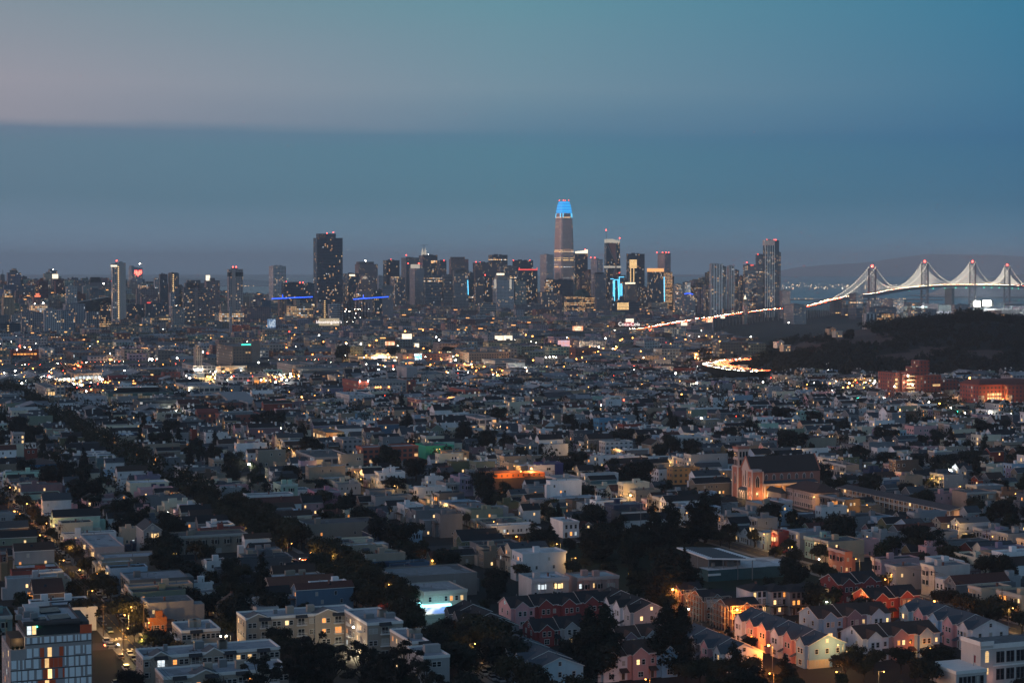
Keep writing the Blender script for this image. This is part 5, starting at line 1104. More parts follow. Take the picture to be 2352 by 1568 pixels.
def rowwin(parent,side,a0,a1,fixed,zs,n,p,w=1.1,h=1.7,trim=TRIMCOL,cnt=None,kinds=None):
 for z in zs:
  for i in range(n):
   a=a0+(a1-a0)*(i+.5)/n;k=kinds[i%len(kinds)]if kinds else litk(p)
   if cnt is not None and k in 'woc':cnt[0]+=1
   window(parent,a if side in 'SN' else fixed,fixed if side in 'SN' else a,z,side,w,h,k,trim)
HP=[('white',(.56,.56,.57)),('cream',(.50,.45,.35)),('pale grey',(.38,.39,.41)),('grey',(.24,.25,.27)),('pale blue',(.26,.36,.46)),('tan',(.36,.29,.22)),('beige',(.42,.36,.29)),('pink',(.48,.27,.28)),('sage',(.26,.31,.24)),('teal',(.13,.24,.26)),('blue',(.10,.19,.30)),('brown',(.18,.12,.09)),('rust red',(.30,.07,.05)),('ochre',(.36,.25,.13)),('slate',(.11,.13,.16)),('lavender',(.32,.28,.40)),('peach',(.50,.32,.22)),('mint',(.32,.46,.38)),('navy',(.04,.06,.12)),('olive',(.17,.18,.10)),('mauve',(.30,.20,.23))]
HPW=[24,11,15,14,6,9,9,5,3,2,1,7,3,1,8,3,3,2,2,2,2]
HP=[(n_,tuple(min(.85,x*1.32)if max(c_)>.45 else x*.8 for x in c_))for n_,c_ in HP]
ROOFF=[('silver',(.50,.55,.60)),('grey',(.20,.22,.24)),('tar',(.038,.041,.046)),('pale',(.52,.54,.56)),('dark grey',(.07,.078,.086))]
ROOFG=[('charcoal',(.02,.022,.026)),('brown',(.05,.033,.028)),('slate',(.055,.064,.076)),('red-brown',(.09,.036,.03))]
def bay(parent,side,c,fixed,z0,z1,trim,col,p,cnt):
 b=MB();w,dd,q=1.5,.95,.8
 b.prism([(-w,0),(-q,-dd),(q,-dd),(w,0)],z0,z1);b.prism([(-w-.15,0),(-q-.1,-dd-.18),(q+.1,-dd-.18),(w+.15,0)],z1,z1+.35,1)
 o=b.build('bay_window',[CLAP,TRIMC],parent,col,(c,fixed,0)if side=='S' else(fixed,c,0),ROT[side])
 n=max(1,int(round((z1-z0)/3.1)))
 for i in range(n):
  z=z0+.75+i*(z1-z0)/n
  k=litk(p)
  if k in 'woc':cnt[0]+=1
  m=MB();m.box(-q+.12,-dd-.07,z-.1,q-.12,-dd+.01,z+1.85,0);m.face([(-q+.25,-dd-.09,z),(q-.25,-dd-.09,z),(q-.25,-dd-.09,z+1.7),(-q+.25,-dd-.09,z+1.7)],1)
  for s_ in(-1,1):
   mx_,my=s_*(w+q)/2,-dd/2;m.bar((mx_+s_*.03,my-.03,z),(mx_+s_*.03,my-.03,z+1.7),.6,1)
  m.build('window',[TRIMC,{'d':GLASS,'w':LITW,'o':LITO,'c':LITC,'b':BLIND}[k]],o,trim)
def pick(lst,w):return RND.choices(lst,w)[0]
def house(X,Y,w,d,h,front,roof,col,rcol,label=None,rise=2.6,p=.10,bays=True,name=None,cat='house',group=None,trim=None,st=None,ridge=None,extras=True,info=None,reserve_it=False):
 """local x across the block (to the right), local y away; south wall y=0, west wall x=0"""
 u,v=uv(X,Y)
 if reserve_it:reserve(u,u+d,v,v+w)
 name=name or('gabled_house' if roof=='gable' else 'row_house');t=thing(name,cat,(X,Y,0),TH,label,group,info=info)
 trim=trim or tuple(min(.62,c*.55+.28)for c in col);st=st or max(1,int((h-.3)/3.0));cnt=[0];b=MB();b.box(0,0,0,w,d,h)
 wm=CLAP if RND.random()<.55 else WALL
 ridge=ridge or('x' if front in 'WE' else 'y')
 if roof=='gable':b.tri_walls(0,0,w,d,h,rise,ridge)
 b.build('wall',[wm],t,col)
 if roof=='gable':
  b=MB();b.gable(0,0,w,d,h,rise,ridge,0,1,ov=.3);b.build('roof',[SHINGLE,TRIM],t,rcol)
 elif roof=='hip':
  r=min(w,d)/2*.96;e=.5;b=MB();b.prism([(-e,-e),(w+e,-e),(w+e,d+e),(-e,d+e)],h,h+rise,0,0,[(r,r),(w-r,r),(w-r,d-r),(r,d-r)]);b.build('roof',[SHINGLE],t,rcol)
 else:
  b=MB();b.box(.25,.25,h-.2,w-.25,d-.25,h+.03);b.build('roof',[TAR],t,rcol)
  b=MB();pz=RND.choice((.35,.55,.8));e=.06
  for q in((-e,-e,w+e,.25),(-e,d-.25,w+e,d+e),(-e,.25,.25,d-.25),(w-.25,.25,w+e,d-.25)):b.box(q[0],q[1],h-.12,q[2],q[3],h+pz)
  b.build('parapet',[wm],t,col)
  if front in 'WSE':
   b=MB()
   if front=='W':b.box(-.55,-.1,h-.35,.02,d+.1,h+.55);b.box(-.35,-.05,h-.75,.02,d+.05,h-.35)
   elif front=='S':b.box(-.1,-.55,h-.35,w+.1,.02,h+.55);b.box(-.05,-.35,h-.75,w+.05,.02,h-.35)
   else:b.box(w,-.1,h-.35,w+.5,d+.1,h+.5)
   b.build('cornice',[TRIMC],t,trim)
 fl=[1.0+k*(h-.6)/st for k in range(st)]
 gz=fl[-1]+1 if roof=='gable' else None
 if front in 'WS':
  L=d if front=='W' else w;nb=max(1,int(L/5.2))if bays else 0;n=max(2,int(L/2.2))
  if bays and st>1:
   for i in range(nb):bay(t,front,L*(i+.62)/(nb+.25)if nb>1 else L*.62,0,max(2.6,fl[min(1,st-1)]-1),h-.9,trim,col,p*1.5,cnt)
   for i in range(nb):rowwin(t,front,L*(i+.1)/nb,L*(i+.35)/nb,0,fl[1:],1,p*1.5,.95,1.7,trim,cnt)
  else:rowwin(t,front,L*.08,L*.94,0,fl,n,p*1.4,1.05,1.7,trim,cnt)
  dx=L*.2;o=link('door',wmesh('door',1.1,2.3,''),t,None,(dx,0,.2)if front=='S' else(0,dx,.2),ROT[front])
  if bays and RND.random()<.7:link('garage_door',wmesh('garage',2.5,2.2,''),t,trim,(L*.62,0,.05)if front=='S' else(0,L*.62,.05),ROT[front])
  if roof=='gable' and ridge==('x' if front=='W' else 'y'):window(t,L/2 if front=='S' else 0,0 if front=='S' else L/2,h+.2,front,.9,1.2,litk(p),trim)
 else:
  rowwin(t,'W',.6,d-.5,0,fl,max(2,int(d/2.8)),p*1.3,.95,1.35,trim,cnt)
  if RND.random()<.35:
   b=MB();z=fl[-1]-.9;b.box(-2.2,d*.15,z-.2,0,d*.85,z);[b.bar((-2.1,y_,0),(-2.1,y_,z+1),.14)for y_ in(d*.17,d*.5,d*.83)];b.box(-2.2,d*.15,z+.85,-2.1,d*.85,z+1);b.build('porch',[WOOD],t)
 if front!='S':
  k=RND.choice((1,2,3,4,5))+(2 if w>12 else 0);zz=fl[-2:]if st>1 else fl
  for i in range(k):
   kk=litk(p*1.2);cnt[0]+=kk in 'woc';window(t,w*(.1+.75*(i+RND.random()*.6)/max(k,1)),0,RND.choice(fl),'S',.85,1.25,kk,trim)
  if ridge=='y' and roof=='gable':window(t,w/2,0,h+.2,'S',1,1.2,litk(p),trim)
 if extras and front in 'WE' and RND.random()<.55:
  b=MB();q0=d*RND.choice((.02,.3,.45));q1=min(d,q0+d*RND.uniform(.4,.55));hh=max(2.6,h-RND.choice((1.2,2.8,3.2)));xa,xb=(w,w+RND.uniform(2,4.5))if front=='W' else(-RND.uniform(1.6,3.2),0)
  b.box(xa,q0,0,xb,q1,hh,0,1);b.build('rear_addition',[WALL,TAR],t,tuple(min(.75,c*.85+.03)for c in col))
 if extras:
  r=RND.random()
  if r<.45:
   b=MB();a,c=w*RND.uniform(.3,.8),d*RND.uniform(.2,.8);top=h+(1.4 if roof=='flat' else rise+.6);b.box(a,c,h-.1,a+.6,c+.6,top);b.box(a-.07,c-.07,top-.2,a+.67,c+.67,top);b.build('chimney',[WALL],t,(.20,.09,.07))
  if roof=='flat':
   for _ in range(RND.choice((1,2,3,4,5))):
    b=MB();a,c=w*RND.uniform(.15,.8),d*RND.uniform(.2,.75);q=RND.random()
    if q<.4:b.box(a,c,h,a+1.3,c+.9,h+.35);b.build('skylight',[STEEL],t)
    elif q<.7:b.tube((a,c,h),(a,c,h+1.1),.13);b.tube((a,c,h+1.1),(a,c,h+1.3),.24);b.build('vent_pipe',[STEEL],t)
    elif w>6 and d>5:b.box(a*.8,c*.8,h,a*.8+2.4,c*.8+2,h+2.3);b.build('stair_hatch',[WALL],t,col)
  elif RND.random()<.3 and ridge=='x':
   b=MB();a=w*RND.uniform(.3,.6);sl=rise/(d/2);y0=d*.2;z0=h+y0*sl;b.face([(a,y0,z0+.08),(a+1,y0,z0+.08),(a+1,y0+1.1,z0+1.1*sl+.08),(a,y0+1.1,z0+1.1*sl+.08)]);b.build('skylight',[GLASS],t)
 t['_lit']=cnt[0];return t
def fithouse(reg,x0,x1,x2,yt,h,front,roof,col,rcol,label,w=None,d=None,**k):
 X,Y,w,d=fit(reg,x0,x1,x2,yt,h,w,d);d=max(6,min(d,40));return house(X,Y,w,d,h,front,roof,col,rcol,label,reserve_it=True,**k),w,d
# ------- gabled terrace housing in the south-east
def town_row(reg,x,y,eave,axis,specs,uw,dep,rcol,front,rise=2.9,base=True,p=.12):
 """specs: (colour, label) from the south end (axis u) or from the west end (axis v); (x, y) = south-west eave corner of the first unit"""
 X0,Y0=P(reg,x,y,eave);u0,v0=uv(X0,Y0)
 for i,(col,label)in enumerate(specs):
  if axis=='u':u,v,w,d=u0+i*uw,v0,dep,uw
  else:u,v,w,d=u0,v0+i*uw,uw,dep
  X,Y=xy(u,v);reserve(u,u+d,v,v+w);t=thing('terrace_house','house',(X,Y,0),TH,label,'gabled terrace houses');h=eave+(i%2)*.25
  trim=(.6,.58,.56);b=MB();rg='y' if axis=='u' else 'x';b.box(0,0,0,w,d,h);b.tri_walls(0,0,w,d,h,rise,rg)
  if front=='W':gx0,gx1,gy0,gy1=-1.1,w*.5,d*.12,d*.12+min(5,d*.62);b.box(gx0,gy0,0,.05,gy1,h);b.tri_walls(gx0,gy0,gx1,gy1,h,rise*.72,'x')
  else:gx0,gx1,gy0,gy1=w*.14,w*.14+min(5.2,w*.6),-1.1,d*.5;b.box(gx0,gy0,0,gx1,.05,h);b.tri_walls(gx0,gy0,gx1,gy1,h,rise*.72,'y')
  b.build('wall',[CLAP],t,col)
  if i==0 and axis=='u' and label.startswith('blue terrace house with a cream'):b2=MB();b2.box(-.06,-.06,0,w+.06,d,2.7);b2.build('base_storey',[WALL],t,(.62,.5,.34))
  b=MB();b.gable(0,0,w,d,h,rise,rg,0,1,ov=.25 if i else .4);b.gable(gx0,gy0,gx1,gy1,h+.02,rise*.72,'x' if front=='W' else 'y',0,1,ov=.3)
  if front=='W':b.face([(-2.6,gy1+.1,2.7),(-.0,gy1+.1,3.7),(-.0,d-.2,3.7),(-2.6,d-.2,2.7)])
  else:b.face([(gx1+.1,-2.4,2.7),(w-.2,-2.4,2.7),(w-.2,0,3.7),(gx1+.1,0,3.7)])
  b.build('roof',[SHINGLE,TRIM],t,rcol)
  z2=h*.5+.75
  if front=='W':
   gm=(gy0+gy1)/2;[window(t,gx0,gm+s_,z2,'W',1,1.5,litk(p),trim)for s_ in(-.9,.9)];window(t,gx0,gm,.9,'W',1.6,1.5,litk(p),trim);window(t,0,d-.9,z2,'W',.9,1.3,litk(p),trim);link('door',wmesh('door',1,2.1,''),t,None,(0,d-1.2,.2),ROT['W'])
   if i==0:
    for z,n in((.9,3),(z2,3)):rowwin(t,'S',.8,w-.8,0,[z],n,p,1,1.4,trim)
    window(t,w*.5,0,h+.3,'S',.9,1.1,litk(p),trim);bb=MB();bb.prism([(-1.3,0),(-.8,-.8),(.8,-.8),(1.3,0)],.3,2.9);bb.prism([(-1.4,0),(-.9,-.95),(.9,-.95),(1.4,0)],2.9,3.5,1,1,[(-1.4,0),(-.3,-.1),(.3,-.1),(1.4,0)])
    [bb.box(q,-.84,1,q+.66,-.8,2.5,2)for q in(-.7,.04)];bb.build('bay_window',[CLAP,SHINGLE,GLASS],t,col,(w*.66,0,0),0)
  else:
   gm=(gx0+gx1)/2;[window(t,gm+s_,gy0,z2,'S',1,1.5,litk(p),trim)for s_ in(-.9,.9)];window(t,gm,gy0,.9,'S',1.6,1.5,litk(p),trim);window(t,w-1.3,0,z2,'S',.9,1.3,litk(p),trim);link('door',wmesh('door',1,2.1,''),t,None,(w-1.4,0,.2),0)
   if i==0:rowwin(t,'W',.8,d-.8,0,[.9,z2],2,p,1,1.4,trim);window(t,0,d/2,h+.3,'W',.9,1.1,'d',trim)
  b=MB();q=(w*.6,d*.7);b.tube((*q,h+rise*.3),(*q,h+rise+.2),.12,n=6);b.build('vent_pipe',[STEEL],t);b=MB();b.tube((w*.35,d*.55,h+rise*.3),(w*.35,d*.55,h+rise*.95),.1,n=6);b.build('vent_pipe',[STEEL],t)
cW,cPk,cCo,cBl,cLB,cMv,cGr,cRd,cLG,cSl=(.78,.76,.78),(.60,.33,.35),(.56,.29,.27),(.25,.43,.60),(.38,.56,.64),(.30,.20,.23),(.20,.20,.22),(.27,.045,.045),(.42,.41,.42),(.15,.16,.18)
SLR,BRR,CHR=(.07,.085,.105),(.075,.045,.037),(.024,.025,.029)
town_row('l',398,1310,7.6,'u',[(cBl,'blue terrace house with a cream base at the south end of the slate-roofed row'),(cCo,'coral terrace house next to the blue one with a cream base'),(cW,'white terrace house between two coral ones in the slate-roofed row'),(cPk,'pink terrace house third from the north end of the slate-roofed row'),(cPk,'second pink terrace house beside its twin in the slate-roofed row'),(cW,'white terrace house at the north end of the slate-roofed row near the scaffold')],8.2,13,SLR,'W')
town_row('l',1500,1205,7.6,'u',[(cW,'white terrace house with wide gable close to the white school'),(cPk,'rose pink terrace house beside the wide white gable'),(cBl,'powder blue terrace house between two pink ones'),(cPk,'rose pink terrace house with a steep front gable farther along the row'),(cLB,'pale blue terrace house at the far end of the row beyond the pink gables')],8.6,14,SLR,'W')
town_row('k',660,1395,7.6,'v',[(cW,'white terrace house with brown roof at the west end beside the poplar'),(cCo,'coral terrace house in the middle of the brown-roofed front row'),(cBl,'sky blue terrace house at the east end of the brown-roofed front row')],9.8,13,BRR,'S')
town_row('l',760,1265,7.6,'v',[(cW,'white brown-roofed terrace house above the garden trees'),(cCo,'dusty coral brown-roofed terrace house between white and blue ones'),(cBl,'blue brown-roofed terrace house with twin gables above the garden trees')],9.6,13,BRR,'S')
town_row('l',462,1130,7.6,'v',[(cBl,'blue brown-roofed terrace house under an orange street lamp'),(cMv,'mauve brown-roofed terrace house with one brightly lit upstairs window'),(cW,'white brown-roofed terrace house beside the lamp-lit red scaffolded one')],9.4,13,BRR,'S',p=.3)
town_row('k',75,1060,7.4,'v',[(cPk,'pinkish red terrace house at the west end of the red row'),(cRd,'deep red terrace house second in the red row'),(cRd,'deep red terrace house third in the red row with a small parasol'),(cRd,'deep red terrace house at the east end of the red row behind the poplar')],8.8,12,CHR,'S')
town_row('k',905,1090,7.6,'u',[(cLG,'pale grey terrace house at the south end of the charcoal-roofed row between poplars'),(cW,'white terrace house in the charcoal-roofed row between poplars'),(cW,'white terrace house with tall gable in the charcoal-roofed row'),(cSl,'slate terrace house at the north end of the charcoal-roofed row')],8.5,13,CHR,'W')
town_row('j',1545,1195,7.6,'u',[(cGr,'dark grey terrace house above the bushy yellow-lit tree'),(cW,'white-fronted terrace house in the dark grey row by the corner store'),(cGr,'dark grey terrace house with a white bargeboard in the corner-store row'),(cSl,'slate grey terrace house at the corner-store end of the row')],8.5,14,CHR,'W')
town_row('k',245,1470,7.6,'u',[(cLB,'light blue terrace house with a bay window and big slate roof beside the bushy tree'),(cBl,'blue terrace house behind the light blue bay-windowed one'),(cGr,'grey terrace house midway up the big slate roof row'),(cGr,'grey terrace house at the north end of the big slate roof row')],9,15,SLR,'W')
town_row('k',1520,1370,6.0,'u',[(cW,'white gabled terrace house behind the small garden trees'),(cPk,'pink terrace house with a tall gable behind the second poplar'),(cSl,'slate blue terrace house beneath the scaffolded row'),(cGr,'dark terrace house adjoining the scaffolded row')],8.5,13,SLR,'W')
town_row('k',805,1265,5.6,'v',[(cMv,'mauve terrace house with brown roof between the two poplars'),(cLG,'small pale grey terrace house between the two poplars')],8,10,BRR,'S')
town_row('k',235,1215,5.4,'v',[(cRd,'small red terrace house with a yard lamp below the red row'),(cLG,'small pale terrace house beside the small red one below the red row')],9,11,CHR,'S')
town_row('l',595,900,7.4,'v',[(cRd,'crimson terrace house at the west end of the charcoal-roofed red terrace'),(cRd,'crimson terrace house behind the glowing yellow tree')],9.2,13,CHR,'S')
town_row('l',815,1000,7.4,'v',[(cRd,'crimson terrace house with a narrow gable beside the glowing tree'),(cRd,'crimson terrace house wrapped in orange-lit scaffold')],10.2,12,CHR,'S')
town_row('k',1228,985,7.5,'u',[],9,12,CHR,'W')
def modern_row():
 for i in range(4):
  X,Y=P('l',[5,140,268,385][i],[950,952,955,940][i],8.5);u,v=uv(X,Y);w=9.0;house(X,Y,w,11,8.5,'S','hip',(cW,cLG,cGr,cW)[i],CHR,['white modern terrace house with balcony, west end of the row above the blue terraces','pale grey modern terrace house with balcony in the four-house row','dark grey modern terrace house with several lit windows','white modern terrace house with balcony, east end of the four-house row'][i],rise=1.8,bays=False,p=.35,name='terrace_house',group='gabled terrace houses',st=3,reserve_it=True,trim=(.1,.1,.11))
  b=MB();b.box(-.2,-2.3,3.0,w+.1,0,3.2);[b.bar((q,-2.2,0),(q,-2.2,4.2),.16)for q in(.2,w/2,w-.3)];b.box(-.1,-2.3,4.1,w,-2.22,4.2);b.build('balcony',[DARK],[t_['o']for t_ in THINGS][-1])
modern_row()
def scaffold(t,w,d,h,nlev=4,front=True):
 b=MB()
 for yy in(-1.9,-.7):
  n=int(w/2.2)
  for i in range(n+1):b.bar((w*i/n,yy,0),(w*i/n,yy,h),.2)
  for k in range(1,nlev+1):b.bar((0,yy,k*h/nlev),(w,yy,k*h/nlev),.18)
 for k in range(1,nlev):b.box(0,-1.9,k*h/nlev-.05,w,-.7,k*h/nlev,1,bottom=True)
 for i in range(int(w/4.4)):b.bar((i*4.4,-1.9,0),(i*4.4+4.4,-1.9,h*.5),.09);b.bar((i*4.4+4.4,-1.9,h*.5),(i*4.4,-1.9,h),.09)
 return b.build('scaffold',[simple('scaffold_steel',(.30,.28,.25),var=.2)if 'scaffold_steel' not in MATS else MATS['scaffold_steel'],WOOD],t)
sc_names=['scaffolded red terrace house with a torn tarp, west end of the building site','scaffolded terrace house with grey sheeting in the middle of the building site','scaffolded terrace house brightly lit orange at the corner of the building site']
for i,(x,y,w)in enumerate(((1232,965,9),(1372,1015,10),(1548,1075,12.5))):
 X,Y=P('k',x,y,7.2);u,v=uv(X,Y);reserve(u-2,u+13,v-2,v+w);t=thing('terrace_house','house',(X,Y,0),TH,sc_names[i],'gabled terrace houses')
 b=MB();b.box(0,0,0,w,12,7.2);b.tri_walls(0,0,w,12,7.2,3,'x');b.tri_walls(w*.2,-.02,w*.8,6,7.2,2.4,'y');b.build('wall',[WALL],t,(.26,.10,.06));b=MB();b.gable(0,0,w,12,7.2,3,'x',0,1);b.gable(w*.2,-.6,w*.8,6,7.2,2.4,'y',0,1);b.build('roof',[SHINGLE,TRIM],t,CHR)
 rowwin(t,'S',.6,w-.6,0,[1,4.2],3,.08);s_=scaffold(t,w,12,8.6)
 c=scaffold(t,11,12,8.6);c.rotation_euler=(0,0,-math.pi/2);c.location=(0,11,0)
 if i!=2:b=MB();b.face([(.5,-2,5.2),(w*.7,-2.1,5.2),(w*.8,-.6,7.8),(.8,-.6,7.8)]);b.build('sheeting',[simple('grey_sheeting',(.45,.42,.4),var=.3)if 'grey_sheeting' not in MATS else MATS['grey_sheeting']],t)
xs=[q for q in THINGS if q['label']=='crimson terrace house wrapped in orange-lit scaffold'][0]['o'];c=scaffold(xs,8.5,12,6.8,3);c.location=(1.2,-.6,0)
# ------- stucco apartment rows with little gables and balconies
STUC=(.36,.31,.26)
def apartments(reg,x0,x1,x2,yt,h,label,nb,gables,w=None,d=None,lits=(),westb=False,col=STUC):
 X,Y,w,d=fit(reg,x0,x1,x2,yt,h,w,d);d=min(max(d,9),26);u,v=uv(X,Y);reserve(u,u+d,v,v+w);t=thing('apartment_building','building',(X,Y,0),TH,label,'stucco apartment buildings')
 b=MB();b.box(0,0,0,w,d,h)
 for g in gables:b.box(w*g[0],-.5,0,w*g[1],.02,h);b.face([(w*g[0],-.5,h),(w*g[1],-.5,h),(w*(g[0]+g[1])/2,-.5,h+1.7)])
 b.build('wall',[WALL],t,col)
 b=MB();b.box(.3,.3,h-.1,w-.3,d-.3,h+.05);b.build('roof',[TAR],t,(.28,.31,.35));b=MB();e=.12
 for q in((-e,-e,w+e,.3),(-e,d-.3,w+e,d+e),(-e,.3,.3,d-.3),(w-.3,.3,w+e,d-.3)):b.box(q[0],q[1],h-.3,q[2],q[3],h+.55)
 b.build('parapet',[TRIM],t)
 for g in gables:
  b=MB();m_=w*(g[0]+g[1])/2;b.bar((w*g[0]-.2,-.55,h),(m_,-.55,h+1.8),.3);b.bar((w*g[1]+.2,-.55,h),(m_,-.55,h+1.8),.3);b.build('gable_trim',[TRIM],t)
 b=MB()
 for g in gables:m_=w*(g[0]+g[1])/2;b.face([(w*g[0],-.4,h+.02),(m_,-.4,h+1.7),(m_,6,h+1.7),(w*g[0],6,h+.02)]);b.face([(w*g[1],-.4,h+.02),(m_,-.4,h+1.7),(m_,6,h+1.7),(w*g[1],6,h+.02)])
 if gables:b.build('gable_roof',[SHINGLE],t,(.10,.115,.13))
 st=int(h/2.9)
 for i in range(nb):
  c0,c1=w*i/nb,w*(i+1)/nb;cm=(c0+c1)/2;y=-.52 if any(w*g[0]<cm<w*g[1]for g in gables)else 0
  for k in range(st):
   z=.9+k*h/st;key=(i,k);kk=dict(lits).get(key)or litk(.13)
   if i%3==1:
    window(t,cm,y,z-.2,'S',2.1,2.0,kk);b=MB();b.box(cm-1.7,y-1.2,z-.5,cm+1.7,y,z-.3);b.box(cm-1.7,y-1.2,z+.55,cm+1.7,y-1.12,z+.65);[b.bar((cm-1.65+q*.41,y-1.16,z-.4),(cm-1.65+q*.41,y-1.16,z+.6),.05)for q in range(9)];b.build('balcony',[TRIM],t)
    if k==st-1:b=MB();b.face([(cm-2,y-1.3,h-.5),(cm+2,y-1.3,h-.5),(cm+2,y-.1,h+.5),(cm-2,y-.1,h+.5)]);b.face([(cm-2,y-1.3,h-.5),(cm-2,y-.1,h+.5),(cm-2,y-.1,h-.5)]);b.build('mansard_strip',[SHINGLE],t,(.04,.04,.045))
   else:window(t,cm-.75,y,z,'S',1.15,1.4,kk);window(t,cm+.75,y,z,'S',1.15,1.4,litk(.12))
 for k in range(st):
  z=.9+k*h/st;rowwin(t,'W',1,d-1,0,[z],max(2,int(d/4)),.2,1.1,1.4)
  if westb:
   for yy in(d*.25,d*.7):b=MB();b.box(-1.4,yy-1.6,z-.5,0,yy+1.6,z-.3);b.box(-1.4,yy-1.6,z+.5,-1.3,yy+1.6,z+.6);[b.bar((-1.35,yy-1.5+q*.43,z-.4),(-1.35,yy-1.5+q*.43,z+.5),.05)for q in range(8)];b.build('balcony',[TRIM],t)
 for _ in range(2):
  a=RND.uniform(.2,.7)*w;b=MB();b.box(a,d*.4,h,a+2.4,d*.4+2.2,h+2.4);b.build('stair_hatch',[WALL],t,col)
 rooftop(t,w,d,h,2);return t,w,d
apartments('q',95,195,2205,1040,10,'long stucco apartment row with small gables and bright stairwells behind the dark eucalyptus',12,[(.05,.2),(.44,.58)],d=13,lits=[((3,1),'w'),((3,0),'w'),((5,1),'o'),((8,2),'w'),((8,1),'w'),((6,1),'w')])
apartments('q',520,762,1325,652,10,'stucco apartment block with west-facing balconies beside the orange garage',4,[],d=16,westb=True,lits=[((0,1),'o')])
t_,w_,d_=apartments('q',1490,1700,3320,470,10.5,'stucco apartment row with two broad gables and twin globe lamps at its side',9,[(.0,.22),(.62,.86)],d=13,lits=[((3,2),'w'),((3,1),'w'),((3,0),'w'),((6,1),'o'),((7,1),'o')])
apartments('q',400,495,2330,1335,8,'frontmost stucco apartment row half hidden by the dark eucalyptus',12,[(.22,.44)],d=13,lits=[((2,0),'o'),((4,0),'c')])
t_,w_,d_=apartments('j',575,790,1030,1175,11.5,'stucco apartment block with floodlit western balconies above the eucalyptus',3,[],d=34,westb=True)
for yy,e in((d_*.12,1100),(d_*.32,1400),(d_*.55,700)):plight(t_,(-3.2,yy,1.2),e,(1,.8,.5))
plight(t_,(-1.8,d_*.4,9),350,(1,.62,.3));b_=MB();b_.ball((-1.5,d_*.4,9),.3);b_.build('wall_lamp',[L_WH],t_)
apartments('j',795,1090,1205,1300,11,'lower stucco block with pointed parapets below the floodlit balconies',2,[],d=22)
apartments('j',1150,1170,1345,1400,11,'pale stucco block with two small square windows at the eucalyptus edge',1,[],d=16,col=(.36,.35,.35))
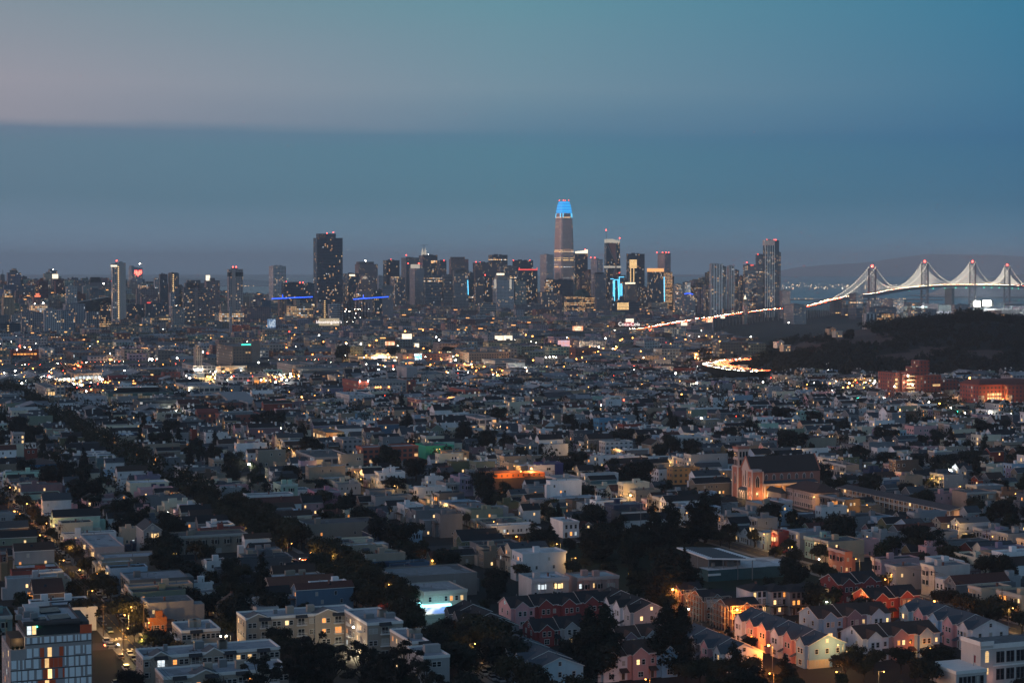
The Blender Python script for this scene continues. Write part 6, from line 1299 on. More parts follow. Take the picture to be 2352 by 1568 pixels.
# ------- panelled apartment tower at the lower west corner
def panel_tower():
 X,Y,w,d=fit('p',95,150,1345,745,26,d=22);u,v=uv(X,Y);reserve(u,u+d,v,v+w);t=thing('apartment_tower','building',(X,Y,0),TH,'nine-storey apartment tower with a patchwork of grey, white and red panels');h=26
 b=MB();b.box(w*.18,0,0,w,d,h);b.box(0,0,0,w*.18,d,h-3.2);b.build('wall',[WALL],t,(.36,.32,.31))
 b=MB();b.box(w*.20,1.6,h,w*.9,d-1,h+3.1);b.build('penthouse',[DARK],t)
 b=MB();b.box(w*.16,-.2,h+3.1,w*.86,d,h+3.7,0,1,bottom=True);b.build('roof',[simple('dark_eave',(.07,.06,.06),var=.2),TAR],t,(.42,.43,.46))
 b=MB();
 for q in((w*.16,-.2,w*.86,.1),(w*.16,d-.3,w*.86,d),(w*.86-.3,0,w*.86,d)):b.box(q[0],q[1],h+3.7,q[2],q[3],h+4.3)
 b.box(w*.9,d*.2,h,w,d,h+2.6);b.build('parapet',[simple('brown_parapet',(.10,.085,.085),var=.2)],t)
 b=MB();b.box(w*.86,0,h+.1,w+.1,.4,h+2.4);b.build('red_screen',[simple('red_panel',(.70,.11,.04),var=.12)],t)
 for q in((.22,.55,.42,.9),(.30,.12,.46,.34),(.50,.1,.76,.42),(.45,.6,.7,.95)):
  b=MB();b.box(w*q[0],d*q[1],h+3.72,w*q[2],d*q[3],h+3.8);[b.bar((w*q[0],d*q[1]+k,h+3.9),(w*q[2],d*q[1]+k,h+4.05),.5)for k in range(int(d*(q[3]-q[1])))];b.build('solar_array',[simple('solar_glass',(.012,.03,.045),rough=.2,var=.1)if 'solar_glass' not in MATS else MATS['solar_glass']],t)
 b=MB();b.box(w*.24,d*.5,h+3.7,w*.42,d*.8,h+6);b.build('lift_housing',[WALL],t,(.45,.45,.46));rooftop(t,w*.8,d,h+3.7,4)
 PW,PR,PG=simple('white_panel',(.86,.88,.90),var=.06,rough=.5),MATS['red_panel'],simple('grey_perforated_panel',(.40,.36,.37),var=.2,scale=6)
 FL=2.95;white,red,grey,slots=MB(),MB(),MB(),MB();R2=random.Random(3)
 for k in range(9):
  z0=h-(k+1)*FL+.28;z1=z0+FL-.42
  if k==0:z0+=.9
  slots.box(0 if k>1 else w*.18,-.05,z0-.34,w,.0,z0-.12)
  x=.25 if k>1 else w*.2
  while x<w-.4:
   f=x/w;pw=R2.choice((.4,.8,1.3,1.3));g=R2.choice((.35,.5,.7))
   if .33<f<.655 and k>0:
    m=R2.choice((red,red,red,grey,grey));pw=R2.choice((.8,1.1,1.5));pw=min(pw,w*.66-x)
    if pw>.2:m.box(x,-.06,z0,x+pw,0,z1)
    x+=pw+.08
   else:white.box(x,-.07,z0 if R2.random()<.8 else z0+.3,min(x+pw,w-.1),0,z1);x+=pw+g
 for m,nm,mt in((white,'white_panels',PW),(red,'red_panels',PR),(grey,'grey_panels',PG),(slots,'floor_joints',DARK)):kind(m.build(nm,[mt],t),'stuff')
 for k in range(1,9):
  xx=w*(.455 if k%2 else .42);o=link('lit_window',None,t)if False else None;b=MB();b.box(xx,-.12,h-(k+1)*FL+.3,xx+1.05,-.02,h-k*FL-.15);b.build('lit_window',[LITW],t)
 window(t,w*.24,1.6,h+.4,'S',1.1,2.3,'c');window(t,w*.30,1.6,h+.4,'S',1.0,2.3,'w');b=MB();b.ball((w*.335,1.2,h+2.5),.2);b.build('exit_lamp',[L_GR],t)
 b=MB();b.box(.2,2,h-3.2,w*.17,d*.6,h-.4);b.build('terrace_room',[WOOD],t);b=MB();[b.ball((.8+k*1.1,.8,h-2.7),.5,n=7)for k in range(3)];b.build('planter_shrub',[F_GARD],t);plight(t,(w*.1,1.0,h-1),90,(1,.75,.4))
 for k in range(8):rowwin(t,'W',2,d-2,0,[h-3.2-(k+1)*FL+.6],4,.12,1.1,1.6)
panel_tower()
def store():
 t,w,d=fithouse('j',1128,1172,1462,960,8.2,'S','flat',(.44,.41,.36),(.30,.32,.34),'cream corner store glowing cyan-white under its awning sign',d=20,name='corner_store',cat='shop',p=.15,bays=False,st=2)
 b=MB();b.box(-1.2,-1.5,3.1,w*.6,0,3.9);b.box(-1.2,0,3.1,0,5,3.9);b.build('sign_band',[lamp_mat('cyan_white_sign',(.30,.90,1),3.4)],t)
 b=MB();b.box(w*.02,-.2,.4,w*.55,.0,2.8);b.build('shop_window',[panel('shop_interior',(.9,.9,.8),(.12,.22,.6),1.2)],t)
 for q in(.05,.3,.55):plight(t,(w*q,-2.4,2.9),340,(.45,.92,1),.3)
 plight(t,(-2.6,1.5,2.9),300,(.45,.92,1),.3)
store()
fh=fithouse
fh('k',88,212,462,880,10.2,'S','flat',(.42,.42,.43),(.40,.47,.53),'white three-storey flats with a turquoise-edged roof west of the pink flats',d=13,st=3,name='apartment_building',cat='building',p=.2)
fh('k',462,520,800,868,8.6,'S','flat',(.36,.25,.23),(.40,.45,.48),'pink-brown flats with pale-trimmed bays beside the white three-storey flats',d=12,st=2,name='apartment_building',cat='building',p=.05)
fh('l',1155,1245,1482,790,11.5,'W','flat',(.50,.46,.44),(.17,.18,.2),'white three-storey corner building with bay windows, tallest near the powder blue terraces',st=3,name='apartment_building',cat='building',p=.05)
fh('l',915,985,1160,790,9,'W','flat',(.31,.30,.33),(.20,.21,.24),'lavender-grey corner building with a lit upper window west of the white three-storey one',st=2,name='apartment_building',cat='building',p=.3)
fh('l',1475,1560,1760,940,8.2,'W','flat',(.50,.42,.33),(.09,.09,.1),'cream lamp-lit corner flats up the street from the school',st=2,name='apartment_building',cat='building',p=.2)
fh('l',1665,1830,2000,990,8.5,'W','flat',(.46,.38,.28),(.10,.09,.09),'tan corniced flats with a glowing ground floor at the eastern edge',st=3,name='apartment_building',cat='building',p=.2)
fh('l',1355,1415,1615,490,8,'W','gable',(.46,.50,.56),(.10,.11,.125),'pale blue-white house with three tall front windows and gabled roof',rise=2,bays=False,p=0)
fh('l',1450,1460,1655,292,9.5,'S','flat',(.32,.24,.19),(.13,.13,.135),'tan apartment house with tiers of brown bay windows',d=13,st=3,name='apartment_building',cat='building',p=.05)
fh('l',468,640,742,340,9.5,'W','flat',(.14,.10,.075),(.22,.24,.27),'dark brown corner flats with two glowing windows below the hip-roofed hall',st=3,name='apartment_building',cat='building',p=.2)
fh('l',498,648,735,108,9.5,'W','flat',(.27,.25,.24),(.13,.14,.15),'grey three-storey bay-windowed flats just east of the church',st=3,name='apartment_building',cat='building',p=.12)
fh('l',1065,1108,1325,430,8,'W','flat',(.27,.28,.31),(.22,.23,.26),'grey house with a white bay front and solar panels',p=.2)
fh('l',95,190,285,352,8,'S','flat',(.46,.45,.50),(.40,.44,.48),'pale lilac cube house with a yellow-green front',d=11,p=0,bays=False)
fh('k',310,385,552,195,9.5,'W','flat',(.50,.45,.41),(.33,.34,.36),'white three-storey apartment house beside the orange timber frame',st=3,name='apartment_building',cat='building',p=.02)
fh('j',283,385,870,505,8.8,'W','flat',(.25,.21,.18),(.09,.09,.1),'long brown Edwardian flats with white-framed bays at the tree-lined street',st=3,name='apartment_building',cat='building',p=.06,d=16)
fh('i',1130,1150,1668,590,7.8,'S','flat',(.27,.23,.19),(.10,.10,.105),'long tan row of flats with repeated bay windows',d=14,st=2,name='apartment_building',cat='building',p=.02)
fh('i',664,700,1085,740,7.5,'W','flat',(.36,.28,.24),(.33,.36,.40),'pinkish-beige flat block with a pale blue roof beside the car-lined street',st=2,p=.04,name='apartment_building',cat='building')
fh('i',960,1000,1305,1035,8.4,'W','flat',(.27,.26,.27),(.13,.14,.15),'grey house with a bluish lit window and a corner bay by the utility pole',st=2,p=.2,d=12)
fh('i',950,1005,1125,1140,4.5,'W','flat',(.42,.13,.035),(.28,.30,.32),'low orange garage by the utility pole',d=14,st=1,name='garage',cat='garage',bays=False,p=.1)
fh('j',5,140,585,935,7.2,'S','gable',(.27,.22,.18),(.12,.055,.04),'tan house with a long rusty tile roof and a front gable',d=13,ridge='x',rise=3.4,p=.2,bays=False)
fh('j',892,990,1530,862,8.2,'W','flat',(.25,.22,.21),(.19,.21,.23),'large grey flat-roofed block with stained roofing behind the corner store',d=22,st=2,name='apartment_building',cat='building',p=.03)
fh('i',0,3,232,690,8.5,'S','flat',(.13,.055,.045),(.06,.06,.065),'dark red-brown house with narrow windows at the western edge',d=14,p=.05)
fh('i',95,230,430,965,6.5,'W','gable',(.20,.16,.14),(.05,.03,.028),'half-timbered house with a steep dark red roof behind the panel tower',rise=4.2,d=14,p=.2)
fh('i',838,875,1270,880,9.2,'W','flat',(.14,.145,.15),(.22,.24,.27),'dark grey stepped-roof building wrapped in netting near the tree-lined street',d=18,st=3,name='apartment_building',cat='building',p=.02)
fh('i',512,640,838,662,8,'W','flat',(.44,.36,.36),(.30,.33,.37),'pale pink corner house with a lit bay beside the car-lined street',st=2,p=.15)
fh('i',1455,1508,1648,1062,7,'W','hip',(.40,.37,.38),(.045,.042,.045),'white villa with a steep dark hipped roof and skylight',rise=4,p=.1,d=10)
fh('i',80,145,385,100,8.5,'S','hip',(.03,.17,.34),(.10,.075,.07),'bright blue hall with a brown hipped roof and white ground floor',d=16,rise=3,name='hall',cat='hall',bays=False,p=0,st=2)
fh('j',345,437,610,285,8,'S','flat',(.46,.22,.29),(.2,.18,.2),'candy pink courtyard flats with a lit stair',d=15,p=.1,st=2,name='apartment_building',cat='building')
fh('l',530,640,690,690,8.5,'W','flat',(.46,.16,.11),(.12,.12,.13),'coral Spanish-style house with a curved gable on the sloping street',p=.2)
fh('l',152,192,262,555,9,'W','flat',(.36,.05,.045),(.12,.10,.1),'scarlet Victorian lit orange from below',p=.2)
fh('l',255,335,545,560,9.5,'W','flat',(.27,.28,.32),(.24,.28,.32),'grey-blue bay-windowed Victorian on the sloping street',p=.3,st=3)
fh('l',368,432,620,600,8.8,'W','flat',(.30,.46,.40),(.28,.3,.33),'mint green flats with small paired windows on the sloping street',p=.1,bays=False)
fh('l',428,535,770,622,9,'W','flat',(.42,.33,.24),(.10,.11,.12),'tan bay-windowed Victorian flats above a white garage lamp',p=.25,st=3)
fh('l',822,885,1140,745,8.8,'W','flat',(.46,.30,.32),(.05,.055,.06),'pale pink narrow-fronted Victorian with a long black roof',p=.05)
fh('l',1480,1540,1570,200,7.5,'W','gable',(.42,.07,.03),(.10,.05,.04),'vermilion little gabled house glowing in lamp light',rise=2.2,bays=False,d=7)
# ------- church and hall
def church():
 X,Y,_,_=fit('n',425,512,660,500,15.5);u,v=uv(X,Y);reserve(u,u+22,v-2,v+46);t=thing('church','church',(X,Y,0),TH,'salmon pink church with a square bell tower and long dark roof');ch=(.42,.165,.12);wh=(.60,.47,.43)
 PKW=simple('church_stucco',ch,var=.2,scale=.3);WHW=simple('church_white_stucco',wh,var=.15,scale=.3)
 b=MB();b.box(0,0,0,6.6,5.2,15.2);b.box(.5,.5,15.2,6.1,4.7,16.4,1);[b.box(x_-.3,y_-.3,0,x_+.3,y_+.3,15.4,1)for x_ in(0,6.6)for y_ in(0,5.2)];b.build('turret',[PKW,WHW],t)
 b=MB();b.box(1.2,3.4,0,44,15.6,14.8);b.tri_walls(1.2,3.4,44,15.6,14.8,8,'x',1);b.box(1.15,5.2,3.5,1.25,13.6,14.8,1);b.build('nave',[PKW,WHW],t)
 b=MB();b.gable(1.6,3.4,43.6,15.6,14.8,8,'x',0,0,ov=.35);b.build('roof',[SHINGLE],t,(.05,.04,.04));b=MB()
 for xx in(1.1,43.9):b.bar((xx,3.2,14.7),(xx,9.5,23.1),.55);b.bar((xx,15.8,14.7),(xx,9.5,23.1),.55)
 b.build('gable_coping',[PKW],t)
 b=MB();b.box(6.6,-1.2,0,40,3.5,7.6);b.box(6.6,-1.3,7.6,40,3.4,8.7,1);[b.box(6.6+k*5.5,-1.6,0,7.3+k*5.5,-1.1,7.6,1)for k in range(7)];b.build('aisle',[simple('ochre_stucco',(.44,.22,.08),var=.15),WHW],t)
 b=MB();b.face([(6.6,-1.7,8.72),(40.2,-1.7,8.72),(40.2,3.4,9.8),(6.6,3.4,9.8)]);b.build('aisle_roof',[SHINGLE],t,(.09,.10,.115))
 b=MB();b.box(-1,14.5,0,6,20.5,16.5);b.box(-.7,14.8,16.5,5.7,20.2,26.5,1);b.box(-1,14.5,21,6,20.5,21.5,1);b.box(-1.1,14.4,26.5,6.1,20.6,27.6);[b.box(x_-.35,y_-.35,0,x_+.35,y_+.35,17,1)for x_ in(-1,6)for y_ in(14.5,20.5)];tw=b.build('bell_tower',[PKW,WHW],t)
 b=MB()
 for z0 in(17.5,22):
  for k in range(3):b.box(-.78,15.5+k*1.7,z0,-.68,16.6+k*1.7,z0+3,0);b.box(.2+k*1.9,14.72,z0,1.4+k*1.9,14.82,z0+3,0)
 b.build('louvre',[GLASS],tw)
 def lancet(side,a,fixed,z,w,h,nm='lancet_window'):
  g=MB()
  def arch(ww,hh,yy,m):
   pts=[(-ww/2,0),(ww/2,0),(ww/2,hh*.68),(ww*.3,hh*.86),(0,hh),(-ww*.3,hh*.86),(-ww/2,hh*.68)];g.face([(p,yy,q)for p,q in pts],m)
  arch(w+.7,h+.6,-.06,0);arch(w,h,-.12,1);g.box(-.08,-.16,0,.08,-.1,h*.85,0)
  g.build(nm,[WHW,GLASS],t,None,(a,fixed,z)if side=='S' else(fixed,a,z),ROT[side])
 for k in range(7):lancet('S',10.5+k*4.7,3.4,10.4,1.3,2.7)
 for k in range(6):lancet('S',9.5+k*5.5,-1.2,2.6,1.5,3.4)
 lancet('S',3.3,0,7,2.0,6);lancet('S',3.3,0,1.8,1.1,2.6);lancet('W',2.6,0,7,1.3,5.6);lancet('W',2.6,0,1.8,1,2.6);lancet('W',17.5,-1,7.5,1.4,6)
 for a,hh in((7,6),(9.5,9),(12,6)):lancet('W',a,1.15,6.8,1.1,hh)
 b=MB();b.face([(-1.4,5.4,5.0),(1.2,5.4,6.2),(1.2,14,6.2),(-1.4,14,5.0)]);b.box(-1.2,5.4,0,1.2,14,4.9);b.build('porch',[SHINGLE,WHW],t,(.1,.11,.12));[lancet('W',q,-1.25,.3,1.5,3.8,'door')for q in(7,9.6,12.2)]
 plight(t,(5,-4,3),1400,(1,.55,.2));plight(t,(-4,1,3),1300,(1,.55,.2));plight(t,(16,-5.5,3),1900,(1,.55,.18));plight(t,(28,-5.5,3),1900,(1,.55,.18));plight(t,(-5,9,3),1100,(1,.6,.3))
church()
t,w,d=fh('n',1140,1702,2195,905,9,'W','hip',(.46,.33,.29),(.07,.045,.042),'pinkish parish hall with a dark hipped roof and tall paned windows',rise=4,name='hall',cat='hall',bays=False,p=0,st=2)
t,w,d=fh('n',790,1060,1145,905,6,'W','hip',(.34,.26,.22),(.05,.055,.06),'low annex with a dark hipped roof between church and parish hall',rise=2.5,name='hall',cat='hall',bays=False,p=.05,st=1)
def schoolwing():
 X,Y,w,d=fit('l',590,1345,1362,402,6.5,w=13);d=min(d,120);u,v=uv(X,Y);reserve(u,u+d,v,v+w);t=thing('school_wing','school',(X,Y,0),TH,'very long low classroom wing with an open arcade running back to the parish hall')
 b=MB();b.box(2.4,0,0,w,d,6.2);b.build('wall',[WALL],t,(.40,.27,.19));b=MB();b.gable(0,0,w,d,6.2,1.4,'y',0,1,ov=.5);b.build('roof',[SHINGLE,TRIM],t,(.085,.075,.08));b=MB()
 for k in range(int(d/4.5)):b.bar((.2,k*4.5+.3,0),(.2,k*4.5+.3,6),.3)
 b.box(.1,0,3.0,2.4,d,3.2,bottom=True);b.box(.1,0,3.9,.2,d,4.0);b.build('arcade',[TRIM],t)
 for k in range(int(d/4.5)):window(t,2.4,k*4.5+2.4,3.9,'W',1.6,1.6,litk(.15));window(t,2.4,k*4.5+2.4,.8,'W',1.6,1.6,litk(.15))
 plight(t,(5,-3,4),500,(1,.6,.3))
schoolwing()
def school():
 X,Y,w,d=fit('l',1545,1555,2300,1310,13,w=60,d=13);u,v=uv(X,Y);reserve(u,u+d,v,v+w);t=thing('school_building','school',(X,Y,0),TH,'white art-deco school with a tall arched window and rows of dark panes');SW=(.50,.47,.45)
 b=MB();b.box(0,0,0,4.4,10,13.4);b.box(4.4,.6,0,w,d,12.2);b.build('wall',[WALL],t,SW);b=MB();b.box(.2,.2,13.3,4.2,9.8,13.44);b.box(4.4,.8,12.1,w,d,12.24);b.build('roof',[TAR],t,(.12,.13,.14));b=MB()
 b.box(-.2,-.2,12.6,4.6,.1,13.9);b.box(-.2,-.2,12.6,.1,10,13.9);b.box(4.4,.35,11.4,w,.7,12.8);b.box(4.4,.3,6.0,w,.62,6.4);b.box(-.15,-.15,11.6,4.5,.05,11.8);b.build('parapet',[TRIM],t)
 b=MB();n=8;pts=[(-.62,0),(.62,0),(.62,2.8)]+[(.62*math.cos(math.pi*k/n),2.8+.62*math.sin(math.pi*k/n))for k in range(1,n)]+[(-.62,2.8)];b.face([(p*1.35,-.05,q*1.06-.1)for p,q in pts],0);b.face([(p,-.1,q)for p,q in pts],1);[b.box(-.62,-.14,.6*k,.62,-.1,.6*k+.07,0)for k in range(1,6)];b.build('arched_window',[TRIM,LITW],t,None,(2.2,0,7.6));window(t,2.2,0,4.0,'S',1.1,1.9,'w')
 for i in range(12):
  for z in(7.2,2.0):
   for s_ in(-.75,.75):window(t,7.4+i*3.6+s_,.6,z,'S',1.1,3.1,'d',(.08,.08,.09))
 X2,Y2=P('l',1390,1500,6);b=MB();lx,ly=local((X,Y),X2,Y2,TH);b.box(lx,ly,0,0,ly+14,6);b.box(lx-.2,ly-.2,5.6,0,ly+14,6.6,1);b.build('side_wing',[WALL,TRIM],t,SW);rowwin(t,'S',lx+.8,-1,ly,[1.0],6,0,1.0,3.6,(.1,.1,.11));plight(t,(3.4,-3,3),160,(1,.45,.3))
 b=MB();p0=(local((X,Y),*P('l',1508,1395,9),TH));b.bar((*p0,0),(*p0,10),.14);b.build('flagpole',[STEEL],t);b=MB();b.face([(p0[0],p0[1],9.8),(p0[0]+.7,p0[1],9.5),(p0[0]+.6,p0[1],7.4),(p0[0],p0[1],7.6)]);b.build('flag',[simple('red_flag',(.4,.04,.05),var=.3)],t)
school()
def pool():
 pts=[P('k',1190,648,9),P('k',1395,735,8.2),P('k',1722,740,8.2),P('k',1475,652,9)];X,Y=pts[1];L=[local((X,Y),*p,TH)for p in pts];t=thing('pool_building','building',(X,Y,0),TH,'swimming pool hall with a broad white slatted roof beside the dark conifers')
 uvs=[uv(*p)for p in pts];reserve(min(q[0]for q in uvs),max(q[0]for q in uvs),min(q[1]for q in uvs),max(q[1]for q in uvs)+22)
 b=MB();b.prism(L,8.2,8.7);b.build('roof',[simple('white_roof_sheet',(.76,.77,.78),var=.12)],t);b=MB();n=15
 for i in range(n):
  f=(i+.5)/n;p=[L[0][k]+(L[1][k]-L[0][k])*f for k in(0,1)];q=[L[3][k]+(L[2][k]-L[3][k])*f for k in(0,1)];a=[p[k]+(q[k]-p[k])*.12 for k in(0,1)];c=[p[k]+(q[k]-p[k])*.82 for k in(0,1)]
  b.bar((*a,8.85),(*c,8.85),.3)
 b.build('roof_slat',[simple('solar_slat',(.07,.085,.10),rough=.4,var=.1)],t);b=MB()
 for f in(.05,.35,.65,.95):p=[L[1][k]+(L[2][k]-L[1][k])*f for k in(0,1)];b.bar((p[0],p[1]+.6,0),(p[0],p[1]+.6,8.2),.3)
 for f in(.3,.7):p=[L[1][k]+(L[0][k]-L[1][k])*f for k in(0,1)];b.bar((*p,0),(*p,8.2),.3)
 b.build('post',[STEEL],t);b=MB();wd=L[2][0]-L[1][0];b.box(wd*.15,4,0,wd,20,8.1);b.build('wall',[WALL],t,(.10,.11,.12));b=MB();b.box(-2,-5,0,wd+22,3.5,4.6,0,1);b.box(wd,3.5,0,wd+22,18,4.6,0,1);b.build('lower_hall',[simple('teal_mural_wall',(.04,.10,.11),var=.5,scale=.5),TAR],t,(.55,.56,.58));rooftop(t,wd,3,4.6,4);b=MB();b.box(-2.1,-5.4,2.4,wd*.2,-5,3.2);b.build('sign_board',[TRIM],t)
pool()
def timber():
 X,Y,w,d=fit('j',1540,1600,2000,160,9);u,v=uv(X,Y);reserve(u,u+16,v,v+w);t=thing('timber_frame_building','construction',(X,Y,0),TH,'unfinished timber-framed building glowing orange under a work lamp');OS=simple('oriented_strand_board',(.44,.16,.05),var=.3,scale=.8)
 b=MB();b.box(0,0,0,w,14,6.2);b.build('wall',[WALL],t,(.05,.045,.045));b=MB();b.box(0,0,6.2,w*.62,14,9,0);b.box(w*.62,3,6.2,w,14,8.2,0)
 for k in range(12):b.box(w*k/12,-.1,6.4,w*k/12+.15,.05,9.1)
 b.build('board_storey',[OS],t);b=MB()
 for k in range(10):b.box(w*(.05+k*.09),-.06,6.9,w*(.05+k*.09)+1,.0,8.2)
 b.build('opening',[DARK],t);plight(t,(w*.3,-6,10),5200,(1,.36,.08));plight(t,(w*.85,-5,10),4200,(1,.36,.08));plight(t,(w*.5,8,13),1500,(1,.42,.1));b=MB();b.ball((w*.55,-.8,9.8),.35);b.build('work_lamp',[L_OR],t)
timber()
def goal(x,y,lab):
 X,Y=P('k',x,y);t=thing('goal','goal',(X,Y,0),0,lab);b=MB()
 for a,c in(((-2.9,0,0),(-2.9,0,2.4)),((2.9,0,0),(2.9,0,2.4)),((-2.9,0,2.4),(2.9,0,2.4)),((-2.9,0,2.4),(-2.9,2,0)),((2.9,0,2.4),(2.9,2,0))):b.bar(a,c,.14)
 b.build('goal_frame',[TRIM],t)
goal(537,655,'small white football goal frame on the dark park pitch')
for x,yb,yt,lab in((948,640,360,'tall thin floodlight mast beside the dark blue lit-windowed house'),(1163,640,440,'tall floodlight mast with a curved arm before the dark conifers')):
 X,Y=P('k',x,yb);t=thing('floodlight_mast','mast',(X,Y,0),0,lab);zt=at('k',x,yt,Y)[2];b=MB();b.tube((0,0,0),(0,0,zt),.16,.1);b.bar((0,0,zt),(-1.2,0,zt+.1),.2);b.build('pole',[STEEL],t);b=MB();b.box(-1.7,-.3,zt-.1,-1.1,.3,zt+.25);b.build('lamp_head',[STEEL],t)
fh('k',778,820,990,425,8.5,'S','flat',(.06,.07,.085),(.05,.05,.055),'dark blue-grey house with four glowing windows facing the park',d=12,p=.9,st=2,trim=(.55,.55,.55))
# ------- the blocks of houses
ANCH=[]
def anchor(phrase,reg,x,y):X,Y=P(reg,x,y);ANCH.append((phrase,X,Y))
for a in(('the panelled tower','p',700,1400),('the corner store','j',1250,1100),('the salmon church','n',800,1000),('the white school','l',1650,1500),('the twin poplars','k',850,1450),('the pool hall','k',1500,800),('the scaffolded terraces','k',1500,1100),('the red terraces','k',350,1150),('the blue hall','i',230,110),('the candy pink flats','j',450,330),('the timber frame','j',1750,240),('the brown Edwardian flats','j',560,640),('the rusty tile roof','j',350,1000),('the orange garage','i',1040,1200),('the mint green flats','l',400,720),('the coral Spanish house','l',600,790),('the white corner building','l',1250,960),('the parish hall','n',1500,1100),('the classroom wing','l',1150,370),('the brick hospital','h',1350,430),('the rust-red apartments','f',1150,1150),('the green wall','f',1600,1090),('the grey warehouse','f',620,1230),('the long cream apartments','g',1600,1060),('the bright blue long house','g',960,870),('the ochre corner building','g',1600,1290),('the white three-storey flats','k',250,990),('the stucco row','q',1100,1250),('the half-timbered house','i',230,1020),('the dark red-brown house','i',110,800),('the vermilion house','l',1520,250),('the lavender-grey corner building','l',1030,900),('the tan Victorian flats','l',520,740),('the park pitch','k',700,700),('the salmon warehouse','f',1530,745),('the red brick shed','e',2050,820),('the glass hall','e',1180,690)):anchor(*a)
def inframe(X,Y,z=6,m=30):
 if Y<380:return False
 px,py=pix(X,Y,z);return-m<px<2352+m and py<1568+m*2
def bendview(X,Y):
 px,py=pix(X,Y,8);return 1605<px<1790 and 815<py<868
CLEAR=[(945,1080,1375,1432,705),(212,325,1435,1568,625),(195,270,1375,1440,690),(768,835,1425,1530,600),(1680,1900,1085,1160,1012),(2240,2352,1490,1568,560),(1150,1445,1300,1412,735),(1655,1770,1235,1290,815),(640,720,1255,1300,800),(1550,1795,1250,1318,770),(1060,1150,1500,1568,575),(1372,1610,1478,1568,556),(1232,1330,1480,1568,560),(1880,1965,1430,1535,560),(2000,2255,1432,1505,590),(1565,1755,1335,1450,650),(1185,1350,1385,1450,640),(1745,1900,1420,1500,600),(1895,2120,1395,1450,640),(1400,1500,1350,1440,640),(2105,2340,1390,1490,640)]
def blocks(X,Y,h):
 for z in(.3,.6,.9):
  px,py=pix(X,Y,h*z)
  if any(a<px<c and b_<py<d and Y<yy for a,c,b_,d,yy in CLEAR):return True
 return False
LOTS=[]
def lots():
 R=random.Random(11)
 for vi in range(-22,31):
  va,vb=105+97*vi+(12 if vi==1 else HALF),105+97*(vi+1)-(12 if vi==0 else HALF)
  for ci in range(-1,9):
   ua,ub=621+166*ci+7.5,621+166*(ci+1)-7.5
   for side in 'WE':
    u=ua+(21 if R.random()<.7 else 0)
    while u<ub-6:
     fr=R.choice((5.9,6.4,7.2,7.4,7.6,7.8,9,7.5,12,7));fr=min(fr,ub-u)
     if fr<5.5:break
     dep=R.choice((R.uniform(9,14),R.uniform(12,17),R.uniform(14,20),R.uniform(18,25)))
     LOTS.append((u,va if side=='W' else vb-dep,dep,fr-.1,side));u+=fr
   v=va+27
   while v<vb-34:
    fr=R.choice((7.4,7.8,8.2,9.5));LOTS.append((ua,v,fr-.1,R.uniform(14,19),'S'));v+=fr
   u=ua+30
   while u<ub-20:
    if R.random()<.6:LOTS.append((u,va+R.uniform(26,30),R.uniform(7,11),R.uniform(5.5,8),'B'))
    if R.random()<.6:LOTS.append((u+R.uniform(-2,2),va+R.uniform(42,47),R.uniform(7,11),R.uniform(5.5,8),'B'))
    u+=R.uniform(9,15)
lots()
HB=random.Random(5);NEAR,MID=[],[]
for(u,v,w,d,fr)in LOTS:
 X,Y=xy(u,v);Xc,Yc_=xy(u+d/2,v+w/2)
 if not inframe(Xc,Yc_):continue
 if not is_free(u,u+d,v,v+w,True)or bendview(Xc,Yc_)or blocks(Xc,Yc_,8):continue
 if hill_z(Xc,Yc_)>1.5:continue
 NEAR.append((Yc_,X,Y,w,d,fr,u,v))
NEAR.sort(key=lambda q:q[0])
NIND={'row_house':0,'gabled_house':0};CAPS={'row_house':298,'gabled_house':285}
MIDH=[]
HOUSES=[]
for q in NEAR:
 Yc_,X,Y,w,d,fr,u,v=q
 r=HB.random();roof='gable' if r<(.30 if fr!='B' else .5)else 'flat';cn,col=HB.choices(HP,HPW)[0];k=HB.uniform(.8,1.12);col=tuple(c*k for c in col)
 st=HB.choices((1,2,3,4),(24,56,18,2))[0]if fr!='B' else HB.choices((1,2),(3,2))[0];h=st*3.05+HB.uniform(.4,1.6);rn,rc=HB.choices(ROOFF,(5,8,6,3,8))[0]if roof=='flat' else HB.choices(ROOFG,(6,2,4,1))[0]
 nm='gabled_house' if roof=='gable' else 'row_house';rise=min(w,d)*HB.uniform(.28,.42)
 if Yc_<1350 and NIND[nm]<CAPS[nm]:
  NIND[nm]+=1;RND.seed(int(u*31+v*7));f2='E' if fr=='B' else fr
  t=house(X,Y,w,d,h,f2,roof,col,rc,None,rise=min(rise,3.2),p=.10,bays=(fr!='B' and HB.random()<.75),st=st,name=nm,group='houses of the street grid',info=dict(colour=cn,roof=rn,st=st,kind='house'))
  HOUSES.append((t,cn,X,Y))
 else:MIDH.append((Yc_,X,Y,w,d,h,fr,roof,col,rc,rise,st))
RND.seed(99)
VEC_U,VEC_V=(UX,UY),(VX,VY)
def place(b,n0,X,Y,rz=TH):
 b.rot(n0,rz,X,Y)
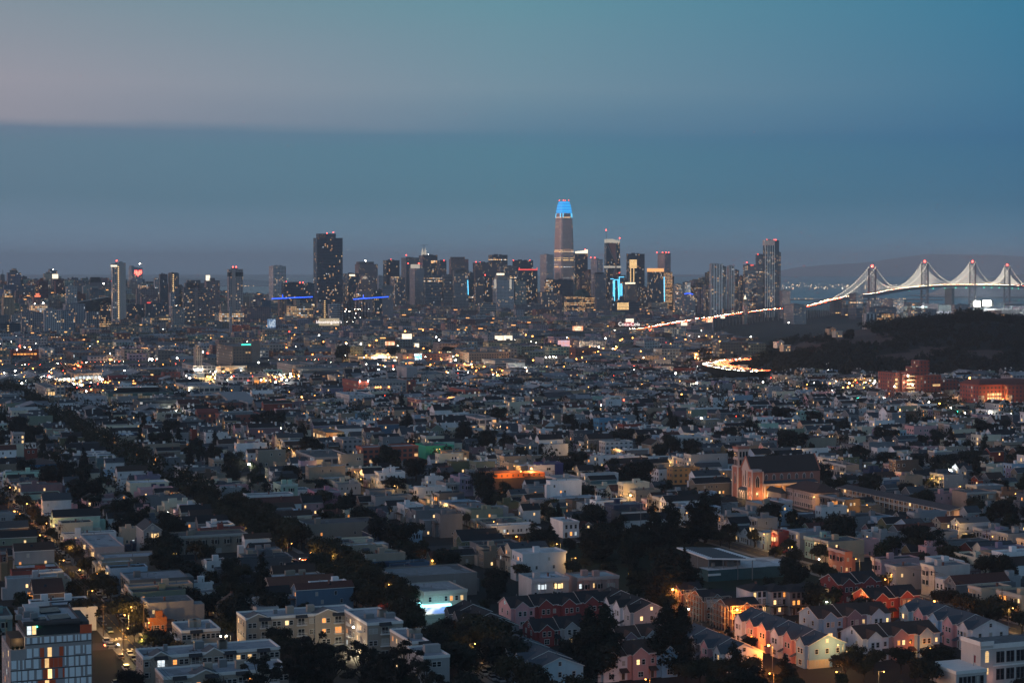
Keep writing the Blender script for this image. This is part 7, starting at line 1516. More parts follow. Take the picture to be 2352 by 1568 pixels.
def midhouses():
 b=MB();R=random.Random(21)
 for(Yc_,X,Y,w,d,h,fr,roof,col,rc,rise,st)in MIDH:
  n0=len(b.v);b.col=col;b.box(0,0,0,w,d,h,0)
  ridge='x' if fr in 'WEB' else 'y'
  if roof=='gable':
   b.tri_walls(0,0,w,d,h,rise,ridge,0);b.col=rc;b.gable(0,0,w,d,h,rise,ridge,2,6,ov=.3)
  else:
   b.col=rc;b.box(.3,.3,h-.1,w-.3,d-.3,h+.06,1);b.col=col
   b.box(-.08,-.08,h-.1,w+.08,.3,h+.6,0);b.box(-.08,.3,h-.1,.3,d,h+.6,0)
   if fr in 'WS':b.col=tuple(min(.6,c+.12)for c in col);b.box(-.4,-.1,h-.5,.02,d+.1,h+.7,0)if fr=='W' else b.box(-.1,-.4,h-.5,w+.1,.02,h+.7,0)
  b.col=(.2,.2,.2)
  for _ in range(R.choice((1,2,2,3,4))):a,c=R.uniform(.1,.85)*w,R.uniform(.15,.8)*d;b.box(a,c,h-.1,a+R.uniform(.5,2),c+R.uniform(.5,1.6),h+(R.uniform(.5,2)if roof=='flat' else rise+.7),6)
  zs=[1.1+k*3.05 for k in range(st)];pl=.16
  def wq(side,a,z,ww,hh):
   m=3 if R.random()>pl else(4 if R.random()<.7 else 5);f=.16
   if side=='S':b.col=None;b.box(a-f,-.07,z-f,a+ww+f,.0,z+hh+f,6);b.face([(a,-.1,z),(a+ww,-.1,z),(a+ww,-.1,z+hh),(a,-.1,z+hh)],m)
   else:b.box(-.07,a-f,z-f,0,a+ww+f,z+hh+f,6);b.face([(-.1,a+ww,z),(-.1,a,z),(-.1,a,z+hh),(-.1,a+ww,z+hh)],m)
  nW=max(2,int(d/2.6));fl=fr in 'WS'
  for z in zs:
   for i in range(nW):
    if fr=='S' and R.random()<.6:continue
    wq('W',d*(i+.25)/nW,z,1.15,1.7)
   if fr=='S':
    for i in range(max(2,int(w/2.4))):wq('S',w*(i+.25)/max(2,int(w/2.4)),z,1.15,1.7)
   else:
    for _ in range(R.choice((0,1,2,3))):wq('S',w*R.uniform(.06,.9),z,1,1.4)
  if fr=='W' and R.random()<.5 and st>1:b.col=col;b.prism([(0,d*.3),(0,d*.75),(-1,d*.64),(-1,d*.41)][::-1],2.8,h-.7,0);b.box(-1.06,d*.44,3.6,-1.0,d*.61,5.4,3 if R.random()>.2 else 4)
  place(b,n0,X,Y)
 o=b.build('distant_houses',[WALLA,TARA,SHINGA,GLASS,LITW,LITO,TRIM]);kind(o,'stuff')
midhouses()
def nearpath(path,X,Y,r):
 return any((p.x-X)**2+(p.y-Y)**2<r*r for p in path)
SKP=[p for p,_ in walk(sky_p,20)];BDP=[p for p,_ in walk(BEND,15)];CFP=[p for p,_ in walk(CF,20)]
def flats():
 b=MB();R=random.Random(31);lampb=MB()
 PALS=[(.34,.33,.33),(.42,.41,.40),(.22,.21,.21),(.28,.23,.20),(.16,.15,.15),(.30,.12,.09),(.38,.32,.26),(.20,.21,.23),(.46,.45,.44)]
 u=1500
 while u<6300:
  v=-2300
  du=R.uniform(22,34)
  while v<3300:
   dv=R.uniform(16,46)if u>2000 else R.uniform(14,30)
   vv,uu=v+dv/2,u+du/2;X,Y=xy(uu,vv);v+=dv+(R.choice((0,0,1,12)))
   if Y<1950 and X>180 or Y<1480 and X<=180:continue
   if(Y<2160)and abs(vv-(105+97*round((vv-105)/97)))<HALF+dv/2-2:continue
   if Y>5600-max(0,X)*.75+300 or not inframe(X,Y,8,20):continue
   if X>1100 and Y>4700-(X-1100)*.3:continue
   if bendview(X,Y)or hill_z(X,Y)>1 or nearpath(SKP,X,Y,28)or nearpath(BDP,X,Y,42)or nearpath(CFP,X,Y,26):continue
   if not is_free(u,u+du,v-dv,v):continue
   if 3000>Y>2080 and X>260 and X*2500/Y>330:continue
   zg=nob_z(X,Y);hi=6+5*R.random()**1.5+(14*R.random()**3 if Y>2300 else 0)+(max(0,Y-3300)/900*R.uniform(3,14)if Y>3300 else 0);hi=min(hi,42)
   if R.random()<.06:continue
   n0=len(b.v);b.col=tuple(c*R.uniform(.75,1.1)for c in R.choice(PALS));w,d=dv-R.uniform(.3,3),du-R.uniform(2,8);z0=zg-6 if zg>1 else 0
   b.box(0,0,z0,w,d,zg+hi,0,1)
   b.col=R.choice(((.13,.14,.155),(.24,.255,.28),(.06,.06,.068),(.17,.185,.20),(.34,.35,.37)));b.box(.4,.4,zg+hi,w-.4,d-.4,zg+hi+.1,1)
   if R.random()<.35 and hi<12:b.gable(0,0,w,d,zg+hi,min(w,d)*.16,'x' if w>d else 'y',1,1,ov=.1)
   else:
    for _ in range(R.choice((1,2,3,4))):a,c,s_=R.uniform(.05,.8)*w,R.uniform(.05,.8)*d,R.uniform(1,5);b.box(a,c,zg+hi,min(w,a+s_),min(d,c+s_),zg+hi+R.uniform(.8,3.2),1)
   q=R.random()
   if q<.3:x0=R.uniform(0,w*.5);b.box(x0,-.3,zg+1,x0+R.uniform(4,w*.45+4),-.05,zg+R.uniform(2.5,4.5),2)
   if q>.88:x0=R.uniform(0,w*.6);b.box(x0,-.3,zg+hi-2.5,x0+R.uniform(3,9),-.05,zg+hi-1.2,3)
   place(b,n0,X,Y)
  u+=du+(14 if R.random()<.4 else 3)
 o=b.build('distant_buildings',[FA['low'],TARA,lamp_mat('shop_front_light',(1,.56,.2),2.4),lamp_mat('sign_light',(1,.42,.12),2.6)]);kind(o,'stuff')
flats()
for a in(('the great black tower',753,690,4900),('the tallest tower',1295,700,5450),('the white-ribbed tower',1775,690,4800),('the two-tone tower',540,690,3900),('the pale western slab',272,700,3700),('the pink arched hotel',838,690,4500),('the black wedge tower',230,740,3500),('the white gridded tower',636,690,4600),('the clock tower',1882,690,4200),('the green dome',1352,720,4400),('the red-crowned tower',1213,700,4700),('the cyan-lined tower',1418,700,4900),('the teal paired tower',886,720,3900),('the white deco tower',1156,700,4600),('the civic hall',480,750,3350)):q_=at('D',a[1],a[2],a[3]);ANCH.append((a[0],q_[0],q_[1]))
R=random.Random(202);MC=[('pale',(.42,.40,.38)),('grey',(.24,.24,.25)),('brown',(.20,.14,.12)),('dark',(.06,.065,.075)),('tan',(.36,.29,.22)),('cream',(.50,.46,.40)),('blue-grey',(.12,.15,.19)),('brick-red',(.24,.09,.07))]
for i in range(95):
 px=R.choice((R.uniform(0,700),R.uniform(780,1640),R.uniform(780,1640)));Y=R.uniform(4250,4700)if px<700 else R.uniform(5120,5450);hh=(R.uniform(28,66)if px<700 else R.uniform(50,118));X=(px-CX)/F*Y;w=R.uniform(18,38);d=R.uniform(18,30)
 if X>600 and hh>60:hh*=.6
 cn,cc=R.choice(MC);fk=R.choice(('grid','punched','bands','glass','vert','apt','apt','darkglass','brick','grid'));zb=nob_z(X,Y);t=thing('mid_rise_block','building',(X,Y,zb),TH,None,'mid-rise blocks downtown',info=dict(kind='mid',noun='%s mid-rise block'%cn,size={'grid':'gridded','punched':'small-windowed','bands':'banded','glass':'glassy','vert':'ribbed','apt':'balconied','darkglass':'dark-glazed','brick':'masonry'}[fk]))
 b=MB();b.box(0,0,-8,w,d,hh);b.build('facade',[FA[fk]],t,tuple(c*R.uniform(.8,1.15)for c in cc));b=MB();b.box(-.2,-.2,hh,w+.2,d+.2,hh+1);b.box(w*.2,d*.3,hh+1,w*R.uniform(.45,.8),d*.7,hh+R.uniform(3,8));b.build('roof',[TAR],t,tuple(c*.7 for c in cc))
 if R.random()<.08:beacon(t,w*.5,d*.5,hh+5,r=.9)
# ------- trees
def crown(name,clumps,n,s,mat,seed,flat=.8,sizes=None):
 R=random.Random(seed);b=MB();tot=sum(c[3]**2 for c in clumps)
 for(x,y,z,r,rz)in clumps:
  for _ in range(int(n*r*r/tot)):
   th,ph=R.uniform(0,2*math.pi),math.acos(R.uniform(-.75,1));rr=R.uniform(.55,1.08)if R.random()<.7 else R.uniform(.2,.6)if R.random()<.6 else R.uniform(1.0,1.32)
   dx,dy,dz=math.sin(ph)*math.cos(th),math.sin(ph)*math.sin(th),math.cos(ph);p=Vector((x+dx*r*rr,y+dy*r*rr,z+dz*rz*rr))
   nrm=(Vector((dx,dy,dz))+Vector((R.uniform(-1,1),R.uniform(-1,1),R.uniform(-.6,1)))*.9).normalized();a=nrm.orthogonal().normalized();a.rotate(Matrix.Rotation(R.uniform(0,6.28),3,nrm));c=nrm.cross(a);q=s*R.uniform(.55,1.35)
   b.face([tuple(p-a*q),tuple(p-c*q*.62),tuple(p+a*q),tuple(p+c*q*.62)])
 return b.mesh(name,[mat])
def trunk(name,h,r,limbs,seed):
 R=random.Random(seed);b=MB();k=4;pts=[Vector((R.uniform(-.15,.15)*i,R.uniform(-.15,.15)*i,h*i/k))for i in range(k+1)]
 for i in range(k):b.tube(pts[i],pts[i+1],r*(1-.16*i),r*(1-.16*(i+1)),7)
 for(x,y,z)in limbs:b.tube(pts[2+(len(limbs)>5)],(x,y,z),r*.5,r*.16,5)
 return b.mesh(name,[BARK])
SPEC={}
def species(key,var,f):SPEC[key]=[f(i)for i in range(var)]
def mk_street(i):
 R=random.Random(100+i);cl=[(0,0,6.4,2.9,2.2)]
 for k in range(9):a=k*2.4+R.random();q=R.uniform(1.8,3.0);cl.append((q*math.cos(a),q*math.sin(a),R.uniform(4.6,7.4),R.uniform(1.3,2.1),R.uniform(1.0,1.6)))
 return crown('crown',cl,2600,.36,F_STREET,i),trunk('trunk',5.2,.26,[(c[0]*.8,c[1]*.8,c[2])for c in cl[1:6]],i),9.0
def mk_garden(i):
 R=random.Random(200+i);cl=[(0,0,4,2.0,1.9)]
 for k in range(6):a=k*2.4;q=R.uniform(1,2);cl.append((q*math.cos(a),q*math.sin(a),R.uniform(2.6,5.6),R.uniform(.9,1.5),R.uniform(.9,1.4)))
 return crown('crown',cl,1300,.34,F_GARD,40+i),trunk('trunk',3.2,.18,[(c[0]*.7,c[1]*.7,c[2])for c in cl[1:4]],i),6.4
def mk_conifer(i):
 R=random.Random(300+i);cl=[];Hh=22
 for k in range(26):f=k/25;z=2.5+f*(Hh-3.4);r=(5.2*(1-f)**.7+.7)*R.uniform(.7,1.15);a=R.uniform(0,6.28);q=r*.45;cl.append((q*math.cos(a),q*math.sin(a),z,r*.66,1.3))
 return crown('crown',cl,5200,.48,F_CON,80+i),trunk('trunk',14,.5,[],i),float(Hh)
def mk_poplar(i):
 R=random.Random(400+i);cl=[]
 for k in range(22):f=k/21;z=2+f*21.5;r=3.4*math.sin(math.pi*min(1,.22+f*.78))**.5*R.uniform(.8,1.1)+.3;a=R.uniform(0,6.28);cl.append((r*.5*math.cos(a),r*.5*math.sin(a),z,r*.75,1.9))
 return crown('crown',cl,7000,.42,F_CON,120+i),trunk('trunk',15,.4,[],i),25.0
def mk_euc(i):
 R=random.Random(500+i);cl=[]
 for k in range(27):a=R.uniform(0,6.28);q=R.uniform(.5,5.4);z=R.uniform(8,17.8);cl.append((q*math.cos(a),q*math.sin(a),z,R.uniform(.7,1.6),R.uniform(.6,1.4)))
 return crown('crown',cl,5200,.34,F_EUC,160+i),trunk('trunk',9,.42,[(c[0]*.85,c[1]*.85,c[2])for c in cl],i),19.0
def mk_palm(i):
 b=MB();R=random.Random(600+i)
 for k in range(26):
  a=k*2.39996;el_=R.uniform(-.5,1.1);L=2.7;prev=Vector((0,0,8.6))
  for j in range(4):
   f=(j+1)/4;p=Vector((math.cos(a)*L*f*math.cos(el_),math.sin(a)*L*f*math.cos(el_),8.6+L*f*math.sin(el_)-1.7*f*f));sd_=Vector((-math.sin(a),math.cos(a),0))*(.45*(1.15-f));s2=Vector((-math.sin(a),math.cos(a),0))*(.45*(1.15-f+.25))
   b.face([tuple(prev-s2),tuple(prev+s2),tuple(p+sd_),tuple(p-sd_)]);prev=p
 return b.mesh('crown',[F_CON]),trunk('trunk',8.7,.28,[],i),10.0
def mk_round(i):
 R=random.Random(700+i);cl=[(0,0,8.5,5,4.4)]
 for k in range(16):a=k*2.4;q=R.uniform(2.5,5);cl.append((q*math.cos(a),q*math.sin(a),R.uniform(4.2,12.4),R.uniform(1.8,2.9),R.uniform(1.5,2.4)))
 return crown('crown',cl,4600,.5,F_CON,200+i),trunk('trunk',7,.5,[(c[0]*.7,c[1]*.7,c[2])for c in cl[1:6]],i),14.0
species('street_tree',5,mk_street);species('garden_tree',4,mk_garden);species('conifer_tree',3,mk_conifer);species('poplar_tree',2,mk_poplar);species('eucalyptus_tree',4,mk_euc);species('palm_tree',2,mk_palm);species('round_tree',3,mk_round)
TR=random.Random(77)
def tree(key,X,Y,h,label=None,z=0,group=None,wide=1.0,info=None):
 cm,tm,hh=TR.choice(SPEC[key]);s_=h/hh
 t=thing(key,'tree',(X,Y,z),TR.uniform(0,6.28),label,group,info=info);t.scale=(s_*wide,s_*wide,s_)
 link('trunk',tm,t);link('crown',cm,t);return t
def treep(key,reg,x,ytop,h,label,wide=1.0):X,Y=P(reg,x,ytop,h);return tree(key,X,Y,h,label,wide=wide*(1.25 if key=='conifer_tree' and reg=='k' else 1))
for a in(('conifer_tree','k',1385,255,25,'tallest dark conifer, broad and ragged, beside the pool hall roof',1.25),('conifer_tree','k',1300,330,21,'dark conifer leaning against the tallest one by the pool hall',1.2),('conifer_tree','k',1150,330,22,'dark pointed conifer west of the tallest pair, behind a light mast',1.1),('conifer_tree','k',1035,350,21,'broad dark conifer between two floodlight masts',1.15),('conifer_tree','k',700,478,17,'wide dark conifer in front of the football pitch',1.35),('conifer_tree','k',620,510,15,'dark bushy conifer over the goal end of the pitch',1.3),('conifer_tree','k',856,512,17,'slim dark conifer standing on the near edge of the pitch',.8),('conifer_tree','k',1140,640,23,'huge dark conifer filling the gap west of the pool hall',1.4),('conifer_tree','k',1240,655,21,'dark conifer touching the white slatted roof',1.2),('conifer_tree','k',1060,760,17,'low dark conifer beside the small white scoreboard',1.2),('conifer_tree','k',565,487,11,'small dark conifer next to the football goal',.9),('conifer_tree','k',340,490,13,'dark conifer with a glint of light behind, west of the pitch',1.1),('conifer_tree','k',225,470,14,'dark conifer behind the pale pink flats west of the pitch',1.2),('conifer_tree','k',810,420,12,'thin dark conifer beside the dark blue lit-windowed house',.7),('poplar_tree','k',590,1030,24,'poplar on the west side of the western pair',1.25),('poplar_tree','k',695,1003,25,'tallest poplar, on the east side of the western pair',1.35),('poplar_tree','k',1110,990,24,'poplar on the west side of the eastern pair',1.3),('poplar_tree','k',1205,1015,23,'poplar beside the scaffold, east side of the eastern pair',1.2),('round_tree','k',945,62,17,'large round dark tree west of the ochre building',1.0),('round_tree','k',575,230,10,'dark rounded tree below the white apartment house',1.3),('round_tree','k',600,135,9,'dark low tree between white apartments and the long blue wall',1.2),('round_tree','f',790,175,22,'giant round dark tree beside the floodlit supermarket',1.15),('round_tree','f',1700,180,17,'dark spreading tree by the skyway ramp offices',1.2),('round_tree','f',1215,190,14,'dark tree behind the floodlit supermarket roof',1.3),('round_tree','f',1520,270,11,'dark tree over the cyan store sign',1.2),('round_tree','f',900,310,10,'dark shrubby tree on the supermarket forecourt',1.2),('conifer_tree','f',1300,575,16,'layered dark conifer before the salmon warehouse',1.1),('round_tree','l',700,35,8,'flat-topped dark tree beyond the church roof',2.0),('round_tree','l',560,50,8,'wide dark tree just behind the church gable',1.9),('round_tree','l',900,10,9,'dark wide tree east of the church roof',1.8),('round_tree','l',1330,20,10,'big dark mounded tree behind the white bracketed houses',1.8),('round_tree','l',1480,5,10,'dark broad crown merging with the mounded tree',1.8),('round_tree','l',1720,330,14,'dark tall tree east of the pale blue-white house',1.1),('round_tree','l',1690,190,9,'dark tree beside the vermilion house',1.2),('eucalyptus_tree','l',745,1000,9,'tree glowing yellow around a street lamp by the crimson terraces',1.0),('conifer_tree','l',235,1370,11,'dark conifer in front of the white end of the slate-roofed row',1.6),('street_tree','l',835,1335,8,'leafy green tree under the white brown-roofed terrace',1.0),('street_tree','l',640,1350,9,'leafy tree beside the blue cream-based terrace',1.0),('street_tree','l',1020,1320,8.5,'leafy tree before the coral brown-roofed terrace',1.1),('street_tree','l',1255,1310,9.5,'leafy tree beneath the blue twin-gabled terrace',1.2),('street_tree','l',1180,1400,9,'dark leafy tree behind the slate-grey gabled shed',1.3),('street_tree','l',1490,1310,7,'tree hiding the school flagpole foot',1.0),('street_tree','k',1400,1395,7.5,'garden tree in front of the pink gable',1.0),('street_tree','k',1520,1390,7.5,'garden tree in front of the white gabled terrace',1.0),('street_tree','k',1690,1380,8,'garden tree under the white terrace end wall',1.1),('street_tree','k',1250,1430,7,'garden tree beside the sky blue terrace',1.1),('round_tree','k',100,1245,13,'big bushy tree lit yellow from below beside the light blue terrace',1.1),('round_tree','k',1690,1470,10,'dark bush at the lowest edge beside the orange street',1.2),('conifer_tree','k',1535,1170,10,'little dark conifer below the orange scaffold',.9),('round_tree','l',290,720,12,'dark clump of trees beside the sloping street',1.1),('street_tree','l',550,780,8,'small tree by the coral Spanish house',1.0),('street_tree','l',890,830,8,'tree before the lavender-grey corner building',1.2),('street_tree','l',1290,930,9,'dark tree below the white three-storey corner building',1.0),('street_tree','l',1430,960,9,'tree before the cream lamp-lit flats',1.1),('street_tree','l',1660,1020,10,'tree before the tan corniced flats',1.1),('street_tree','l',1560,1040,8,'small tree lit orange at the kerb by the cream flats',1.0),('eucalyptus_tree','j',70,1365,17,'westmost dark eucalyptus with thin stems',1.1),('eucalyptus_tree','j',400,1225,19,'tallest dark eucalyptus crown over the stucco rows',1.2),('eucalyptus_tree','j',300,1300,17,'dark eucalyptus crown tucked beside the tallest one',1.1),('eucalyptus_tree','j',560,1290,17,'dark eucalyptus with a lumpy crown before the floodlit balconies',1.1),('eucalyptus_tree','j',770,1290,18,'broad dark eucalyptus below the floodlit balconies',1.2),('eucalyptus_tree','j',900,1340,17,'dark eucalyptus between two broad crowns',1.0),('eucalyptus_tree','j',1040,1285,18,'dark eucalyptus before the pointed parapets',1.15),('eucalyptus_tree','j',1200,1400,16,'eastmost dark eucalyptus at the pale stucco block',1.0),('round_tree','j',1345,1120,9,'dark tree lit cyan by the corner store',1.1),('round_tree','j',1230,1160,9,'dark tree under the corner store awning',1.1),('street_tree','j',1040,890,11,'dark tree shading the corner store windows',1.2),('round_tree','j',1400,1280,12,'dark tree mass below the grey terraces',1.3),('round_tree','j',1290,1200,11,'dark leafy tree in front of the store forecourt',1.2),('round_tree','j',1500,1180,10,'dark tree beneath the grey bay-fronted terrace',1.2),('round_tree','j',1700,1250,12,'dark broad tree at the orange street corner',1.3),('round_tree','i',830,335,14,'dark dense tree behind the tan bay-windowed row',1.0),('palm_tree','i',960,290,12,'fan palm beside the black gabled roofs',1.4),('round_tree','i',1040,580,11,'dark round tree before the tan bay-windowed row',1.3),('street_tree','i',620,560,8,'tree beside the white house near the teal house',1.0),('round_tree','i',330,120,14,'dark tall tree near the blue hall',1.0),('round_tree','i',450,130,12,'second dark tree near the blue hall',1.0),('round_tree','i',560,125,10,'dark tree before the dormered grey house',1.0),('round_tree','i',1250,745,11,'dark wide tree between pale flat block and grey garages',1.4),('round_tree','i',1400,955,9,'dark tree beside the white villa',1.2),('street_tree','i',1520,1120,8,'tree between the stucco blocks with globe lamps',1.1),('street_tree','i',600,985,11,'round street tree behind the panelled tower',1.15),('street_tree','i',800,1000,10,'street tree across the road from the panelled tower',1.2),('street_tree','i',905,1170,6,'small round kerb tree by the parked dark cars',1.0),('street_tree','i',1030,1195,9,'tree half lit yellow-green at the road corner',1.15),('street_tree','i',610,870,8,'tree glowing yellow under a lamp on the car-lined street',1.1),('round_tree','i',880,1465,8,'dark bush at the lower road edge by the white car',1.2),('palm_tree','j',110,205,11,'fan palm beside the orange and white cube house',1.5),('round_tree','j',190,205,9,'dark mounded tree by the fan palm',1.6),('round_tree','j',430,190,9,'dark mounded tree over the candy pink flats',1.7),('round_tree','j',620,185,9,'dark mounded tree beyond the candy pink flats',1.7),('round_tree','j',980,175,10,'dark spreading tree by the white bracketed flats',1.3),('round_tree','j',500,135,8,'dark clipped tree before the turret house',1.4),('eucalyptus_tree','j',1120,620,8,'tree lit yellow-green beside the white two-storey house',1.0)):treep(*a)
TREES=[]
def road_trees():
 R=random.Random(55);out=[]
 for v in STREETS:
  den=.78 if v==202 else .62 if v==105 else .20
  u=440
  while u<2050:
   for s_ in(-1,1):
    if R.random()<den:
     vv=v+s_*(6.0 if v!=202 else R.uniform(4.5,10.5));X,Y=xy(u+R.uniform(-2,2),vv)
     if min(abs(u-c)for c in CROSS)<8:continue
     if inframe(X,Y)and is_free(u-.5,u+.5,vv-.5,vv+.5)and hill_z(X,Y)<1 and not bendview(X,Y):out.append((Y,X,'street_tree',R.uniform(9,13)if v==202 else R.uniform(5.5,10),v))
   u+=4.6 if v==202 else 8.5
 for vi in range(-22,31):
  vm=105+97*vi+48;u=470
  while u<2100:
   vv=vm+R.gauss(0,11);u+=R.uniform(4,11);X,Y=xy(u,vv)
   if inframe(X,Y)and is_free(u-2,u+2,vv-2,vv+2)and hill_z(X,Y)<1 and not bendview(X,Y):k=R.choices(('garden_tree','round_tree','conifer_tree','palm_tree','street_tree'),(10,5,1.6,.6,4))[0];out.append((Y,X,k,{'garden_tree':R.uniform(5,10),'round_tree':R.uniform(9,15),'conifer_tree':R.uniform(10,18),'palm_tree':R.uniform(9,13),'street_tree':R.uniform(7,11)}[k],None))
 out=[q for q in out if not blocks(q[1],q[0],q[3])];out.sort();return out
R=random.Random(19)
for zu0,zu1,zv0,zv1,nn in((440,690,206,392,110),(430,612,108,199,18),(640,776,296,388,26),(440,520,300,420,30)):
 for _ in range(nn):
  u,v=R.uniform(zu0,zu1),R.uniform(zv0,zv1);X,Y=xy(u,v)
  if inframe(X,Y)and is_free(u-1.6,u+1.6,v-1.6,v+1.6):k=R.choice(('garden_tree','garden_tree','street_tree','round_tree')if zu0!=640 else('conifer_tree','round_tree','street_tree'));TREES.append((X,Y,k,{'garden_tree':R.uniform(3,6.5),'street_tree':R.uniform(6,8.5),'round_tree':R.uniform(6,9.5),'conifer_tree':R.uniform(10,17)}[k]))
for X,Y,k,h in[q for q in TREES if not blocks(q[0],q[1],q[3])]:tree(k,X,Y,h,None,group='trees of the street grid',info=dict(kind='tree',noun={'garden_tree':'garden tree','round_tree':'spreading tree','conifer_tree':'conifer','street_tree':'street tree'}[k],size='tall' if h>10 else 'small' if h<6 else 'middling',st=None))
far_trees=[]
cnt={}
for t_ in THINGS:
 if t_['cat']=='tree':cnt[t_['o'].name.split('.')[0]]=cnt.get(t_['o'].name.split('.')[0],0)+1
for(Y,X,k,h,v)in road_trees():
 if Y<1500 and cnt.get(k,0)<290:
  cnt[k]=cnt.get(k,0)+1;kn={'garden_tree':'garden tree','round_tree':'spreading tree','conifer_tree':'conifer','palm_tree':'palm','street_tree':'street tree'}[k]
  tree(k,X,Y,h,None,group='trees of the street grid',info=dict(kind='tree',noun=kn,size='tall' if h>10 else 'small' if h<6.5 else 'middling',st=v))
 else:far_trees.append((X,Y,h,0))
def mass_trees(name,lst,mat,seed,leaves=46,s0=.85):
 R=random.Random(seed);b=MB()
 for(X,Y,h,zg)in lst:
  r=h*R.uniform(.34,.5)
  for _ in range(leaves):
   th,ph=R.uniform(0,6.283),math.acos(R.uniform(-.6,1));rr=R.uniform(.5,1.05)*(1+.25*math.sin(3*th+X));p=Vector((X+r*rr*math.sin(ph)*math.cos(th),Y+r*rr*math.sin(ph)*math.sin(th),zg+h*.58+h*.42*rr*math.cos(ph)))
   n=Vector((R.uniform(-1,1),R.uniform(-1,1),R.uniform(-.4,1))).normalized();a=n.orthogonal().normalized();a.rotate(Matrix.Rotation(R.uniform(0,6.28),3,n));c=n.cross(a);q=s0*R.uniform(.6,1.4)
   b.face([tuple(p-a*q),tuple(p-c*q*.7),tuple(p+a*q),tuple(p+c*q*.7)])
  b.face([(X-.2,Y,zg),(X+.2,Y,zg),(X+.2,Y,zg+h*.5),(X-.2,Y,zg+h*.5)])
 kind(b.build(name,[mat]),'stuff')
R=random.Random(8)
for _ in range(900):
 Y=R.uniform(1500,3400);X=R.uniform(-.29,.29)*Y;u,v=uv(X,Y)
 if bendview(X,Y)or hill_z(X,Y)>.5 or nearpath(SKP,X,Y,22)or nearpath(BDP,X,Y,34)or not is_free(u-2,u+2,v-2,v+2):continue
 far_trees.append((X,Y,R.uniform(6,13),0))
for _ in range(300):
 X,Y=P('g',R.uniform(1560,2352),R.uniform(395,520),3);
 if nearpath(BDP,X,Y,23):continue
 far_trees.append((X,Y,R.uniform(4,7),0))
for _ in range(120):X,Y=P('g',R.uniform(1600,1800),R.uniform(300,420),3);far_trees.append((X,Y,R.uniform(6,10),0))if not nearpath(BDP,X,Y,45)else None
for _ in range(150):X,Y=P('h',R.uniform(150,1200),R.uniform(215,360),3);u,v=uv(X,Y);far_trees.append((X,Y,R.uniform(7,14),0))if is_free(u-2,u+2,v-2,v+2)else None
for _ in range(90):X,Y=P('h',R.uniform(1400,2352),R.uniform(400,540),3);u,v=uv(X,Y);far_trees.append((X,Y,R.uniform(6,12),0))if is_free(u-2,u+2,v-2,v+2)else None
mass_trees('distant_trees',far_trees,F_GARD,5)
hill_trees=[]
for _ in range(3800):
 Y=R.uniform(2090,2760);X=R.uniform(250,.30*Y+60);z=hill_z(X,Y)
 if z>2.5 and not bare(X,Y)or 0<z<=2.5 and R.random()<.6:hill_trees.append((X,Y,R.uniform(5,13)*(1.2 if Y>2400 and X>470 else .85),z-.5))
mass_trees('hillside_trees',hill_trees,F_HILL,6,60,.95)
for i,(px,py,h,lab)in enumerate(((2015,742,14,'dark dome-shaped tree on the wooded hill skyline'),(2125,726,17,'tall ragged tree west of the twin masts on the hill skyline'),(2155,722,15,'dark tree on the hill skyline beside the ragged tall one'),(2205,704,22,'tallest dark tree cresting the wooded hill'),(2240,708,18,'wide dark tree at the top of the wooded hill'),(2275,714,15,'dark tree on the hilltop below the ballpark lights'),(1950,757,12,'dark tree on the western shoulder of the hill'),(1905,762,11,'small dark tree near the hillside house'),(2320,722,14,'dark tree at the eastern end of the hilltop'),(1760,800,20,'dark leaning tree beside the freeway bend'),(1740,815,15,'lower dark tree beside the freeway bend'))):
 Y=2480 if px>1800 else 2280;X,_,zt=at('D',px,py,Y);tree('conifer_tree' if i in(3,1)else 'round_tree',X,Y,h+4,lab,z=max(0,zt-h-4),wide=1.1)
for i,(px,py,Y,lab,col)in enumerate(((1665+36,905-47,2250,'white house perched at the foot of the wooded hill',(.5,.5,.5)),(1905,762,2470,'tan lamp-lit house on the wooded hill shoulder',(.4,.3,.22)),(1920,768,2450,'pale narrow house on the wooded hill shoulder',(.44,.4,.36)),(1785,792,2330,'white gabled house on the lower hill slope',(.52,.5,.5)),(1800,800,2320,'small lit cottage on the lower hill slope',(.38,.3,.26)))):
 X,_,zt=at('D',px,py,Y);t=house(X,Y,10,10,8,'S','gable' if i%2 else 'flat',col,CHR,lab,name='hillside_house',p=.45,bays=False,group='houses on the wooded hill');t.location.z=max(0,zt-4)
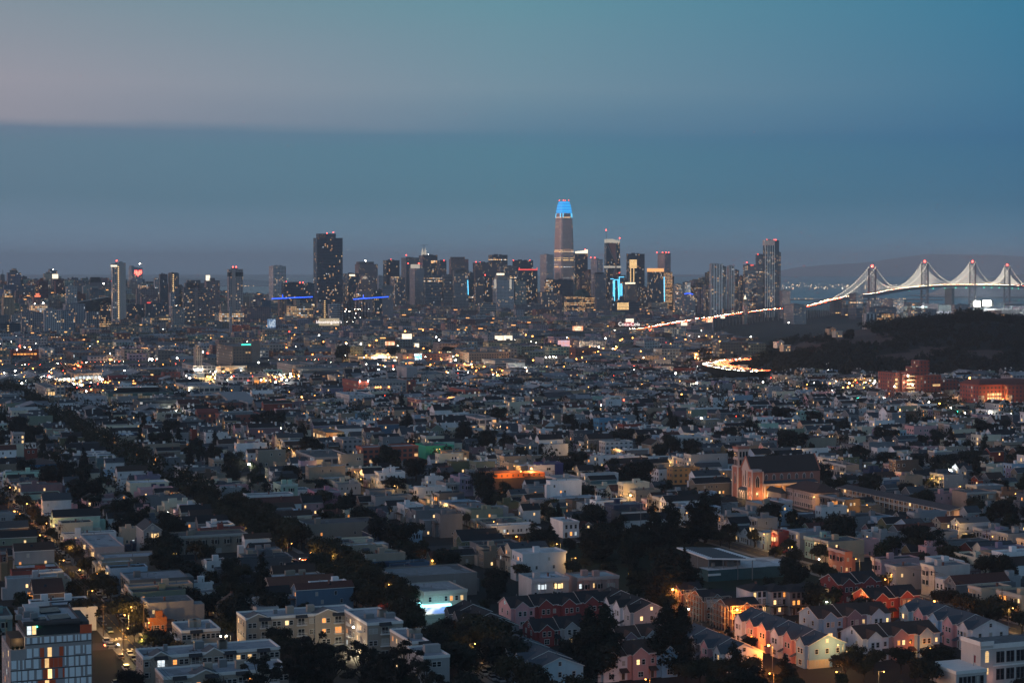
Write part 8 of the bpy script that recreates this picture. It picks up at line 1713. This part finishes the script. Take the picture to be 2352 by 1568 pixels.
# ------- cars
CARM={}
def car_meshes(kind_):
 if kind_ in CARM:return CARM[kind_]
 L,W,hb,hc,c0,c1,c2,c3={'s':(4.5,1.78,.86,1.44,.95,1.75,3.3,4.1),'u':(4.6,1.85,1.0,1.72,.85,1.45,3.9,4.45),'v':(5.2,1.95,1.15,2.1,.5,1.2,4.9,5.1)}[kind_]
 b=MB();w2=W/2
 def loop(x,z,k=1.0):return[(x,-w2*k,z),(x,w2*k,z)]
 prof=[(0,.35),(.02,.62),(.12,hb*.86),(c0,hb),(c3,hb),(L-.05,hb*.92),(L,.6),(L-.03,.33)]
 for(xa,za),(xb,zb)in zip(prof,prof[1:]):p,q=loop(xa,za),loop(xb,zb);b.face([p[0],p[1],q[1],q[0]])
 for s_ in(-w2,w2):b.face([(x,s_,z)for x,z in prof])
 roof=[(c1,hc),(c2,hc)];k=.86
 b.face([(c1,-w2*k,hc),(c1,w2*k,hc),(c2,w2*k,hc),(c2,-w2*k,hc)]);b.face([(0,-w2,.34),(L,-w2,.34),(L,w2,.34),(0,w2,.34)])
 body=b.mesh('car_body',[simple('car_paint',rough=.3,var=.05,spec=.6)if 'car_paint' not in MATS else MATS['car_paint']])
 g=MB();k=.85
 g.face([(c0,-w2*.94,hb),(c0,w2*.94,hb),(c1,w2*k,hc-.03),(c1,-w2*k,hc-.03)]);g.face([(c3,-w2*.94,hb),(c3,w2*.94,hb),(c2,w2*k,hc-.03),(c2,-w2*k,hc-.03)])
 for s_ in(-1,1):g.face([(c0,s_*w2*.94,hb),(c3,s_*w2*.94,hb),(c2,s_*w2*k,hc-.03),(c1,s_*w2*k,hc-.03)])
 cab=g.mesh('car_glass',[GLASS]);wm=MB();wm.tube((0,-.1,0),(0,.1,0),.33,n=12);wm.tube((0,-.12,0),(0,.12,0),.18,n=8,m=1);wheel=wm.mesh('wheel',[DARK,STEEL])
 CARM[kind_]=(body,cab,wheel,L,w2,hb);return CARM[kind_]
HM=MB();HM.box(-.02,-.2,-.09,.06,.2,.09,bottom=True)
HL_OFF=HM.mesh('headlight',[simple('lamp_lens',(.4,.4,.38),rough=.2,var=0)]);HL_ON=HM.mesh('headlight',[L_HEAD]);TL_OFF=HM.mesh('taillight',[simple('red_lens',(.16,.01,.01),rough=.2,var=0)]);TL_ON=HM.mesh('taillight',[L_TAIL])
CARC=[('white',(.6,.6,.6)),('silver',(.36,.37,.38)),('black',(.012,.012,.014)),('dark grey',(.07,.07,.075)),('dark blue',(.02,.04,.10)),('red',(.26,.02,.02)),('beige',(.34,.29,.22)),('dark green',(.02,.06,.04))]
def car(X,Y,z,ang,kind_,col,on,name,label,group,info=None,full=True):
 body,cab,wheel,L,w2,hb=car_meshes(kind_);t=thing(name,'van' if kind_=='v' else 'car',(X,Y,z),ang,label,group,info=info)
 link('body',body,t,col,(-L/2,0,0));link('cabin_glass',cab,t,None,(-L/2,0,0))
 if full:
  for x_ in(.85,L-.9):
   for s_ in(-1,1):link('wheel',wheel,t,None,(x_-L/2,s_*(w2-.06),.33))
 for s_ in(-1,1):
  link('headlight',HL_ON if on else HL_OFF,t,None,(-L/2-.03,s_*w2*.68,.66));link('taillight',TL_ON if on else TL_OFF,t,None,(L/2-.02,s_*w2*.7,.78))
 return t
R=random.Random(12);ncar=0
for v,stn in((105,'the car-lined street'),(202,'the tree-lined street'),(396,'the sloping street'),(493,'the eastern street')):
 for s_ in(-1,1):
  u=440
  while u<1150:
   u+=R.choice((5.9,6.2,6.6,7.4,14));
   if min(abs(u-c)for c in CROSS)<13:continue
   X,Y=xy(u,v+s_*3.9)
   if not inframe(X,Y,1,0)or R.random()<.12 or ncar>180:continue
   cn,cc=R.choices(CARC,(7,6,7,6,3,2,2,1))[0];kd=R.choices('suv',(5,4,1))[0];ncar+=1
   car(X,Y,.03,TH+math.pi/2+(math.pi if s_>0 else 0),kd,cc,False,'parked_car',None,'cars parked along the kerbs',info=dict(kind='car',colour=cn,noun={'s':'sedan','u':'tall hatchback','v':'van'}[kd],st=stn))
for i,(reg,x,y,cc,kd,lab,on,ang)in enumerate((('p',1560,775,(.6,.6,.6),'u','white car at the stop line beside the panelled tower',False,math.pi),('p',1852,1170,(.62,.62,.62),'u','white car on the sloping driveway below the stop lettering',False,math.pi),('p',1640,838,(.5,.5,.52),'s','silver car with headlamps on crossing the intersection by the panelled tower',True,math.pi/2),('p',1770,1010,(.1,.05,.05),'s','maroon car above the white one on the driveway',False,0),('p',1700,1390,(.05,.06,.09),'s','dark car at the very bottom of the driveway',False,0),('j',355,735,(.4,.4,.4),'s','silver car with headlamps on at the tree-lined crossing',True,math.pi),('j',1555,1455,(.42,.38,.3),'u','beige car parked on the orange street by the yellow-lit tree',False,0),('j',1600,1485,(.4,.37,.3),'v','beige van parked behind the beige car',False,0),('j',1640,1515,(.03,.03,.035),'s','black car parked behind the beige van',False,0),('j',1690,1545,(.3,.3,.31),'s','grey car parked last on the orange street',False,0),('j',500,1205,(.5,.5,.5),'v','white van beside the stucco row lamp',False,1.2),('j',860,1025,(.05,.05,.05),'s','dark car with bright headlamps under the tree canopy',True,math.pi),('l',455,805,(.5,.5,.5),'v','white pick-up parked where the sloping street turns',False,1.4),('l',610,850,(.33,.33,.34),'s','silver car below the coral Spanish-style house',False,1.3),('k',1670,1235,(.3,.1,.05),'v','orange-lit truck parked under the scaffold',False,1.3))):
 X,Y=P(reg,x,y,.7);car(X,Y,.04,TH+math.pi/2+ang,kd,cc,on,'parked_car',lab,'cars parked along the kerbs')
FR=[]
for path,offs,step in((BEND,(-15,-13,-11,-9,-7,-5,-3),5),(BEND,(3.5,7,10.5,13.5),11),(sky_p,(-9.5,-7,-4.5,-2),6.5),(sky_p,(2.5,5.5,9),14),(CF,(-6,-3),40),(CF,(3,6),26)):
 toward=offs[0]<0
 for o_ in offs:
  for p,dr in walk(path,step,R.uniform(0,8)+(420 if path is sky_p else 0)):
   if R.random()<.12:continue
   n=Vector((dr.y,-dr.x,0));q=p+n*o_+dr*R.uniform(-3,3);hd=-1 if toward else 1
   if path is CF:hd=1 if o_>0 else-1
   fwd=dr*hd;FR.append((q.y,q,math.atan2(-fwd.y,-fwd.x),path is BEND,path is CF))
FR.sort(key=lambda f:f[0])
keep=[f for f in FR if f[3]][:130]+[f for f in FR if not f[3]and not f[4]][:110]+[f for f in FR if f[4]][:40];kid={id(f)for f in keep}
for f in keep:
 cn,cc=R.choice(CARC);w_='bend' if f[3]else 'western' if f[4]else 'sky'
 car(f[1].x,f[1].y,f[1].z+.03,f[2],R.choice('ssu'),cc,True,'freeway_car',{'bend':'car with lamps lit in the dense traffic on the freeway bend below the hill','western':'car with lamps lit on the dim western freeway','sky':'car with lamps lit on the bright elevated highway'}[w_],{'bend':'traffic on the freeway bend','western':'traffic on the western freeway','sky':'traffic on the elevated highway'}[w_],full=False)
b=MB()
def masscar(p,ang):
 n0=len(b.v);b.box(-2.2,-.85,.35,2.2,.85,.9,0);b.box(-1,-.75,.9,1.4,.75,1.45,0)
 for s_ in(-.6,.6):b.box(-2.3,s_-.22,.55,-2.2,s_+.22,.8,1);b.box(2.2,s_-.22,.65,2.3,s_+.22,.9,2)
 b.rot(n0,ang,p.x,p.y);b.v[n0:]=[(x_,y_,z_+p.z+.03)for x_,y_,z_ in b.v[n0:]]
for f in FR:
 if id(f)not in kid:masscar(f[1],f[2])
for o_,hd,step in((-8,-1,7),(-4.5,-1,7.5),(-1,-1,8),(3,1,90),(7,1,110)):
 for p,dr in walk(br_p,step,R.uniform(0,8)):n=Vector((dr.y,-dr.x,0));fwd=dr*hd;masscar(p+n*o_,math.atan2(-fwd.y,-fwd.x))
for p,dr in walk(BEND,30,12):plight(None,(p.x,p.y,p.z+5),26000,(1,.58,.26),2)  # added lights without fixtures, for the glow over the bend
kind(b.build('freeway_traffic',[DARK,L_HEAD,L_TAIL]),'stuff')
# ------- lamps, poles, wires
LAMPN=0
def lamp(X,Y,h,mt,e,col,label=None,group=None,info=None,r=.28,arm=1.4,z=0,ang=TH,lr=.3):
 t=thing('street_lamp','lamp',(X,Y,z),ang,label,group or 'street lamps',info=info);b=MB();b.tube((0,0,0),(0,0,h+.2),.11,.07,6);b.bar((0,0,h+.1),(-arm,0,h+.25),.09);b.build('pole',[STEEL],t)
 b=MB();b.ball((-arm,0,h+.05),r,rz=r*.8,n=8);b.build('lamp_head',[mt],t)
 if e:plight(t,(-arm,0,h-.35),e,col,lr)
ORC,WHC,YEC=(1,.29,.035),(1,.90,.74),(1,.52,.14)
for(reg,x,y,h,mt,e,col,lab,r)in(('l',760,1003,7,L_OR,2400,(1,.5,.1),'orange street lamp glowing inside the yellow tree by the crimson terraces',.4),('l',507,1070,7,L_OR,1500,ORC,'orange street lamp over the blue brown-roofed terrace',.35),('l',1265,1015,8,L_OR,1700,ORC,'orange street lamp at the far end of the pink gabled row',.35),('l',152,1312,8,L_OR,2600,ORC,'orange street lamp with a sign before the white end of the slate-roofed row',.4),('k',1188,936,9,L_OR,2600,ORC,'brightest orange street lamp at the scaffold corner',.45),('k',1622,1072,8,L_OR,3600,ORC,'orange work lamp hung above the lit scaffold',.4),('i',118,411,8,L_OR,2600,ORC,'orange street lamp far up the car-lined street',.4),('i',560,805,8,L_OR,1100,YEC,'amber street lamp over the tree by the pinkish-beige block',.22),('i',868,1108,8,L_OR,4200,YEC,'amber street lamp on the utility pole opposite the panelled tower',.22),('i',1516,1250,3.6,L_WH,260,(1,.72,.36),'globe lamp, nearer one of the twin globes beside the stucco row',.28),('i',1553,1248,3.6,L_WH,260,(1,.72,.36),'globe lamp, one touching the stucco wall of the twin globes',.28),('j',512,1206,4,L_OR,500,(1,.66,.3),'amber lamp between the two stucco blocks by the white van',.28),('j',1252,743,7,L_OR,1600,ORC,'orange lamp over the low orange roof beside the yard',.35),('l',485,732,3.5,L_WH,500,(1,.72,.36),'white garage lamp below the tan Victorian flats',.3),('l',1360,131,6,L_WH,600,(.8,.95,1),'cool white roof lamp beside the white bracketed houses',.45),('l',1812,86,6,L_OR,900,(1,.6,.3),'amber lamp at the far eastern gabled house',.35),('l',1815,700,6,L_WH,700,(1,.65,.35),'warm white lamp at the eastern edge below the teal house',.35),('l',932,868,7,L_OR,600,ORC,'small orange lamp before the lavender-grey building',.25),('l',540,1020,6,L_WH,300,(.9,1,.85),'small white lamp above the blue brown-roofed terrace',.22),('l',160,1500,6,L_OR,900,ORC,'orange lamp low in the street below the slate-roofed row',.2),('l',705,1245,5,L_OR,700,ORC,'orange lamp in the court below the mauve terrace',.22),('l',1045,1085,5,L_OR,900,ORC,'orange lamp at the foot of the scaffolded crimson house',.3),('l',35,1255,5,L_OR,900,ORC,'orange lamp at the lane beneath the second poplar pair',.3),('l',610,1490,4,L_OR,700,ORC,'orange lamp behind the leafy trees of the blue cream-based terrace',.22),('k',1480,1225,5,L_OR,1100,ORC,'orange lamp low on the scaffold yard',.3),('l',1545,1090,5,L_OR,900,ORC,'orange kerb lamp by the tan corniced flats',.25),('l',1240,1330,4,L_OR,600,ORC,'orange lamp beside the blue twin-gabled terrace',.22),('k',1010,1540,4,L_OR,500,ORC,'orange porch lamp under the coral terrace',.22),('i',1190,680,6,L_OR,900,(1,.5,.15),'orange lamp over the little red shed behind the pale flat block',.25),('i',1690,95,9,L_WH,900,WHC,'white flood lamp above the dark street trees',.4),('i',1150,415,6,L_WH,200,WHC,'small white lamp over the black gabled roofs',.22),('i',1212,298,7,L_OR,1100,YEC,'yellow lamp glowing through the tree-lined street canopy',.35),('j',430,690,7,L_OR,1000,YEC,'amber lamp in the tree-lined street crown by the Edwardian flats',.15),('i',1660,525,7,L_OR,900,YEC,'amber lamp in the canopy behind the tan bay-windowed row',.15),('j',575,180,6,L_OR,700,YEC,'yellow lamp under the clipped tree before the turret house',.2),('j',1780,1440,4,L_OR,1200,(1,.75,.25),'yellow lamp hidden in the tree at the orange street corner',.15),('k',90,1440,4,L_OR,1400,(1,.75,.2),'yellow lamp hidden under the big bushy tree',.15),('k',300,385,6,L_OR,1600,ORC,'orange lamp behind the dark conifers west of the pitch',.4),('k',395,385,6,L_WH,500,WHC,'white lamp on the pinkish flats west of the pitch',.3),('k',870,355,5,L_OR,1300,(1,.55,.25),'orange porch lamp by the blue glowing window',.4),('k',1445,75,7,L_OR,900,ORC,'amber lamp beside the ochre building trees',.35),('k',1440,110,5,L_OR,900,ORC,'lower amber lamp beside the ochre building',.35),('k',1500,165,4,L_OR,900,(1,.75,.2),'yellow lamp under the round tree by the church tower',.2),('k',1295,1068,5,L_WH,200,WHC,'small cool lamp at the scaffold site entrance',.25),('k',432,1195,5,L_WH,200,WHC,'small bluish yard lamp by the small red terrace',.22),('j',1315,1275,4,L_OR,500,ORC,'small orange lamp deep in the trees below the store',.22),('j',1815,580,6,L_OR,1000,ORC,'orange lamp in a tree beside the white stucco house',.3),('i',1030,1160,5,L_OR,260,YEC,'amber wall lamp on the orange garage',.2),('i',985,1270,6,L_OR,800,(1,.85,.2),'yellow lamp behind the half-lit corner tree',.12)):
 X,Y=P(reg,x,y,h);lamp(X,Y,h,mt,e*(2.7 if mt is L_OR and reg in 'kl' else 2.4),col,lab,r=r)
FAR_L=[('e',2215,320,18,'w'),('e',2236,868,11,'w'),('e',1515,735,7,'w'),('e',1626,732,7,'w'),('e',1400,741,6,'w'),('e',1070,391,10,'w'),('e',785,552,11,'o'),('e',885,560,9,'o'),('e',956,296,12,'o'),('e',192,497,9,'w'),('e',134,390,12,'w'),('e',1738,230,18,'w'),('e',1788,668,8,'w'),('e',1812,670,8,'w'),('e',1578,1005,7,'w'),('e',2140,1188,8,'w'),('e',680,1018,8,'o'),('e',1285,290,9,'w'),('e',1305,290,9,'w'),('e',1508,272,9,'w'),('e',690,355,8,'r'),('e',640,370,8,'r'),('e',1700,490,5,'w'),('e',442,655,6,'w'),('f',276,460,14,'w'),('f',825,152,28,'o'),('f',1085,130,30,'o'),('f',1330,52,30,'o'),('f',1482,42,30,'o'),('f',1838,332,11,'o'),('f',1905,357,9,'o'),('f',2008,356,9,'o'),('f',1740,397,8,'w'),('f',1805,418,7,'o'),('f',1580,587,9,'o'),('f',1642,583,9,'o'),('f',447,614,10,'o'),('f',1185,248,9,'o'),('f',992,390,10,'w'),('f',1105,380,12,'w'),('f',848,395,9,'w'),('f',1232,378,9,'w'),('f',905,200,11,'w'),('f',738,156,12,'w'),('f',395,283,8,'w'),('f',552,1012,5,'o'),('f',1697,1180,5,'o'),('f',1776,1180,5,'o'),('f',268,880,6,'w'),('f',1480,360,7,'w'),('f',1550,350,7,'w'),('f',968,48,12,'w'),('f',700,1035,3,'o'),('f',725,1045,3,'o'),('g',788,209,12,'w'),('g',970,205,12,'w'),('g',1047,214,12,'w'),('g',880,212,12,'w'),('g',281,95,28,'o'),('g',1032,130,26,'o'),('g',1505,412,10,'w'),('g',1148,408,7,'r'),('g',977,433,7,'r'),('g',1203,455,7,'w'),('g',1246,455,7,'w'),('g',2207,501,7,'r'),('g',2263,509,7,'r'),('g',1672,280,9,'o'),('g',1697,286,9,'o'),('g',556,355,8,'o'),('g',466,70,12,'w'),('g',1455,66,14,'o'),('g',1490,43,16,'r'),('g',1608,946,7,'o'),('g',1217,938,6,'w'),('g',275,1226,10,'o'),('g',917,405,7,'o'),('g',2022,222,9,'o'),('g',1210,555,6,'w'),('g',1170,425,6,'w'),('g',1560,540,6,'o'),('g',905,112,12,'w'),('g',1297,108,10,'w'),('g',180,415,6,'o'),('g',440,405,6,'o'),('g',1050,880,3,'o'),('g',2030,660,4,'o'),('g',2185,733,3,'o'),('g',1880,240,8,'w'),('g',2180,410,4,'o'),('h',1470,472,8,'O'),('h',1545,467,8,'O'),('h',1632,458,8,'O'),('h',1730,494,7,'w'),('h',1850,536,7,'w'),('h',2070,528,7,'w'),('h',2243,543,7,'w'),('h',1541,446,8,'w'),('h',1512,482,6,'w'),('h',1545,505,6,'w'),('h',1787,527,6,'g'),('h',733,389,7,'w'),('h',634,386,7,'w'),('h',820,371,8,'w'),('h',1027,398,7,'w'),('h',1150,413,7,'w'),('h',376,320,6,'o'),('h',408,322,6,'w'),('h',478,332,5,'O'),('h',502,338,4,'O'),('h',815,468,5,'o'),('h',892,895,6,'o'),('h',1710,405,6,'o'),('h',1838,452,5,'w'),('h',1872,452,5,'w'),('h',1655,618,4,'O'),('h',930,412,6,'g'),('h',600,297,5,'o'),('h',1215,508,7,'o'),('h',1300,500,7,'o'),('h',655,1085,4,'w'),('h',2308,965,5,'o'),('d',942,840,12,'O'),('d',768,742,14,'w'),('d',1115,812,10,'r'),('d',1975,768,40,'w'),('d',1948,763,42,'w'),('d',1543,800,24,'w'),('d',10,1083,9,'w'),('d',140,972,9,'o'),('d',158,982,9,'o'),('d',512,838,12,'w'),('d',1023,852,10,'o'),('d',365,895,9,'o'),('a',945,1045,14,'o'),('a',1520,1030,14,'w'),('b',865,1395,24,'w')]
for i,(reg,x,y,h,k)in enumerate(FAR_L):
 X,Y=P(reg,x,y,h);mt={'w':L_WH,'o':L_OR,'O':L_OR,'r':L_RDS,'g':L_GR}[k];big=(k in 'wo' and h>=7)or k=='O'
 lamp(X,Y,h,mt,{'w':7000,'o':9000,'O':14000,'r':0,'g':0}[k]*(min(3,(h/9)**2)),{'w':WHC,'o':(1,.55,.2),'O':ORC,'r':WHC,'g':WHC}[k],r=(.75 if k in 'w' else .8)*max(.7,min(1.5,Y/1900)),arm=.6,lr=.6,info=dict(kind='lamp',noun={'w':'white lamp','o':'amber lamp','O':'strong orange lamp','r':'red signal lamp','g':'green signal lamp'}[k],size='tall-masted' if h>15 else 'high' if h>9 else 'low'))
fb=MB();R=random.Random(64)
CLU=[(1180,774,60,9),(935,826,80,8),(620,782,70,9),(90,858,70,8),(400,742,80,8),(1300,792,70,8),(1450,762,70,8),(640,868,30,5),(1100,852,50,7),(200,880,40,6),(860,792,60,8),(1050,812,60,8),(520,866,40,6),(1600,775,70,9),(1900,745,60,8),(300,800,90,10),(1380,805,60,6),(740,740,70,8),(2000,880,60,6),(100,790,60,9)]
def cluster(R):
 if R.random()<.3:return R.uniform(0,2352),min(960,742+abs(R.gauss(0,70)))
 c=R.choice(CLU);return R.gauss(c[0],c[2]),R.gauss(c[1],c[3])
for _ in range(1700):
 px,py=cluster(R);z=R.choice((6,8,9,10,14));X,Y=P('D',px,py,z)
 if hill_z(X,Y)>1 or Y>4600 or Y<1400 or bendview(X,Y):continue
 m=R.choices((0,1,2),(6,13,1))[0];fb.ball((X,Y,z),R.choice((.25,.35,.5,.8))*max(.8,Y/2600),m,n=6,k=4)
kind(fb.build('distant_lamps',[L_WH,L_OR,L_RDS]),'stuff')
for _ in range(190):
 px,py=cluster(R);X,Y=P('D',px,py,9)
 if hill_z(X,Y)>1 or Y>4200 or Y<1500 or bendview(X,Y):continue
 k=R.random()<.6;lamp(X,Y,9,L_OR if k else L_WH,R.uniform(15000,60000),(1,.44,.11)if k else(1,.86,.6),r=1.0,arm=.8,lr=.8,info=dict(kind='lamp',noun='amber lamp' if k else 'white lamp',size='far bright'))
nl=0
for v in(105,202,299,396,493,590,8,-89):
 for k in range(40):
  u=452+k*38+(v%17);X,Y=xy(u,v+(5.6 if k%2 else-5.6))
  if not inframe(X,Y,7,0)or Y>1250 or v==202 and Y>850 or nl>85 or not is_free(u-1,u+1,v-6,v+6):continue
  nl+=1;lamp(X,Y,8,L_OR,1100 if v==202 else 2600,YEC,r=.17,ang=TH+(0 if k%2 else math.pi),arm=1.8,info=dict(kind='lamp',noun='small amber street lamp',size='dim'))
R=random.Random(3)
for v,s_ in((105,1),(396,1),(493,-1),(105,-1)):
 prev=None
 for k in range(14):
  u=470+k*42;X,Y=xy(u,v+s_*6.9)
  if not inframe(X,Y,10,40):prev=None;continue
  t=thing('utility_pole','pole',(X,Y,0),TH,None,'utility poles along the streets',info=dict(kind='pole',noun='wooden utility pole',size='tall'));b=MB();b.tube((0,0,0),(0,0,11),.16,.11,6);b.bar((-1.2,0,10.2),(1.2,0,10.2),.14);b.bar((-.9,0,9.3),(.9,0,9.3),.12);b.build('pole',[WOOD],t)
  if prev:
   b=MB()
   for x_ in(-1.1,0,1.1):
    q=Vector((prev[0]-X,prev[1]-Y));c,s2=math.cos(-TH),math.sin(-TH);e=(q.x*c-q.y*s2+x_,q.x*s2+q.y*c);p0=Vector((x_,0,10.3));p1=Vector((*e,10.3));last=p0
    for j in range(1,7):f=j/6;m=p0.lerp(p1,f);m.z-=1.1*4*f*(1-f);b.bar(last,m,.05);last=m
   b.build('wire',[DARK],t)
  prev=(X,Y)
# ------- the hazy air
hz=MB();hz.box(-13000,-380,-6,13000,40000,432,bottom=True)
hm=bpy.data.materials.new('hazy_air');hm.use_nodes=True;n=hm.node_tree.nodes;n.remove(n['Principled BSDF']);pv=n.new('ShaderNodeVolumePrincipled');pv.inputs['Color'].default_value=(.85,.925,1,1);pv.inputs['Density'].default_value=4.6e-5;pv.inputs['Anisotropy'].default_value=-.2
hm.node_tree.links.new(pv.outputs[0],n['Material Output'].inputs['Volume'])
kind(hz.build('haze',[hm]),'stuff')
# ------- labels that single things out
ORD=['first','second','third','fourth','fifth','sixth','seventh','eighth','ninth','tenth','eleventh','twelfth','thirteenth','fourteenth','fifteenth','sixteenth','seventeenth','eighteenth','nineteenth','twentieth']
def rel(X,Y):
 best=sorted(ANCH,key=lambda a:(a[1]-X)**2+(a[2]-Y)**2)[:4];out=[]
 for ph,ax,ay in best:
  dx,dy=X-ax,Y-ay;d=math.hypot(dx,dy)
  if abs(dy)>abs(dx)*1.2:r='just beyond' if dy>0 and d<45 else 'well beyond' if dy>0 and d>130 else 'beyond' if dy>0 else 'in front of'
  else:r=('just ' if d<40 else 'well ' if d>130 else '')+('east of' if dx>0 else 'west of')
  out.append(r+' '+ph)
 return out
HC=[(h_[1],h_[2],h_[3])for h_ in HOUSES]
def near_house(X,Y,n=2):
 c=sorted(HC,key=lambda q:(q[1]-X)**2+(q[2]-Y)**2);return[q[0]for q in c if abs(q[1]-X)+abs(q[2]-Y)>.5][:n]
NUMW=['no lit window','one lit window','two lit windows','three lit windows','four lit windows','five lit windows','six lit windows','many lit windows']
used,pend=set(),[]
def words_ok(s_):return 4<=len(s_.split())<=16 and s_.lower()not in used
for q in THINGS:
 if q['label']:used.add(q['label'].lower());q['o']['label']=q['label']
for q in THINGS:
 if q['label']:continue
 o,i=q['o'],q.get('info')or{};X,Y=o.location.x,o.location.y;r=rel(X,Y);nb=near_house(X,Y);k=i.get('kind');cands=[]
 if k=='house':
  rf=('with a %s gable roof' if o.name.startswith('gabled')else 'with a flat %s roof')%i['roof'];base='%s %s house'%(i['colour'],('low','two-storey','three-storey','four-storey')[i['st']-1]);lt=NUMW[min(7,o.get('_lit',0))]
  short='%s %s house with %s roof'%(i['colour'],'gabled' if o.name.startswith('gabled')else 'flat-topped',i['roof'])
  for rr in r[:2]:cands.append('%s %s, %s'%(base,rf,rr))
  for rr in r[:2]:cands.append('%s, %s, %s'%(short,lt,rr))
  for rr in r[:2]:cands.append('%s %s next to %s house %s'%(i['colour'],('low house','two-storey house','three-storey house','four-storey house')[i['st']-1],nb[0],rr))
  core='%s %s house'%(i['colour'],'gabled' if o.name.startswith('gabled')else 'flat-topped')
 elif k=='tree':
  a=('on the tree-lined street' if i['st']==202 else 'on the car-lined street' if i['st']==105 else 'at the kerb' if i['st']else 'in a backyard')
  for rr in r[:3]:cands.append('%s dark %s beside a %s house %s'%(i['size'],i['noun'],nb[0],rr));cands.append('%s dark %s %s between %s and %s houses %s'%(i['size'],i['noun'],a,nb[0],nb[1],rr))
  core='%s dark %s %s'%(i['size'],i['noun'],a)
 elif k=='car':
  for rr in r[:3]:cands.append('%s %s parked on %s %s'%(i['colour'],i['noun'],i['st'],rr));cands.append('%s %s parked by a %s house %s'%(i['colour'],i['noun'],nb[0],rr))
  core='%s %s parked on %s'%(i['colour'],i['noun'],i['st'])
 else:
  for rr in r[:3]:cands.append('%s %s standing %s'%(i.get('size',''),i.get('noun',q['cat']),rr));cands.append('%s %s beside a %s house %s'%(i.get('size',''),i.get('noun',q['cat']),nb[0],rr))
  core='%s %s'%(i.get('size',''),i.get('noun',q['cat']))
 s_=next((c for c in cands if words_ok(c)),None)
 if s_ is None:pend.append((core,r,o));continue
 s_=s_.replace(' a olive',' an olive').replace(' a ochre',' an ochre');used.add(s_.lower());o['label']=s_
for core,r,o in sorted(pend,key=lambda p:p[2].location.y):
 for rr in r:
  s_=next((c for c in('%s %s, counted outward, %s'%(w_,core,rr)for w_ in ORD)if words_ok(c)),None)
  if s_:break
 s_=s_ or core+' '+r[0];used.add(s_.lower());o['label']=s_
for q in THINGS:
 if '_lit' in q['o']:del q['o']['_lit']
